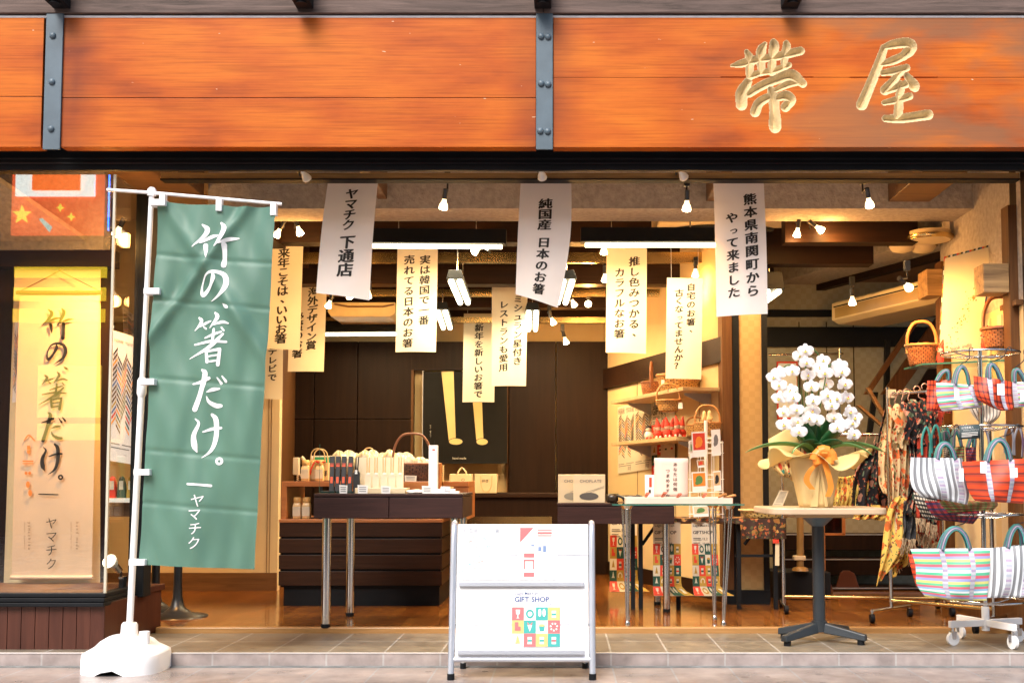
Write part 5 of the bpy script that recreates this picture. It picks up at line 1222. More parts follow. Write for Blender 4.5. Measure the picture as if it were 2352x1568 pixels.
for cx_, rx_ in ((1046, 15.5), (1107, 13)): disc(mb, P, *px2uv(cx_, 1014), rx_/195, 7/208, .005, 20)
mb.build('golden_shape', M('golden_print', (.66, .5, .2), .6, var=.04), t)
mb = MB()
for cx_, rx_ in ((1046, 17), (1107, 14.5)): disc(mb, P, *px2uv(cx_, 1014), rx_/195, 8.4/208, .004, 20)
mb.build('dark_outline', m_ink, t)
mb = MB(); column(mb, '竹の、箸だけ。', P, .09, .6, .022, .018, P.w/P.h, off=.01, d=.004); line(mb, 'hand made', P, .35, .955, .035, P.w/P.h, off=.02, d=.004, shear=0); mb.build('small_lettering', m_paperw, t)
MB().pbox(969, 851, 972, 1062, PY-.01, .03).build('frame_edge', m_alu, t)
MB().box(at(950, 900, PY).x, at(1166, 900, PY).x, PY-.1, PY+.06, at(1050, 1064, PY).z, at(1050, 1061, PY).z).build('niche_shelf', m_black, cat='shelf', label='thin black shelf edge under the golden chopstick poster')
t = T('rear_counter', 'low dark counter before the back wall carrying two paper shopping bags', 'counter', (at(1130, 1200, 9.6).x, 9.7, .1)); RYc = 9.5
x0, x1 = at(1000, 1150, RYc).x, at(1290, 1150, RYc).x
MB().box(x0, x1, RYc, RYc+.7, at(1100, 1142, RYc).z, at(1100, 1132, RYc).z).build('counter_top', m_dark, t, bev=.004)
MB().box(x0, x1, RYc+.03, RYc+.7, at(1100, 1186, RYc).z, at(1100, 1142, RYc).z-.002).build('drawer_band', m_darkz, t)
MB().box(x0+.01, x1-.01, RYc+.35, RYc+.7, .1, at(1100, 1186, RYc).z).build('back_panel', m_brass, t)
MB().box(x1-.08, x1, RYc+.03, RYc+.35, .1, at(1100, 1186, RYc).z).build('side_panel', m_darkz, t)
def mk1(t, P):
    mb = MB(); pts = [(.52, .3), (.6, .24), (.66, .3), (.58, .38), (.52, .3)]; ribbon(mb, [(a*100, b*100, 1.4) for a, b in pts], lambda x, y: P(x/100, y/100, .006))
    ribbon(mb, [(50, 55, 1.4), (58, 45, 1.4), (62, 58, 1.4), (46, 70, 1.4), (42, 62, 1.4)], lambda x, y: P(x/100, y/100, .006)); put(mb, '尺', P, .42, .85, .12, .12, d=.006); mb.build('line_drawing', m_ink, t)
paperbag('cream paper shopping bag with a small line drawing and upright rope handle', ((1032,1088),(1085,1088),(1087,1132),(1030,1132)), 9.6, .09, m_creamw, (1060, 1074, 10), mark=mk1)
def mk2(t, P):
    mb = MB(); line(mb, '拝啓', P, .32, .36, .15, P.w/P.h, d=.006, shear=.05)
    mb.build('brush_writing', m_ink, t); MB().tube(catmull([P(.28, .1, .01), P(.3, .6, .012), P(.42, .9, .012), P(.62, .9, .012), P(.75, .6, .012), P(.76, .1, .01)], 5), .003, 6).build('drooping_handle', m_kraft, t)
paperbag('cream paper shopping bag with a drooping handle across its front', ((1090,1088),(1143,1088),(1141,1132),(1090,1132)), 9.55, .09, m_creamw, mark=mk2)
MB().pbox(1004, 1068, 1018, 1128, 7.9, .06).build('booklet_stack', m_kraft, cat='books', label='upright kraft booklets behind the tall white box', bev=.002)

# ================================================================ RIGHT WALNUT TABLE, GLASS TABLE
DY = 7.42
xa, xb = at(1280, 1170, DY).x, at(1550, 1170, DY).x; z1, z0, zs = at(1400, 1155, DY).z, at(1400, 1203, DY).z, at(1400, 1162, DY).z
t = T('display_table', 'dark walnut table behind the glass table, with thick chrome legs', 'table', ((xa+xb)/2, DY+.3, .1))
MB().box(xa, xb, DY, DY+.6, zs+.003, z1).build('table_top', m_table, t, bev=.003); MB().box(xa+.003, xb-.003, DY+.02, DY+.598, z0, zs).build('carcass', m_table, t)
xm = at(1429, 1170, DY).x
for a, b in ((xa+.002, xm-.002), (xm+.002, xb-.002)): MB().box(a, b, DY+.004, DY+.02, z0+.002, zs-.002).build('drawer_front', m_table, t, bev=.002)
legs(t, [(at(1531, 1400, 7.52).x, 7.52), (at(1516, 1391, 7.74).x, 7.95), (xa+.06, 7.52), (xa+.06, 7.95)], z0, .024, m_chrome)
Z2 = z1
for i, (x0, x1, lab, Y) in enumerate(((1282, 1352, 'cream boxed plate set half hidden behind its twin', 7.56), (1317, 1390, 'cream boxed plate set standing in front of its twin', 7.48))):
    P = quadmap((x0, 1089), (x1, 1089), (x1, 1154), (x0, 1154), Y); t = T('boxed_plate', lab, 'box', P(.5, 1), 'boxed plate sets')
    b = MB(); c = [P(0, 0), P(1, 0), P(1, 1), P(0, 1)]; o = Vector((0, .025, 0)); b.hexa(c, [p_+o for p_ in c]).build('box_body', m_creamw, t, bev=.003)
    mb = MB(); line(mb, 'CHOPLATE', P, .2, .23, .13, P.w/P.h, off=.005, shear=0, d=.003)
    ribbon(mb, [(40, 62, .7), (70, 52, .7), (96, 42, .7)], lambda x, y: P(x/100, y/100, .003)); ribbon(mb, [(48, 66, .7), (74, 54, .7), (96, 47, .7)], lambda x, y: P(x/100, y/100, .003)); mb.build('lettering', m_inkg, t)
    mb = MB(); disc(mb, P, .49, .77, .3, .13, .003, 24); mb.build('oval_window', M('grey_plate%d' % i, (.1, .09, .08) if i else (.3, .27, .2), .4), t)
GY = 6.72
t = T('glass_table', 'clear glass table on bundles of thin chrome rods', 'table', (at(1555, 1437, GY).x, GY+.2, .1))
zg = at(1550, 1157, GY).z; xa, xb = at(1406, 1157, GY).x, at(1710, 1157, GY).x
MB().box(xa, xb, GY, GY+.42, zg-.008, zg).build('glass_top', m_gclear, t); MB().box(xa, xb, GY-.002, GY-.0002, zg-.008, zg).build('front_edge', m_gedge, t)
for px, pf, yy in ((1440, 1441, 6.76), (1442, 1448, 7.02), (1674, 1662, 6.76), (1650, 1655, 7.02)):
    xt = at(px, 1160, 6.76).x; xf = at(pf, 1430, 6.76).x
    l = MB(); l.cyl((xt, yy, zg-.03), (xt, yy, zg-.009), .026, .04, 16); lg = l.build('leg_plate', m_chrome, t)
    rods = MB()
    for k in range(3):
        a = 2*PI*k/3+.5; rods.cyl((xt+.024*math.cos(a), yy+.024*math.sin(a), zg-.03), (xf+.006*math.cos(a), yy+.006*math.sin(a), .13), .0045, n=8)
    rods.build('leg_rods', m_chrome, t)
    MB().lathe([(.001, .0), (.014, .001), (.015, .01), (.015, .022), (.011, .036), (.004, .042)], (xf, yy, .1), 14).build('foot_cup', m_chrome, t)
t = T('long_tray', 'long white tray with red tipped chopsticks on the glass table', 'tray', (at(1590, 1150, 6.8).x, 6.83, zg)); Y = 6.76
a, b = at(1437, 1157, Y), at(1683, 1138, Y); zt_ = at(1500, 1143, Y).z
m_tray = M('pinkish_white_tray', (.6, .48, .4), .5, var=.03)
MB().box(a.x, b.x, Y, Y+.008, zg+.001, zt_).build('front_side', m_tray, t, bev=.001); MB().box(a.x, b.x, Y+.13, Y+.138, zg+.001, zt_+.005).build('back_side', m_tray, t, bev=.001)
MB().box(a.x, b.x, Y+.008, Y+.13, zg+.001, zg+.006).build('tray_floor', m_tray, t)
for x in (a.x, b.x-.008): MB().box(x, x+.008, Y+.008, Y+.13, zg+.006, zt_).build('end_side', m_tray, t)
for i, (p0, p1) in enumerate((((1482, 1140), (1486, 1132)), ((1520, 1140), (1526, 1131)), ((1555, 1141), (1560, 1134)), ((1614, 1141), (1618, 1134)), ((1650, 1141), (1664, 1134)), ((1662, 1143), (1686, 1137)))):
    A, B = at(*p0, Y+.03), at(*p1, Y+.0); mb = MB(); mb.cyl(A, B, .006, .0075, 8); mb.cyl(A+Vector((.008, .02, 0)), B+Vector((.01, .005, 0)), .006, .0075, 8)
    mb.build('chopsticks', M('red_lacquer', (.5, .12, .07), .35, var=.3) if i < 4 else m_cane, cat='chopsticks', label=('pair of red tipped chopsticks on the white tray, number %s from the left end', 'light wooden chopsticks sticking out over the right end of the white tray')[i == 5] % (('one', 'two', 'three', 'four', 'five')[i],) if i < 5 else 'light wooden chopsticks sticking out over the right end of the white tray', group='chopsticks on the tray')
P = quadmap((1503, 1051), (1580, 1052), (1580, 1143), (1502, 1142), 6.92); t = T('notice_sheet', 'pale pink sheet with two columns of thin writing on the glass table', 'sign', P(.5, 1)); 
MB().sheet(lambda u, v: P(u, v, 0), 4, 8).build('sheet', m_pink, t, sol=.004)
mb = MB(); column(mb, 'あなたは何個', P, .62, .16, .125, .13, P.w/P.h, off=0, shear=.02, d=.004, bold=.03); column(mb, 'つまめますか', P, .4, .32, .125, .13, P.w/P.h, off=0, shear=.02, d=.004, bold=.03); mb.build('thin_writing', m_ink, t)
t = T('chopstick_box', 'upright white box showing a red chopstick behind the pink sheet', 'box', at(1490, 1140, 7.0)); MB().pbox(1482, 1090, 1504, 1141, 7.02, .03).build('box_body', m_card, t, bev=.002); MB().pbox(1491, 1096, 1497, 1118, 7.017, .002).build('red_chopstick', m_redp, t); MB().pbox(1490, 1124, 1495, 1132, 7.017, .002).build('label', m_ink, t)
for i, (x, lab) in enumerate(((1406, 'dark glazed cup between the plate boxes and the tray'), (1450, 'small black dish behind the left end of the tray'))):
    c = at(x, 1154, 7.5); c.z = Z2; t = T('cup', lab, 'cup', c); MB().lathe([(.001, .001), (.03, .002), (.04, .015), (.043, .06), (.039, .06), (.036, .015), (.001, .01)] if i == 0 else [(.001, .001), (.05, .002), (.07, .05), (.066, .05), (.045, .012), (.001, .01)], c, 20).build('bowl', M('dark_glaze%d' % i, (.03, .02, .012), .2, var=.3), t)
    MB().cyl(c+Vector((.035, -.02, .05)), c+Vector((.085, -.06, .03)), .008, .012).build('spoon_handle', m_blackmetal, t)
# ================================================================ SHELVES, POSTERS AND GOODS ON THE OBLIQUE WALL
L = (A1-A0).length
def wl(t_, z, d=0): return A0+ob*t_*L+on*d+Vector((0, 0, z))
def wallz(t_, py, d=0):
    p = wl(t_, 0, d); return at(0, py, p.y).z
def tpx(px, d=0):                                    # place along the oblique wall under a picture column
    lo, hi = -.2, 1.2
    for _ in range(40):
        m = (lo+hi)/2; p = wl(m, 0, d); q = CX+F*p.x/p.y
        if q < px: lo = m
        else: hi = m
    return lo
def wposter(x0, x1, y00, y01, y10, y11, d=.012):
    t0, t1 = tpx(x0), tpx(x1); a = wl(t0, wallz(t0, y00), d); b = wl(t1, wallz(t1, y10), d); c = wl(t1, wallz(t1, y11), d); e = wl(t0, wallz(t0, y01), d)
    def P(u, v, k=0):
        p = (a*(1-u)+b*u)*(1-v)+(e*(1-u)+c*u)*v; return p+on*(k+.02*max(0, v-.85)*u)
    P.w = (b-a).length; P.h = (e-a).length; return P
stick_poster(wposter(1422, 1503, 935, 1088, 918, 1076), 'wide cream double poster of slanting chopsticks on the shelf wall', '', None, True, m_paperw)
P = wposter(1502, 1556, 920, 1092, 908, 1088, .02); t = T('gift_poster', 'gift shop poster on the shelf wall, mostly behind the toys and baskets', 'poster', P(.5, 1)); sheetobj('sheet', P, m_paperw, t, 1, 1); gift_print(t, P, 5)
def wshelf(label, xl, xr, yl, yr, depth):
    t0, t1 = tpx(xl+30), tpx(xr-4); z = wallz(t1, yr)
    t = T('wall_shelf', label, 'shelf', wl((t0+t1)/2, z), 'wall shelves'); mb = MB(); oblique(mb, t0, t1, z-.028, z, 0.002, depth); mb.build('board', m_shelf, t, bev=.003)
    for f in (.12, .88):
        tt = t0+(t1-t0)*f; mb = MB(); a = wl(tt, z-.03, .003); mb.prism([a, a+on*depth*.7, a+on*depth*.7-Vector((0, 0, .015)), a-Vector((0, 0, .1))], ob*.012); mb.build('bracket', m_alu, t)
    return z
zS1 = wshelf('upper pale wall shelf carrying wicker baskets', 1450, 1662, 905, 890, .3)
zS2 = wshelf('lower pale wall shelf carrying red toys and small baskets', 1450, 1645, 1018, 1003, .3)
def onshelf(px, z, d=.17):
    p = wl(tpx(px, d), 0, d); return Vector((p.x, p.y, z))
basket('basket', 'round lidded red brown wicker basket at the left end of the upper shelf', onshelf(1497, zS1, .2), .075, .07, .1, m_wick1, m_caned, .2, 1.05, hr=.008, hdir=1.4)
basket('basket', 'long low honey wicker basket on the upper shelf behind the question mark paper', onshelf(1560, zS1, .15), .15, .1, .12, m_wick2, m_cane, .3, 1.1, hr=.01, hdir=2.2)
MB().pbox(1519, 872, 1526, 886, 8.4, .004).build('price_tag', m_tag, cat='tag', label='white tag hanging on the upper shelf baskets')
c = at(1535, 944, 8.15); basket('basket', 'small honey basket hanging below the upper shelf by its round handle', c, .075, .065, .075, m_wick2, m_cane, .15, 1.2, hr=.006)
MB().cyl(at(1535, 893, 8.15), at(1535, 900, 8.15), .004).build('hook', m_chrome, cat='hook', label='small hook holding the hanging honey basket')
MB().pbox(1558, 924, 1568, 938, 8.08, .003).build('price_tag', m_tag, cat='tag', label='white tag on the small hanging honey basket')
for i, (px, d) in enumerate(((1490, .22), (1512, .24), (1522, .16), (1533, .24), (1543, .16), (1556, .22), (1566, .16))):
    c = onshelf(px, zS2, d); t = T('gnome_toy', ('small red hatted toy figure on the lower shelf', 'white bodied toy with a dark fringe at the left end of the lower shelf')[i == 0], 'toy', c, 'red toy figures on the lower shelf')
    MB().ball(c+Vector((0, 0, .035)), .035, 10, (1, .8, 1)).build('body', m_red if i else m_card, t)
    MB().ball(c+Vector((0, 0, .08)), .024, 10).build('face', m_tray, t)
    if i: MB().cyl(c+Vector((0, 0, .09)), c+Vector((.012*(-1)**i, 0, .16)), .026, .003, 10).build('pointed_hat', m_red, t)
    else: MB().ball(c+Vector((0, .005, .095)), .026, 10, (1, 1, .7)).build('cap', m_ink, t)
    for s_ in (-1, 1): MB().cyl(c+Vector((s_*.014, -.02, .015)), c+Vector((s_*.018, -.045, .008)), .009, n=8).build('leg', m_card if i % 2 else m_red, t)
basket('basket', 'honey basket with two figures at the right of the lower shelf', onshelf(1625, zS2, .17), .085, .07, .085, m_wick2, m_cane, .16, 1.1, hr=.006)
basket('basket', 'smaller honey basket in the middle of the lower shelf', onshelf(1598, zS2, .17), .065, .06, .08, m_wick2, m_cane, .09, 1.1, hr=.006)
for k, px in enumerate((1618, 1630)):
    c = onshelf(px, zS2+.09, .17); MB().lathe([(.001, 0), (.02, .002), (.022, .03), (.012, .045), (.016, .06), (.008, .08), (.001, .085)], c, 12).build('wooden_doll', m_bamboo, cat='figure', label=('little wooden doll standing in the right honey basket, left of two', 'little wooden doll standing in the right honey basket, right of two')[k])
# postcard rack
t = T('postcard_rack', 'white wire rack of postcards near the dark post', 'rack', at(1625, 1230, 7.7)); RYp = 7.75
c = at(1623, 1230, RYp); zt_ = at(1623, 965, RYp).z
MB().cyl((c.x, c.y, .9), (c.x, c.y, zt_), .012).build('post', m_white, t); MB().lathe([(.12, 0), (.12, .01), (.02, .02)], (c.x, c.y, .82-.03), 20).build('foot', m_white, t)
mw = MB()
for py in (1016, 1040, 1100, 1130, 1180):
    z = at(0, py, RYp).z
    for r in (.09, .12): mw.tube([(c.x+r*math.cos(k*PI/8), c.y+r*math.sin(k*PI/8), z+.03*(r < .1)) for k in range(16)], .0022, 5, closed=True)
for k in range(8): mw.tube([(c.x+.12*math.cos(k*PI/4+.2), c.y+.12*math.sin(k*PI/4+.2), at(0, 1190, RYp).z), (c.x+.12*math.cos(k*PI/4+.2), c.y+.12*math.sin(k*PI/4+.2), at(0, 1012, RYp).z)], .002, 5)
mw.build('wire_pocket', m_white, t)
CC = [((1588, 990, 1621, 1048), m_redp, m_orange, 'red postcard with an orange picture at the front of the rack'), ((1633, 985, 1654, 1045), m_card, m_inkg, 'white postcard with a grey sketch, top right of the rack'), ((1583, 1010, 1590, 1050), m_tray, m_leaf2, 'pale postcard at the far left of the rack'),
      ((1588, 1082, 1622, 1128), m_orange, m_leaf2, 'orange and green postcard in the lower row of the rack'), ((1637, 1080, 1655, 1126), m_bamboo, m_ink, 'tan postcard with a dark circle, lower right of the rack'), ((1600, 1055, 1618, 1072), m_cane, m_redp, 'small brown postcard between the two rows'), ((1590, 1160, 1628, 1185), m_creamw, m_leaf2, 'cream postcard with a green picture under the glass table edge')]
for (x0, y0, x1, y1), ma, mb_, lab in CC:
    P = quadmap((x0, y0+2), (x1, y0), (x1+2, y1), (x0+3, y1+2), 7.58); t = T('postcard', lab, 'postcard', P(.5, 1), 'postcards in the wire rack')
    o = Vector((0, .003, 0)); c4 = [P(0, 0), P(1, 0), P(1, 1), P(0, 1)]; MB().hexa(c4, [p_+o for p_ in c4]).build('card', m_card, t)
    g = MB(); rect(g, P, .08, .06, .92, .72, .001); g.build('picture', ma, t); g = MB(); disc(g, P, .5, .4, .25, .22, .002, 9); disc(g, P, .35, .55, .15, .1, .0025, 7); g.build('picture_shape', mb_, t)
# hanging gift shop posters under the tables
for q, lab, rows in ((((1402,1172),(1462,1172),(1465,1362),(1400,1362)), 'gift shop poster with a square of pictures hanging left of the chrome legs', 4), (((1500,1195),(1563,1195),(1565,1372),(1500,1372)), 'gift shop poster half hidden behind the thick chrome legs', 4), (((1588,1195),(1644,1195),(1655,1372),(1592,1372)), 'gift shop poster hanging below the floral cloth, rightmost', 4)):
    Yq = 8.3 if q[0][0] == 1402 else 7.62
    P0 = quadmap(*q, Yq)
    def P(u, v, d=0, P0=P0):
        p = P0(u, v, d); k = max(0, v-.82); return p+Vector((k*k*1.9*u*1.3, -k*k*2.2, k*k*.6+(d*2.5 if v > .82 else 0)))
    P.w, P.h = P0.w, P0.h
    t = T('gift_poster', lab, 'poster', P(.5, 1)); sheetobj('sheet', P, m_paperw, t, 2, 16); gift_print(t, P, rows+1, False, .30)
t = T('folding_table', 'folding table with black legs under a floral cloth', 'table', (at(1650, 1330, 7.75).x, 7.85, .1)); Y = 7.62
x0, x1 = at(1395, 1190, Y).x, at(1800, 1190, Y).x; z = at(1600, 1192, Y).z
MB().box(x0, x1-.25, Y+.02, Y+.4, z-.03, z).build('table_top', m_brownx, t)
for px in (1455, 1473, 1560, 1700, 1785):
    x = at(px, 1300, Y).x; MB().box(x-.014, x+.014, Y+.05, Y+.08, .1, z-.03).build('leg', m_black, t)
MB().box(at(1692, 1300, Y).x, at(1790, 1300, Y).x, Y+.055, Y+.075, at(0, 1280, Y).z, at(0, 1274, Y).z).build('cross_bar', m_black, t)
for px in (1475, 1710): MB().tube([at(px, 1250, Y+.06), at(px+35, 1200, Y+.06)], .012, 6).build('brace', m_black, t)
mb = MB(); ye = Y-.02
def cl(u, v):
    px = 1500+u*306; dr = 8+ (38 if u > .66 else 4 if u > .6 else 0)
    p = at(px, 1188, ye); return Vector((p.x, ye-.015*math.sin(u*60)*v, z+.006-v*dr*Y/F))
mb.sheet(cl, 80, 8)
def cl2(u, v): p = cl(u, 0); return Vector((p.x, ye+v*.4, z+.006))
mb.sheet(cl2, 40, 2); mb.build('floral_tablecloth', m_cloth, cat='tablecloth', label='dark floral cloth with a drooping right end over the folding table')
c = at(1760, 1192, 7.7); c.z = z+.01; t = basket('basket', 'flat yellow wicker tray basket on the floral cloth', c, .16, .1, .05, wickermat('yellow_wicker', (.62, .42, .12), (.7, .52, .2)), m_bamboo, 0, 1.15, hr=.006)
P = quadmap((1791, 1125), (1812, 1127), (1796, 1166), (1771, 1166), 7.3); t = T('leaning_card', 'cream card with a stamp, leaning beside the orchid table top', 'card', P(.5, 1)); sheetobj('card', P, m_creamw, t, 1, 1); mb = MB()
for k in range(9): rect(mb, P, .15, .08+k*.07, .85, .1+k*.07, .001)
rect(mb, P, .1, .78, .75, .8, .001); rect(mb, P, .1, .96, .75, .98, .001); mb.build('printed_line', m_inkg, t)
P = quadmap((1781, 1244), (1790, 1244), (1790, 1298), (1780, 1298), 7.55); t = T('price_tag', 'long cream tag hanging from the floral cloth with a red top', 'tag', P(.5, 0)); sheetobj('tag', P, m_creamw, t, 1, 1); MB().pbox(1775, 1238, 1789, 1247, 7.54, .003).build('red_top', m_redp, t)

# ================================================================ STAIRS AND THE DARK RIGHT REAR
t = T('staircase', 'dark wooden stairs with sloping brown boards behind the racks', 'stairs', at(1950, 1350, 9.3))
for i, py in enumerate((1226, 1283, 1349)):
    Y = 9.35-.12*i*1.6
    z = at(0, py, Y).z; MB().box(at(1795, 1200, Y).x, at(2110, 1200, Y).x, Y, Y+.3, z-.13, z).build('tread', m_darkz, t, bev=.003); MB().box(at(1795, 1200, Y).x, at(2110, 1200, Y).x, Y-.004, Y, z-.008, z+.002).build('nosing', m_alu, t)
def plank(a, b, w_, Y0, Y1, name='sloping_board', m=None, dp=.05):
    A, B = at(*a, Y0), at(*b, Y1); n_ = Vector((w_*Y0/F, 0, 0)); MB().hexa([A, A+n_, B+n_, B], [A+Vector((0, dp, 0)), A+n_+Vector((0, dp, 0)), B+n_+Vector((0, dp, 0)), B+Vector((0, dp, 0))]).build(name, m or m_brown, t, bev=.003)
plank((1985, 905), (2110, 720), 14, 9.0, 9.0); plank((2025, 905), (2150, 730), 42, 9.1, 9.1); plank((2062, 960), (2170, 790), 46, 9.25, 9.25, m=m_darkz); plank((2070, 935), (2100, 890), 20, 8.9, 8.9, m=m_dark)
plank((1968, 930), (2038, 990), 10, 8.7, 8.6, 'handrail', m_brownx); plank((1990, 890), (2034, 965), 9, 8.6, 8.5, 'handrail', m_brownx)
plank((1992, 1000), (2006, 900), 12, 9.2, 9.2, 'baluster', m_black); plank((2030, 1040), (2034, 780), 12, 9.2, 9.2, 'baluster', m_black)
for x0, x1 in ((1845, 1928), (1905, 1990)):
    Y = 8.9 if x0 == 1845 else 9.0
    MB().prism([at(x0, 1398, Y), at(x1, 1398, Y), at(x1-27, 1316, Y), at(x1-38, 1310, Y), at(x0+32, 1310, Y), at(x0+26, 1316, Y)], (0, .03, 0)).build('foot_board', M('red_brown_board', (.1, .03, .015), .4), cat='board', label='red brown trapezoid foot board on the floor, '+('left' if x0 == 1845 else 'right')+' of two', bev=.003)
t = T('clamp_post', 'yellow brown round post with a pale clamp and round foot', 'post', at(1838, 1320, 8.3)); Y = 8.3
MB().tube([at(1838, 1165, Y), at(1838, 1306, Y)], .026, 14).build('pole', M('varnished_post', (.3, .17, .05), .35), t); MB().pbox(1824, 1276, 1851, 1286, Y-.035, .07).build('clamp', m_creamw, t, bev=.004); c = at(1838, 1310, Y); MB().lathe([(.06, 0), (.055, .02), (.03, .03)], c, 20).build('foot', M('varnished_foot', (.3, .17, .05), .35), t)
MB().box(at(1778, 1350, 8.35).x, at(1905, 1350, 8.35).x, 8.3, 8.7, .1, at(0, 1312, 8.35).z-.002).build('dark_chest', m_black, cat='chest', label='low dark chest under the yellow brown post', bev=.004)
t = T('floor_mirror', 'narrow mirror in a brown wooden frame standing behind the table pedestal', 'frame', at(1885, 1260, 8.5)); Y = 8.5
for r in ((1882, 1140, 1894, 1310), (1935, 1140, 1941, 1228), (1888, 1224, 1940, 1229)): MB().pbox(*r, Y, .03).build('frame_bar', m_orangewood, t, bev=.002)
MB().pbox(1894, 1140, 1935, 1224, Y+.015, .01).build('mirror_pane', M('dim_mirror', (.12, .1, .09), .1, 1), t)
P = quadmap((1788, 832), (1830, 832), (1830, 960), (1788, 960), 9.5); t = T('wall_picture', 'white picture in a thin red frame behind the orchid', 'picture', P(.5, 1)); MB().pbox(1786, 830, 1832, 962, 9.5, .03).build('frame', m_redp, t); MB().pbox(1789, 834, 1829, 958, 9.496, .003).build('print', m_card, t); MB().pbox(1798, 848, 1812, 858, 9.494, .002).build('printed_mark', m_inkg, t)
MB().pbox(1848, 1010, 1856, 1150, 9.4, .02).build('red_batten', M('dark_red_batten', (.2, .03, .02), .5), cat='batten', label='narrow red batten on the wall behind the orchid leaves')
# ================================================================ ORCHID ON ITS TABLE
t = T('pedestal_table', 'pale topped pedestal table with a black column and four feet', 'table', (at(1882, 1470, 6.38).x, 6.38, .068))
c = Vector((at(1880, 1300, 6.38).x, 6.38, 0)); zt = at(0, 1167, 6.06).z
hw = 139*6.1/F
def top(u, v): return None
pts = []
for k in range(40):
    a = 2*PI*k/40; e = 7; pts.append((c.x+hw*abs(math.cos(a))**(2/e)*math.copysign(1, math.cos(a)), c.y+.31*abs(math.sin(a))**(2/e)*math.copysign(1, math.sin(a)), zt-.034))
MB().prism(pts, (0, 0, .034)).build('table_top', woodmat('pale_table_top', (.5, .36, .23), (.58, .43, .29), 'X', .35), t, bev=.006)
MB().box(c.x-.16, c.x+.16, c.y-.16, c.y+.16, zt-.055, zt-.0345).build('under_plate', m_shelf, t); MB().cyl((c.x, c.y, zt-.11), (c.x, c.y, zt-.056), .03, .09, 16).build('collar', m_steel, t)
m_ped = M('dark_grey_iron', (.022, .028, .034), .4, var=.15)
MB().cyl((c.x, c.y, .17), (c.x, c.y, zt-.1), .034, n=20).build('column', m_ped, t); MB().cyl((c.x, c.y, .125), (c.x, c.y, .185), .042, n=20).build('hub', m_ped, t)
for (fx, fy) in ((1790, 1459), (1800, 1478), (1990, 1476), (1945, 1454)):
    e = gd(fx, fy, .08); d = (e-c); d.z = 0; n_ = Vector((-d.y, d.x, 0)).normalized()*.026; u = d.normalized()
    A = c+u*.03+Vector((0, 0, .12)); B = c+d+Vector((0, 0, .09)); h = Vector((0, 0, .055)); h2 = Vector((0, 0, .035))
    MB().hexa([A-n_, A+n_, B+n_*.9, B-n_*.9], [A-n_*.6+h, A+n_*.6+h, B+n_*.7+h2, B-n_*.7+h2]).build('foot', m_ped, t, bev=.006); MB().cyl((c+d-u*.03)+Vector((0, 0, .068)), (c+d-u*.03)+Vector((0, 0, .092)), .02, n=12).build('glide', m_black, t)
oc = Vector((at(1874, 1165, 6.3).x, 6.3, zt)); k_ = 6.3/F
t = T('orchid_pot', 'white moth orchid in a pale wrapped pot with an orange bow', 'plant', oc)
def pot(u, v):
    a = 2*PI*u; r = (.087+.055*v)*(1+.025*math.sin(9*a)+.012*math.sin(17*a)); z = v*.275
    return oc+Vector((r*math.cos(a), r*math.sin(a)*.95, z))
MB().sheet(pot, 60, 10).build('pot', m_pot, t, sol=.004)
def fold(pts, nm='wrap_fold'): return MB().prism([oc+Vector(p) for p in pts], (0, -.004, 0)).build(nm, m_pot, t)
fold([(-.05, -.09, .005), (-.012, -.095, .005), (-.005, -.140, .24)]); fold([(.028, -.093, .005), (.046, -.09, .005), (-.002, -.142, .24), (-.012, -.14, .24)])
def brim(u, v):
    a = 2*PI*u; f = 1+.12*math.sin(5*a+.6)+.09*math.sin(11*a); r = .125+v*(.155*f)
    z = .268+v*.04*math.sin(3*a+2.2)+v*.03*math.sin(7*a+1)-v*v*.03+v*.03
    return oc+Vector((r*math.cos(a)*1.06, r*math.sin(a)*.8, z))
MB().sheet(brim, 96, 8).build('wrapping_paper', m_yellow, t, sol=.002)
MB().sheet(lambda u, v: oc+Vector((-.12-.13*v+.1*u*(1-v), .03+.02*u, .29+.22*u*(.3+.7*(1-v))+.02*v)), 8, 8).build('raised_wrap', m_yellow, t, sol=.002)
bw = MB()
for k, (ax, az, l) in enumerate(((-1, .25, .075), (-.8, .75, .07), (-.25, 1, .075), (.25, 1, .075), (.85, .7, .075), (1, .2, .075), (-.9, -.25, .06), (.9, -.2, .06), (0, .3, .05))):
    d = Vector((ax, 0, az)).normalized(); o = oc+Vector((.005, -.17, .262)); n_ = Vector((0, -1, 0))
    p = catmull([o, o+d*l*.6+n_*.035, o+d*l+n_*.012, o+d*l*.5-n_*.005, o], 5); s_ = d.cross(n_)*.017
    for a, b in zip(p, p[1:]): bw.quad(a-s_, b-s_, b+s_, a+s_)
bow = bw.build('bow', m_orange, t)
tl = MB()
for pts in ([(0, -.175, .25), (-.06, -.18, .21), (-.085, -.165, .15), (-.05, -.15, .1)], [(.01, -.175, .25), (.03, -.18, .18), (.045, -.165, .11), (.03, -.155, .06)]):
    p = catmull([oc+Vector(q) for q in pts], 6)
    for a, b in zip(p, p[1:]): tl.quad(a-Vector((.016, 0, 0)), b-Vector((.016, 0, 0)), b+Vector((.016, 0, 0)), a+Vector((.016, 0, 0)))
tl.build('ribbon_tail', m_orange, t)
def leaf(base, tip, w_, mat, droop=.05, up=.12):
    base, tip = Vector(base), Vector(tip); mid = (base+tip)/2+Vector((0, 0, up)); sd_ = (tip-base).cross(Vector((0, .5, 1))).normalized()
    def fn(u, v):
        p = base*(1-v)**2+mid*2*v*(1-v)+tip*v*v; ww = w_*math.sin(PI*min(1, (.12+.88*v)))**.6*(1 if v < 1 else 0)
        return oc+p+sd_*(u-.5)*ww*2+Vector((0, 0, abs(u-.5)*ww*.7))
    MB().sheet(fn, 4, 12).build('leaf', mat, t, sol=.003)
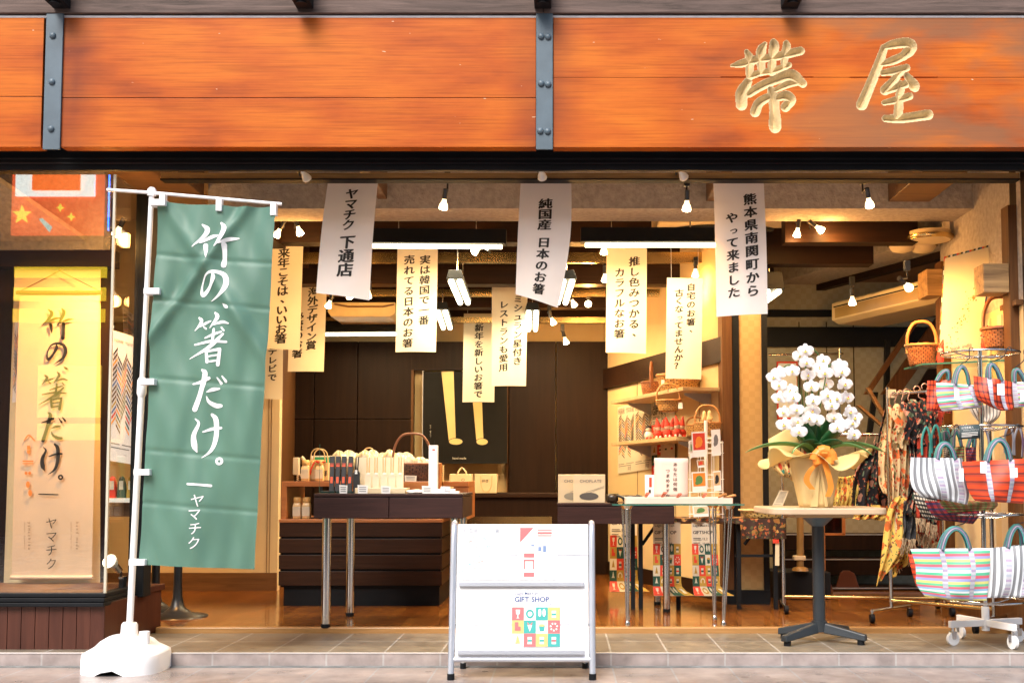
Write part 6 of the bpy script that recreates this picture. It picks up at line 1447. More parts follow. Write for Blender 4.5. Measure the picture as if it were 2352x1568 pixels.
for b, tp, w_ in (((0, -.02, .27), (-.14, -.1, .47), .05), ((0, -.02, .27), (.02, -.16, .34), .055), ((0, -.02, .27), (.17, -.08, .46), .055), ((0, 0, .27), (.09, -.02, .5), .04), ((0, -.03, .27), (-.1, -.17, .36), .05), ((0, -.03, .27), (.11, -.16, .36), .05), ((0, 0, .28), (-.04, -.05, .5), .045)): leaf(b, tp, w_, m_leaf, up=.03)
for b, tp, w_ in (((-.02, -.05, .31), (-.40, -.08, .30), .022), ((.02, -.05, .31), (.36, -.1, .30), .022), ((-.03, -.08, .31), (-.17, -.2, .29), .02), ((.05, -.08, .31), (.26, -.2, .285), .02)): leaf(b, tp, w_, m_leaf2, up=.075)
# five arching sprays of flowers
FL = {}
def flower_mesh():
    def petal(a, l, w_, cup, y0):
        def fn(u, v):
            x = v*l; ww = w_*math.sin(PI*min(.98, .08+v*.86))**.55; s_ = (u-.5)*2*ww
            return Vector((math.cos(a)*x-math.sin(a)*s_, y0-cup*v*v+abs(u-.5)*.006+.004*math.sin(6*u+9*v), math.sin(a)*x+math.cos(a)*s_))
        return fn
    mb = MB()
    for a in (PI/2, PI/2+2.25, PI/2-2.25): mb.sheet(petal(a, .046, .018, -.006, .004), 5, 6)
    for a in (.12, PI-.12): mb.sheet(petal(a, .053, .031, .01, -.002), 6, 6)
    l = MB(); l.ball((0, -.012, -.006), .009, 8, (1, 1.1, .8)); l.mi = 1; l.ball((0, -.014, .004), .0045, 6)
    return mb, l
fm, lm = flower_mesh()
first = None
def flower(p, yaw, pitch, s_):
    global first
    R = Matrix.Translation(p) @ Matrix.Rotation(yaw, 4, 'Z') @ Matrix.Rotation(pitch, 4, 'X') @ Matrix.Scale(s_, 4)
    if first is None:
        f = MB(); f.v, f.f, f.m, f.uv, f.sm = list(fm.v), list(fm.f), list(fm.m), list(fm.uv), list(fm.sm); WL['zero'] = Vector()
        o = f.build('flower', m_petal, t, loc=None); me = o.data; me.transform(Matrix.Translation(WL[t]))
        g = MB(); g.v, g.f, g.m, g.uv, g.sm = list(lm.v), list(lm.f), list(lm.m), list(lm.uv), list(lm.sm); q = g.build('lip', [m_lip, m_redp], t); q.data.transform(Matrix.Translation(WL[t])); q.parent = o
        first = (o, q)
    else:
        o = first[0].copy(); q = first[1].copy(); COL.objects.link(o); COL.objects.link(q); o.parent = t; q.parent = o
    o.matrix_local = Matrix.Translation(-WL[t]) @ R
rr = random.Random(11)
SPR = [([(1842,1010),(1834,900),(1830,852),(1812,838),(1790,850)], [(1790,856),(1791,884),(1792,913),(1800,946),(1803,976),(1816,896),(1818,850),(1779,868)], 6.22),
       ([(1852,1010),(1850,860),(1852,812),(1866,800),(1880,815)], [(1848,804),(1850,833),(1857,862),(1865,890),(1868,919),(1866,945),(1875,965),(1838,818),(1860,960)], 6.2),
       ([(1862,1010),(1866,880),(1878,830),(1895,820),(1905,850)], [(1888,828),(1893,855),(1898,880),(1902,906),(1909,932),(1915,957),(1885,845),(1905,920),(1922,915)], 6.25),
       ([(1870,1010),(1890,900),(1905,840),(1930,838),(1940,860)], [(1932,852),(1940,880),(1944,912),(1950,944),(1956,972),(1926,838),(1960,996),(1962,960)], 6.2),
       ([(1846,1010),(1838,940),(1828,900),(1826,920),(1832,960)], [(1822,915),(1827,940),(1832,968),(1834,992),(1922,980),(1936,975)], 6.16)]
for st_, fl_, Y in SPR:
    MB().tube(catmull([at(x, y, Y+.02+.05*(y > 980)) for x, y in st_], 5), .0035, 6).build('flower_stem', m_stem, t)
    for i, (x, y) in enumerate(fl_):
        flower(at(x+rr.uniform(-2, 2), y+rr.uniform(-2, 2), Y-.03+rr.uniform(-.03, .03)), rr.uniform(-.28, .28)+(.5 if x < 1820 else -.3 if x > 1935 else 0)*-1, rr.uniform(.0, .25), rr.uniform(.66, .74)*1.2)
for k in range(4): MB().tube(catmull([at(1850+k*6, 1030, 6.3), at(1846+k*9, 950, 6.3), at(1840+k*14, 890, 6.27)], 5), .003, 6).build('support_stem', m_stem, t)

# ================================================================ BAG CAROUSEL AND BAGS
SX, SY = at(2264, 1440, 6.3).x, 6.3
t = T('bag_carousel', 'chrome carousel stand with wire rings on a white castor base', 'stand', (SX, SY, .068))
zp = at(0, 806, SY).z
MB().cyl((SX, SY, .25), (SX, SY, zp), .013, n=14).build('pole', m_chrome, t); MB().cyl((SX, SY, .14), (SX, SY, .27), .021, n=14).build('base_socket', m_white, t)
for k in range(4):
    a = k*PI/2+.32; u = Vector((math.cos(a), math.sin(a), 0)); n_ = Vector((-u.y, u.x, 0))*.013; A = Vector((SX, SY, .165)); B = A+u*.235; h = Vector((0, 0, .036))
    MB().hexa([A-n_, A+n_, B+n_, B-n_], [A-n_+h, A+n_+h, B+n_+h, B-n_+h]).build('base_arm', m_white, t, bev=.003)
    q = B-u*.02; w_ = MB().cyl(q+n_*.7-Vector((0, 0, .06)), q-n_*.7-Vector((0, 0, .06)), .036, n=20).build('caster', m_white, t); MB().tube([q-Vector((0, 0, .0)), q-Vector((0, 0, .025))], .009, 8).build('swivel', m_chrome, w_)
    MB().hexa([q+n_*1.1-Vector((.01, 0, .06)), q+n_*1.1+Vector((.01, 0, -.06)), q+n_*1.1+Vector((.014, 0, -.02)), q+n_*1.1-Vector((.014, 0, .02))], [q-n_*1.1-Vector((.01, 0, .06)), q-n_*1.1+Vector((.01, 0, -.06)), q-n_*1.1+Vector((.014, 0, -.02)), q-n_*1.1-Vector((.014, 0, .02))]).build('fork', m_chrome, w_)
for py, r in ((812, .21), (980, .215), (1180, .21), (1377, .215)):
    z = at(0, py, SY).z; MB().tube([(SX+r*math.cos(k*PI/20), SY+r*math.sin(k*PI/20), z) for k in range(40)], .006, 8, closed=True).build('wire_ring', m_chrome, t)
    for k in range(4): a = k*PI/2+.5; MB().tube([(SX, SY, z-.02), (SX+r*.5*math.cos(a), SY+r*.5*math.sin(a), z-.018), (SX+r*math.cos(a), SY+r*math.sin(a), z)], .004, 6).build('ring_spoke', m_chrome, t)
def bag(label, L_, R_, Y, mat, depth=.07, apex=None, att=(.3, .68), tags=(), straps=True, hook=None, sag=0, group='woven tote bags on the carousel'):
    # L_, R_: lists of edge pixels from rim to bottom
    Lp = catmull([Vector((*p, 0)) for p in L_], 6); Rp = catmull([Vector((*p, 0)) for p in R_], 6)
    def edge(P_, v): k = v*(len(P_)-1); i = min(int(k), len(P_)-2); return P_[i].lerp(P_[i+1], k-i)
    cy = sum(p[1] for p in L_+R_)/len(L_+R_); cx = sum(p[0] for p in L_+R_)/len(L_+R_)
    t = T('tote_bag', label, 'bag', at(cx, max(p[1] for p in L_+R_), Y), group)
    rnd = random.Random(int(cx*7+cy)); ph = rnd.uniform(0, 6)
    def fn(u, v, side=-1, d=0):
        a, b = edge(Lp, v), edge(Rp, v); p = at(a.x+(b.x-a.x)*u, a.y+(b.y-a.y)*u+sag*math.sin(PI*u)*v, Y)
        th = depth*.5*(.25+.75*math.sin(PI*(.1+.8*v)))*math.sin(PI*min(1, max(0, u)))**.6
        if v > .97: th *= .5
        return Vector((p.x, Y+side*(th+.011*math.sin(7*u+5*v+ph)*math.sin(PI*u)+.004*math.sin(17*u-11*v+ph)*math.sin(PI*u)*v+d), p.z))
    b = MB(); b.sheet(lambda u, v: fn(u, v), 24, 20); b.sheet(lambda u, v: fn(u, v, 1), 24, 20)
    n = 24; b.add([fn(k/n, 1) for k in range(n+1)]+[fn(k/n, 1, 1) for k in range(n+1)], [(k, k+1, n+2+k, n+1+k) for k in range(n)], [(k/n, 1) for k in range(n+1)]*2)
    b.build('body', mat, t)
    w_ = (Rp[0]-Lp[0]).length; sw = .011*(1.3 if w_ > 110 else 1)
    if apex:
        for side in (-1, 1):
            A, B = fn(att[0], .03, side, .003), fn(att[1], .03, side, .003); C_ = at(*apex, Y); C_.y = Y+side*.012
            p = catmull([A, A.lerp(C_, .62)+(A-B)*.16, C_+(A-B)*.12-Vector((0, 0, .004)), C_+(B-A)*.12-Vector((0, 0, .004)), B.lerp(C_, .62)+(B-A)*.16, B], 6)
            m_ = MB(); vs = []; fs = []; uv = []
            for i, q in enumerate(p):
                d = (p[min(i+1, len(p)-1)]-p[max(i-1, 0)]).normalized(); s_ = d.cross(Vector((0, 1, 0)))*sw*.8; s_.y += .006; vs += [q-s_, q+s_]; uv += [(0, i), (1, i)]
            m_.add(vs, [(2*i, 2*i+1, 2*i+3, 2*i+2) for i in range(len(p)-1)], uv, True); m_.build('handle', m_strap, t, sol=.003)
    if straps:
        for a in att:
            m_ = MB(); m_.sheet(lambda u, v: fn(a+(u-.5)*2*sw/(w_*Y/F), v*.985+.005, -1, .003), 2, 16); m_.build('strap', m_webb, t)
    for (tx, ty, tw, th) in tags: MB().pbox(tx, ty, tx+tw, ty+th, Y-depth-.03, .002).build('price_tag', m_tag, t)
    if hook:
        hx, hy = hook; o = at(*apex, Y); q = at(hx, hy, SY); q = Vector((q.x, (q.y+Y*2)/3, q.z))
        MB().tube(catmull([q+Vector((.012, .0, -.01)), q+Vector((.005, 0, .012)), q+Vector((-.012, 0, .008)), (q+o)/2+Vector((.012, 0, 0)), o+Vector((-.008, 0, .008)), o+Vector((.004, 0, -.014)), o+Vector((.014, 0, .0))], 5), .0028, 6).build('metal_hook', m_blackmetal, cat='hook', label='bent wire hook carrying '+HK[len(HKN)], group='hooks on the carousel'); HKN.append(1)
    return t
m_webb = stripemat('silver_webbing', [(.45, .45, .5), (.35, .28, .42), (.5, .5, .55), (.36, .4, .48)], 6, 'v')
HKN = []; HK = ['the small pastel striped tote', 'the small red striped tote', 'the pastel tote at the right edge', 'the grey and white striped tote', 'the large red tote', 'the large pastel striped tote', 'the lowest right striped tote']
bag('small red and black checked tote tucked behind the pastel one at the top', [(2130, 874), (2129, 905), (2128, 942)], [(2200, 872), (2198, 910), (2185, 949)], 6.22, m_redchk, .03, (2172, 850), straps=False)
bag('small pastel striped tote with long white tag, hanging at the top left', [(2150, 879), (2152, 915), (2160, 938), (2168, 945)], [(2240, 884), (2248, 905), (2255, 930), (2252, 936)], 6.04, m_pastel, .05, (2209, 842), (.45, .84), [(2192, 892, 11, 26)], True, (2206, 812))
bag('small red striped tote twisted to the side, at the top of the carousel', [(2236, 863), (2238, 895), (2246, 916), (2268, 930)], [(2325, 877), (2324, 905), (2328, 935), (2326, 941)], 6.0, m_redchk, .05, (2278, 836), (.38, .72), [(2291, 881, 16, 26)], True, (2287, 812), sag=6)
bag('small pastel striped tote cut by the right edge of the picture', [(2325, 877), (2326, 905), (2330, 936)], [(2410, 877), (2412, 905), (2408, 936)], 6.08, m_pastel, .05, (2335, 848), (.05, .35), [(2344, 895, 18, 26)], True, (2332, 815))
bag('folded taupe and cream striped tote behind the pole', [(2222, 930), (2232, 950), (2244, 966)], [(2300, 930), (2296, 955), (2280, 972)], 6.5, m_bw2, .03, None, straps=False)
bag('large grey and white vertically striped tote at the left middle', [(2092, 1050), (2090, 1090), (2096, 1120), (2114, 1138)], [(2210, 1052), (2216, 1090), (2226, 1130), (2222, 1158)], 5.97, m_bw, .07, (2170, 1018), (.5, .85), [(2203, 1075, 10, 30)], True, (2166, 985))
bag('large red striped tote with two white tags at the right middle', [(2209, 1060), (2216, 1095), (2226, 1130), (2240, 1150)], [(2372, 1052), (2366, 1095), (2356, 1135), (2350, 1156)], 5.9, m_redstr, .07, (2294, 1010), (.34, .68), [(2252, 1060, 14, 26), (2320, 1074, 17, 22)], True, (2294, 985))
bag('brown and cream checked tote behind the grey striped one', [(2166, 1024), (2168, 1050)], [(2190, 1024), (2190, 1060)], 6.42, m_bchk, .03, (2170, 990), (.2, .8), straps=False)
bag('green and red checked tote hanging in the middle behind', [(2182, 1026), (2184, 1062)], [(2215, 1024), (2215, 1065)], 6.36, m_gchk, .03, (2195, 988), (.2, .8), straps=False)
bag('red and navy checked tote behind the pole in the middle', [(2217, 1028), (2219, 1060)], [(2242, 1026), (2242, 1065)], 6.4, m_nchk, .03, (2235, 1000), (.2, .8), straps=False)
bag('black and white checked tote drooping below the grey striped one', [(2098, 1130), (2105, 1160), (2122, 1190)], [(2150, 1140), (2160, 1170), (2165, 1195)], 6.3, m_bchk, .04, None, straps=False)
bag('red and navy checked tote drooping below the middle ring', [(2124, 1150), (2140, 1180), (2166, 1194)], [(2240, 1150), (2250, 1180), (2235, 1203)], 6.22, m_nchk, .05, None, straps=False)
bag('muted rainbow striped tote lying over the third ring', [(2157, 1150), (2162, 1160), (2180, 1178)], [(2290, 1152), (2292, 1160), (2282, 1170)], 6.12, m_gchk, .04, None, straps=False)
bag('large pastel striped tote with green handles, lowest on the carousel', [(2091, 1260), (2103, 1300), (2105, 1340), (2124, 1368)], [(2274, 1258), (2274, 1300), (2270, 1345), (2266, 1378)], 5.96, m_pastel, .08, (2194, 1213), (.37, .74), [], True, (2198, 1182), sag=4)
bag('large grey and white striped tote at the lower right edge', [(2274, 1258), (2273, 1300), (2270, 1345), (2268, 1372)], [(2400, 1246), (2400, 1300), (2400, 1345), (2396, 1370)], 6.0, m_bw, .07, (2335, 1208), (.3, .62), [], True, (2335, 1182))
bag('small red striped tote half hidden behind the lowest pastel one', [(2086, 1272), (2094, 1310), (2104, 1345)], [(2130, 1276), (2130, 1310), (2130, 1345)], 6.14, m_redstr, .03, None, straps=False)
P = quadmap((2204, 978), (2250, 974), (2252, 1006), (2203, 1009), 6.02); t = T('chalk_sign', 'small dark chalk style sign with white handwriting on the carousel', 'sign', P(.5, 1)); MB().sheet(lambda u, v: P(u, v), 1, 1).build('plate', M('slate_plate', (.05, .075, .08), .6), t, sol=.004)
mb = MB(); line(mb, '台湾直輸入', P, .08, .16, .12, P.w/P.h, off=0, shear=0, d=.004); line(mb, 'プラスチックカゴバッグ', P, .15, .36, .075, P.w/P.h, off=0, shear=0, d=.004)
for v in (.52, .62, .72, .8): rect(mb, P, .1, v, .88-.3*(v > .75), v+.035, .004)
mb.build('lettering', m_card, t)
# hanging strap clusters at the middle ring
for i, (px, py) in enumerate(((2150, 1000), (2172, 1002), (2262, 1010), (2318, 1000), (2340, 1005), (2128, 1005))):
    a, b = at(px-10, py+40, 6.45), at(px+8, py+44, 6.45); c = at(px, py-24, 6.45); m_ = MB(); p = catmull([a, a.lerp(c, .6)+Vector((-.015, 0, 0)), c, b.lerp(c, .6)+Vector((.015, 0, 0)), b], 6); m_.tube(p, .007, 6, flat=.4); m_.build('strap_bunch', m_strap, cat='bag straps', label='green striped tote straps looped in a bunch at the middle ring', group='bunched handles at the middle ring')
# ================================================================ RACKS, SCARVES
def rack(label, pa, pb, ztop, zfoot=.17, casters=True, rail2=None, mat=m_chrome):
    t = T('garment_rack', label, 'rack', ((pa.x+pb.x)/2, (pa.y+pb.y)/2, .1)); u = (pb-pa).normalized(); n_ = Vector((-u.y, u.x, 0))
    for p in (pa, pb):
        MB().cyl((p.x, p.y, zfoot), (p.x, p.y, ztop+.04), .0125, n=12).build('post', mat, t)
        a, b = p-n_*.22, p+n_*.22; MB().cyl((a.x, a.y, zfoot), (b.x, b.y, zfoot), .012, n=12).build('foot_bar', mat, t)
        for q in (a, b):
            MB().cyl((q.x-.012, q.y, .128), (q.x+.012, q.y, .128), .028, n=16).build('caster', m_black, t); MB().cyl((q.x, q.y, .13), (q.x, q.y, zfoot), .008, n=8).build('swivel', mat, t)
    MB().cyl((pa.x, pa.y, ztop), (pb.x, pb.y, ztop), .0115, n=12).build('rail', mat, t)
    MB().cyl((pa.x, pa.y, zfoot+.05), (pb.x, pb.y, zfoot+.05), .0115, n=12).build('base_bar', m_brass, t)
    return t
p1 = at(2047, 1390, 7.1); p1.z = 0; p2 = at(2262, 1390, 6.62); p2.z = 0
zr = at(0, 904, 7.1).z
rack('chrome garment rack nearest the carousel, hung with floral scarves', p1, Vector((p2.x+.05, 6.62, 0)), zr)
MB().pbox(2040, 894, 2058, 913, 7.07, .004).build('rail_tag', m_creamw, cat='tag', label='cream tag at the left end of the near garment rail')
p3 = Vector((at(1800, 1386, 7.62).x, 7.62, 0)); p4 = Vector((at(2170, 1386, 7.5).x, 7.5, 0))
rack('chrome garment rack farther back behind the orchid', p3, p4, at(0, 998, 7.6).z, .14, False)
t = T('clothes_rail', 'thin high rail across the wall above the orchid', 'rail', at(1850, 812, 9.3)); MB().cyl(at(1765, 815, 9.3), at(1937, 812, 9.3), .009).build('rail', m_chrome, t); MB().cyl(at(1928, 800, 9.3), at(1928, 960, 9.3), .01).build('post', m_chrome, t)
def hanger(label, px, py, Y, h=26, flip=1):
    o = at(px, py, Y); k = Y/F
    MB().tube(catmull([o+Vector((-6*k*flip, 0, -10*k)), o+Vector((-7*k*flip, 0, -2*k)), o+Vector((0, 0, 3*k)), o+Vector((7*k*flip, 0, -4*k)), o+Vector((3*k*flip, 0, -h*.6*k)), o+Vector((16*k*flip, 0, -h*.85*k)), o+Vector((10*k*flip, 0, -h*1.2*k))], 5), .003, 6).build('hanger_hook', M('pink_wire', (.6, .36, .28), .3, .5) if 'pinkish wire hanger hook' in label and 'pink_wire' not in MATS else MATS.get('pink_wire', m_chrome), cat='hanger', label=label, group='wire hanger hooks')
for i, (px, py) in enumerate(((2052, 903), (2068, 899), (2082, 896), (2106, 889), (2124, 883))):
    hanger('pinkish wire hanger hook on the near rail', px, py, 7.06-.04*i, 36)
for i, (px, py) in enumerate(((1965, 999), (1984, 998), (2004, 997))): hanger('bare wire hanger hook on the rear rail', px, py, 7.55, 36)
def scarf(label, q, Y, mat, waves=3, amp=.025, fringe=False, knot=False, seed=1, nv=30):
    # q: left edge pixels and right edge pixels, top to bottom
    Lp = catmull([Vector((*p, 0)) for p in q[0]], 6); Rp = catmull([Vector((*p, 0)) for p in q[1]], 6)
    def edge(P_, v): k = v*(len(P_)-1); i = min(int(k), len(P_)-2); return P_[i].lerp(P_[i+1], k-i)
    def fn(u, v):
        a, b = edge(Lp, v), edge(Rp, v); p = at(a.x+(b.x-a.x)*u, a.y+(b.y-a.y)*u+2*math.sin(9*u+seed), Y)
        return Vector((p.x, Y+amp*math.sin(2*PI*waves*u+seed+1.5*v)+amp*.5*math.sin(11*v+seed+4*u), p.z))
    bot = fn(.5, 1); t = T('scarf', label, 'scarf', bot, 'floral scarves on the racks')
    MB().sheet(fn, 30, nv).build('cloth', mat, t, sol=.002)
    if knot:
        kp = fn(.5, .06); MB().sheet(lambda u, v: kp+Vector(((u-.5)*(.17-.05*v)+.012*math.sin(9*v+seed), -.03-.045*math.sin(PI*min(1, v*1.1))*(.6+.4*math.sin(PI*u))+.014*math.sin(22*u+3*v+seed), .05-.2*v-.05*math.sin(PI*u)*v+.015*math.sin(17*u+seed))), 34, 16).build('knot', mat, t)
    if fringe:
        f = MB(); r_ = random.Random(seed)
        for k in range(26):
            p = fn(k/25, .99); f.tube([p, p+Vector((r_.uniform(-.01, .01), r_.uniform(-.01, .0), -.03)), p+Vector((r_.uniform(-.025, .025), r_.uniform(-.01, .0), -.075+r_.uniform(-.01, .02)))], [.004, .003, .0015], 4)
        f.build('fringe', m_tan, t)
scarf('yellow floral scarf with a long pointed end, left of the near rack post', [[(2058, 1140), (2040, 1170), (2026, 1260), (2012, 1345)], [(2088, 1140), (2085, 1200), (2080, 1270), (2030, 1322)]], 7.0, m_yflor, 2, .02, seed=2)
scarf('yellow floral scarf end hanging to the right of the near rack post', [[(2060, 1200), (2050, 1240), (2048, 1300), (2046, 1330)], [(2090, 1200), (2088, 1250), (2084, 1290), (2072, 1300)]], 7.16, m_yflor, 2, .02, seed=5)
scarf('cream floral scarf knotted at the top of the near rail', [[(2044, 940), (2040, 1000), (2046, 1100), (2042, 1250)], [(2094, 938), (2090, 1000), (2088, 1100), (2084, 1252)]], 7.02, m_cflor, 3, .03, True, True, 3)
scarf('orange and cream scarf hanging behind the near rack post', [[(2035, 950), (2018, 1040), (2020, 1100), (2028, 1130)], [(2060, 945), (2050, 1040), (2052, 1100), (2050, 1140)]], 7.15, m_cflor, 2, .02, False, False, 6)
scarf('black floral scarf knotted on the near rail', [[(2100, 930), (2096, 1000), (2094, 1100), (2072, 1180)], [(2130, 925), (2128, 1000), (2118, 1100), (2105, 1180)]], 6.95, m_bflor, 2, .03, False, True, 4)
scarf('red and black scarf between the two black ones', [[(2110, 975), (2108, 1030), (2106, 1100), (2105, 1190)], [(2134, 975), (2134, 1030), (2130, 1100), (2128, 1195)]], 6.9, m_rflor, 2, .02, True, False, 7)
scarf('long black scarf at the right of the near rail', [[(2132, 920), (2132, 1000), (2134, 1100), (2130, 1200)], [(2152, 915), (2150, 1000), (2150, 1100), (2150, 1210)]], 6.85, m_bflor, 2, .02, True, False, 8)
scarf('grey leaf patterned scarf with a pale fringe', [[(2076, 1150), (2074, 1180), (2074, 1210), (2072, 1235)], [(2104, 1150), (2104, 1180), (2104, 1210), (2100, 1240)]], 6.98, floralmat('grey_leaf', (.04, .04, .045), [((.2, .18, .15), 1, .26), ((.1, .1, .1), 2, .2)]), 2, .02, True, False, 9)
scarf('wide black floral garment on the rear rail', [[(2008, 1020), (1985, 1050), (1958, 1095), (1956, 1190)], [(2038, 1000), (2046, 1060), (2044, 1100), (2040, 1190)]], 7.4, m_bflor, 3, .03, False, False, 10)
scarf('yellow scarf draped over the lower bar of the rear rack', [[(1912, 1095), (1914, 1130), (1910, 1165), (1914, 1188)], [(1992, 1090), (1990, 1130), (1988, 1165), (2000, 1186)]], 7.45, m_yflor, 7, .03, False, False, 11)
scarf('orange floral scarf bundled at the table height behind the orchid', [[(1960, 1165), (1958, 1180), (1956, 1190)], [(2040, 1158), (2042, 1176), (2030, 1194)]], 7.35, m_yflor, 4, .04, False, False, 12)
scarf('colourful patchwork scarf sagging behind the left of the orchid pot', [[(1766, 1044), (1768, 1060), (1790, 1088)], [(1835, 1050), (1838, 1080), (1838, 1112)]], 7.2, m_mflor, 3, .03, False, False, 13)
# ================================================================ GLASS SHELF AND BOARD AT THE RIGHT WALL
zsh = at(0, 838, 6.95).z
t = T('glass_shelf', 'clear glass wall shelf carrying baskets and a tall picture board', 'shelf', (2.4, 7.0, zsh)); a, b = at(2088, 838, 7.05), at(2345, 836, 6.72)
q = [Vector((a.x, 7.15, zsh-.01)), Vector((a.x+.02, 6.85, zsh-.01)), Vector((2.62, 6.62, zsh-.01)), Vector((2.62, 6.95, zsh-.01))]
MB().hexa(q, [p_+Vector((0, 0, .01)) for p_ in q]).build('glass_plate', m_gclear, t); MB().hexa([q[0], q[1], q[1]+Vector((0, 0, .01)), q[0]+Vector((0, 0, .01))], [p_-Vector((.002, .0, 0)) for p_ in (q[0], q[1], q[1]+Vector((0, 0, .01)), q[0]+Vector((0, 0, .01)))]).build('glass_edge', m_gedge, t)
MB().hexa([q[1], q[2], q[2]+Vector((0, 0, .01)), q[1]+Vector((0, 0, .01))], [p_-Vector((0, .002, 0)) for p_ in (q[1], q[2], q[2]+Vector((0, 0, .01)), q[1]+Vector((0, 0, .01)))]).build('glass_edge', m_gedge, t)
c = at(2118, 834, 7.0); c.z = zsh; basket('basket', 'red brown wicker basket with an arched handle, left of the tall board', c, .085, .07, .125, m_wick1, m_cane, .2, 1.15, hr=.009)
c = at(2300, 800, 6.72); c.z = zsh+.02; basket('basket', 'red brown wicker basket with an arched handle, right of the tall board', at(2300, 800, 6.72), .1, .08, .115, m_wick1, m_caned, .24, 1.12, hr=.01)
P = quadmap((2168, 590), (2275, 562), (2252, 800), (2155, 820), 6.95); t = T('picture_board', 'tall cream picture board with an ornate edge leaning on the glass shelf', 'board', P(.5, 1))
c4 = [P(0, 0), P(1, 0), P(1, 1), P(0, 1)]; o = Vector((.02, .03, .0)); MB().hexa(c4, [p_+o for p_ in c4]).build('board', M('pale_print', (.8, .72, .5), .55, var=.04), t)
mb = MB(); r_ = random.Random(4)
for k in range(80):
    a = r_.random(); u = .82-.62*a**1.3+r_.gauss(0, .06); v = .3+.62*a+r_.gauss(0, .04); mb.mi = r_.choice([0, 0, 1, 2]); s_ = r_.uniform(.008, .022)
    if .05 < u < .95 and v < .96: disc(mb, P, u, v, s_, s_*.4, .002, 6, r_.random())
mb.build('printed_flower', [m_ochre, m_cane, m_leaf2], t); mb = MB(); line(mb, 'pink india', P, .3, .94, .12, P.w/P.h, off=0, d=.003); mb.build('lettering', m_inkg, t)
e = MB(); cs = [m_redp, m_ochre, m_ink, m_card, m_greenp, m_bluep]
for k in range(22):
    e.mi = k % 6; v0, v1 = k/22, (k+1)/22
    e.add([P(1, v0, .001), P(1, v1, .001), P(1, v1)+Vector((.02, .03, 0)), P(1, v0)+Vector((.02, .03, 0))], [(0, 1, 2, 3)]); e.add([P(v0, 0, .002), P(v1, 0, .002), P(v1, .018, .002), P(v0, .018, .002)], [(0, 1, 2, 3)])
    e.add([P(0, v0, .002), P(0, v1, .002), P(.02, v1, .002), P(.02, v0, .002)], [(0, 1, 2, 3)])
e.build('ornate_edge', cs, t)
for i, (px, py, Y) in enumerate(((2160, 832, 6.9), (2262, 800, 6.8))):
    c = at(px, py, Y); t = T('gnome_toy', 'red hooded toy %s on the glass shelf' % ('between the left basket and the tall board', 'between the tall board and the right basket')[i], 'toy', c); MB().lathe([(.02, 0), (.024, .03), (.016, .06)], c, 12).build('body', m_red, t); MB().ball(c+Vector((0, -.004, .072)), .019, 10).build('face', m_tray, t); MB().cyl(c+Vector((0, .004, .07)), c+Vector((.02, 0, .14)), .026, .003, 12).build('hood', m_red, t)
for (x, r, y0, Y, lab) in ((2072, None, 0, 7.0, ''),): pass
rwb = MB(); rwall(rwb, .0, .05, at(0, 678, 6.6).z, at(0, 612, 6.6).z, .052, .2); rwb.build('beam_end', m_oldwood, cat='beam', label='squared beam end with bold grain beside the tall picture board, right', bev=.004)
rwb = MB(); rwall(rwb, .365, .43, at(0, 682, 7.7).z, at(0, 622, 7.7).z, .062, .17); rwb.build('beam_end', m_oldwood, cat='beam', label='squared beam end with bold grain beside the tall picture board, left', bev=.004)
# pedestal stands half hidden behind the flag
for i, (px, pf, pt_) in enumerate(((407, 1418, 1300), (356, 1405, 1290))):
    c = gd(px, pf-3, .1); t = T('pedestal_stand', 'black pedestal stand on a flat foot, ' + ('right' if i == 0 else 'left, mostly behind the ledge') + ' of two below flag', 'stand', c)
    MB().lathe([(.19, 0), (.185, .008), (.09, .025), (.045, .06), (.03, .12), (.026, .2), (.026, .74)], c, 28).build('column_foot', m_blackmetal, t); MB().lathe([(.24, .74), (.24, .765)], c, 32).build('round_top', m_brownx, t)

# ================================================================ LIGHT OF THE SHOP, THE STREET BEHIND THE CAMERA
t = T('opposite_shop', 'shop building across the street behind the photographer', 'building', (0, -8, 0))
MB().box(-14, 12, -8.6, -8, 0, 8).build('wall', M('opposite_wall', (.1, .085, .075), .7), t)
def vat(px, py): p = at(px, py, 6.1+6.1+7.9); return p.x, p.z        # what the display window mirrors
def lit(name, mat, x0, y0, x1, y1, d, par):
    a, b = vat(x0, y1), vat(x1, y0); return MB().box(a[0], b[0], -8+d, -8+d+.05, a[1], b[1]).build(name, mat, par)
def em(name, c, s): return M(name, c, .5, emit=c, estr=s, var=0)
sg_ = T('lit_street_sign', 'red orange lit sign with yellow stars over the shop across the street', 'sign', (-9, -7.9, 5.2))
lit('sign_face', em('red_orange_light', (.8, .1, .03), 2.1), 24, 380, 240, 540, .05, sg_); lit('white_field', em('white_field_light', (.75, .8, .75), 3), 38, 380, 221, 452, .11, sg_); lit('orange_field', em('orange_field_light', (.9, .14, .02), 3), 80, 380, 190, 440, .17, sg_)
for sx_, sy_, r_, n_ in ((52, 494, 22, 5), (140, 478, 9, 4), (165, 499, 9, 4)):
    m_ = MB(); m_.prism([Vector((vat(sx_+(r_ if k % 2 == 0 else r_*.42)*math.sin(k*PI/n_), sy_)[0], -7.88, vat(sx_, sy_-(r_ if k % 2 == 0 else r_*.42)*math.cos(k*PI/n_))[1])) for k in range(2*n_)], (0, .03, 0)); m_.build('star', em('star_light', (.8, .75, .08), 2.5), sg_)
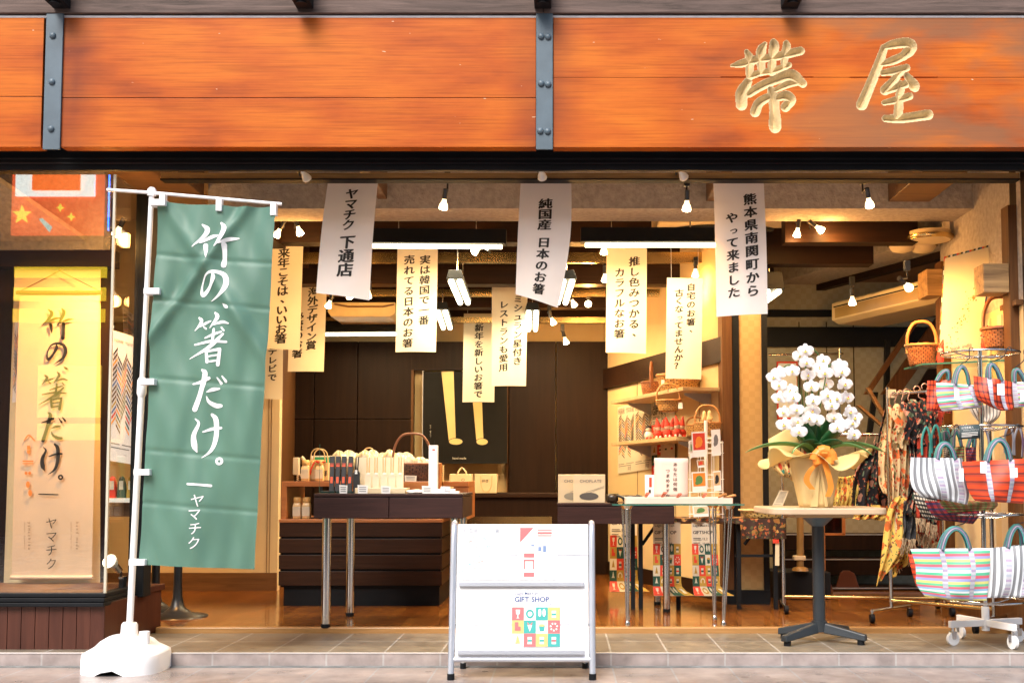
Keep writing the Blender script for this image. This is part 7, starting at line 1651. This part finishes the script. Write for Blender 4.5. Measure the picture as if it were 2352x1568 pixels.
MB().prism([Vector((vat(a, b)[0], -7.88, vat(a, b)[1])) for a, b in ((92, 505), (99, 502), (121, 522), (115, 534))], (0, .03, 0)).build('blue_ray', em('ray_light', (.2, .5, .5), 2.5), sg_)
nl = lit('blue_neon_tube', em('blue_neon', (.02, .16, 1), 14), 249, 402, 253, 530, .1, None); tag(nl, 'vertical blue neon tube on the building across the street', 'neon')
for x0, y0, x1, y1, lab in ((35, 614, 246, 638, 'topmost'), (33, 661, 244, 691, 'middle'), (31, 710, 242, 740, 'lowest')):
    o_ = lit('yellow_light_strip', em('yellow_strip', (.9, .6, .03), 2.0), x0, y0, x1, y1, .1, None); tag(o_, lab+' yellow light strip on the building across the street', 'light strip', 'yellow light strips across the street')
for x0, y0, x1, y1, lab in ((82, 838, 230, 958, 'upper'), (82, 972, 226, 1010, 'lower')):
    o_ = lit('yellow_lit_window', em('yellow_window', (.95, .68, .12), .9), x0, y0, x1, y1, .02, None); tag(o_, lab+' yellow lit window of the shop across the street', 'window')
scarf('dark floral scarf bunched between the cream and black scarves on the near rail', [[(2084, 928), (2086, 1000), (2088, 1060), (2082, 1160)], [(2106, 926), (2108, 1000), (2110, 1060), (2108, 1160)]], 6.97, m_bflor, 3, .02, True, True, 15)
scarf('dark red floral scarf behind the hooks of the near rail', [[(2118, 925), (2116, 1000), (2112, 1100), (2108, 1230)], [(2150, 920), (2148, 1000), (2146, 1100), (2140, 1230)]], 7.0, m_rflor, 3, .03, True, True, 16)
scarf('dark floral scarf hanging low at the left end of the near rail', [[(2032, 930), (2022, 980), (2008, 1040), (2000, 1100)], [(2046, 928), (2040, 980), (2030, 1040), (2022, 1110)]], 7.2, m_bflor, 2, .02, False, False, 17)
for i in range(7):
    scarf('dark patterned scarf packed on the rear rail behind the near rack', [[(2052+i*15, 1000), (2050+i*15, 1080), (2050+i*15, 1170), (2048+i*15, 1290-(i*37) % 60)], [(2070+i*15, 1000), (2072+i*15, 1080), (2072+i*15, 1170), (2070+i*15, 1286-(i*37) % 60)]], 7.55+.03*(i % 3), (m_bflor, m_rflor, m_bflor, m_mflor, m_bflor, m_bflor, m_rflor)[i], 2, .02, i % 2 == 0, False, 20+i)
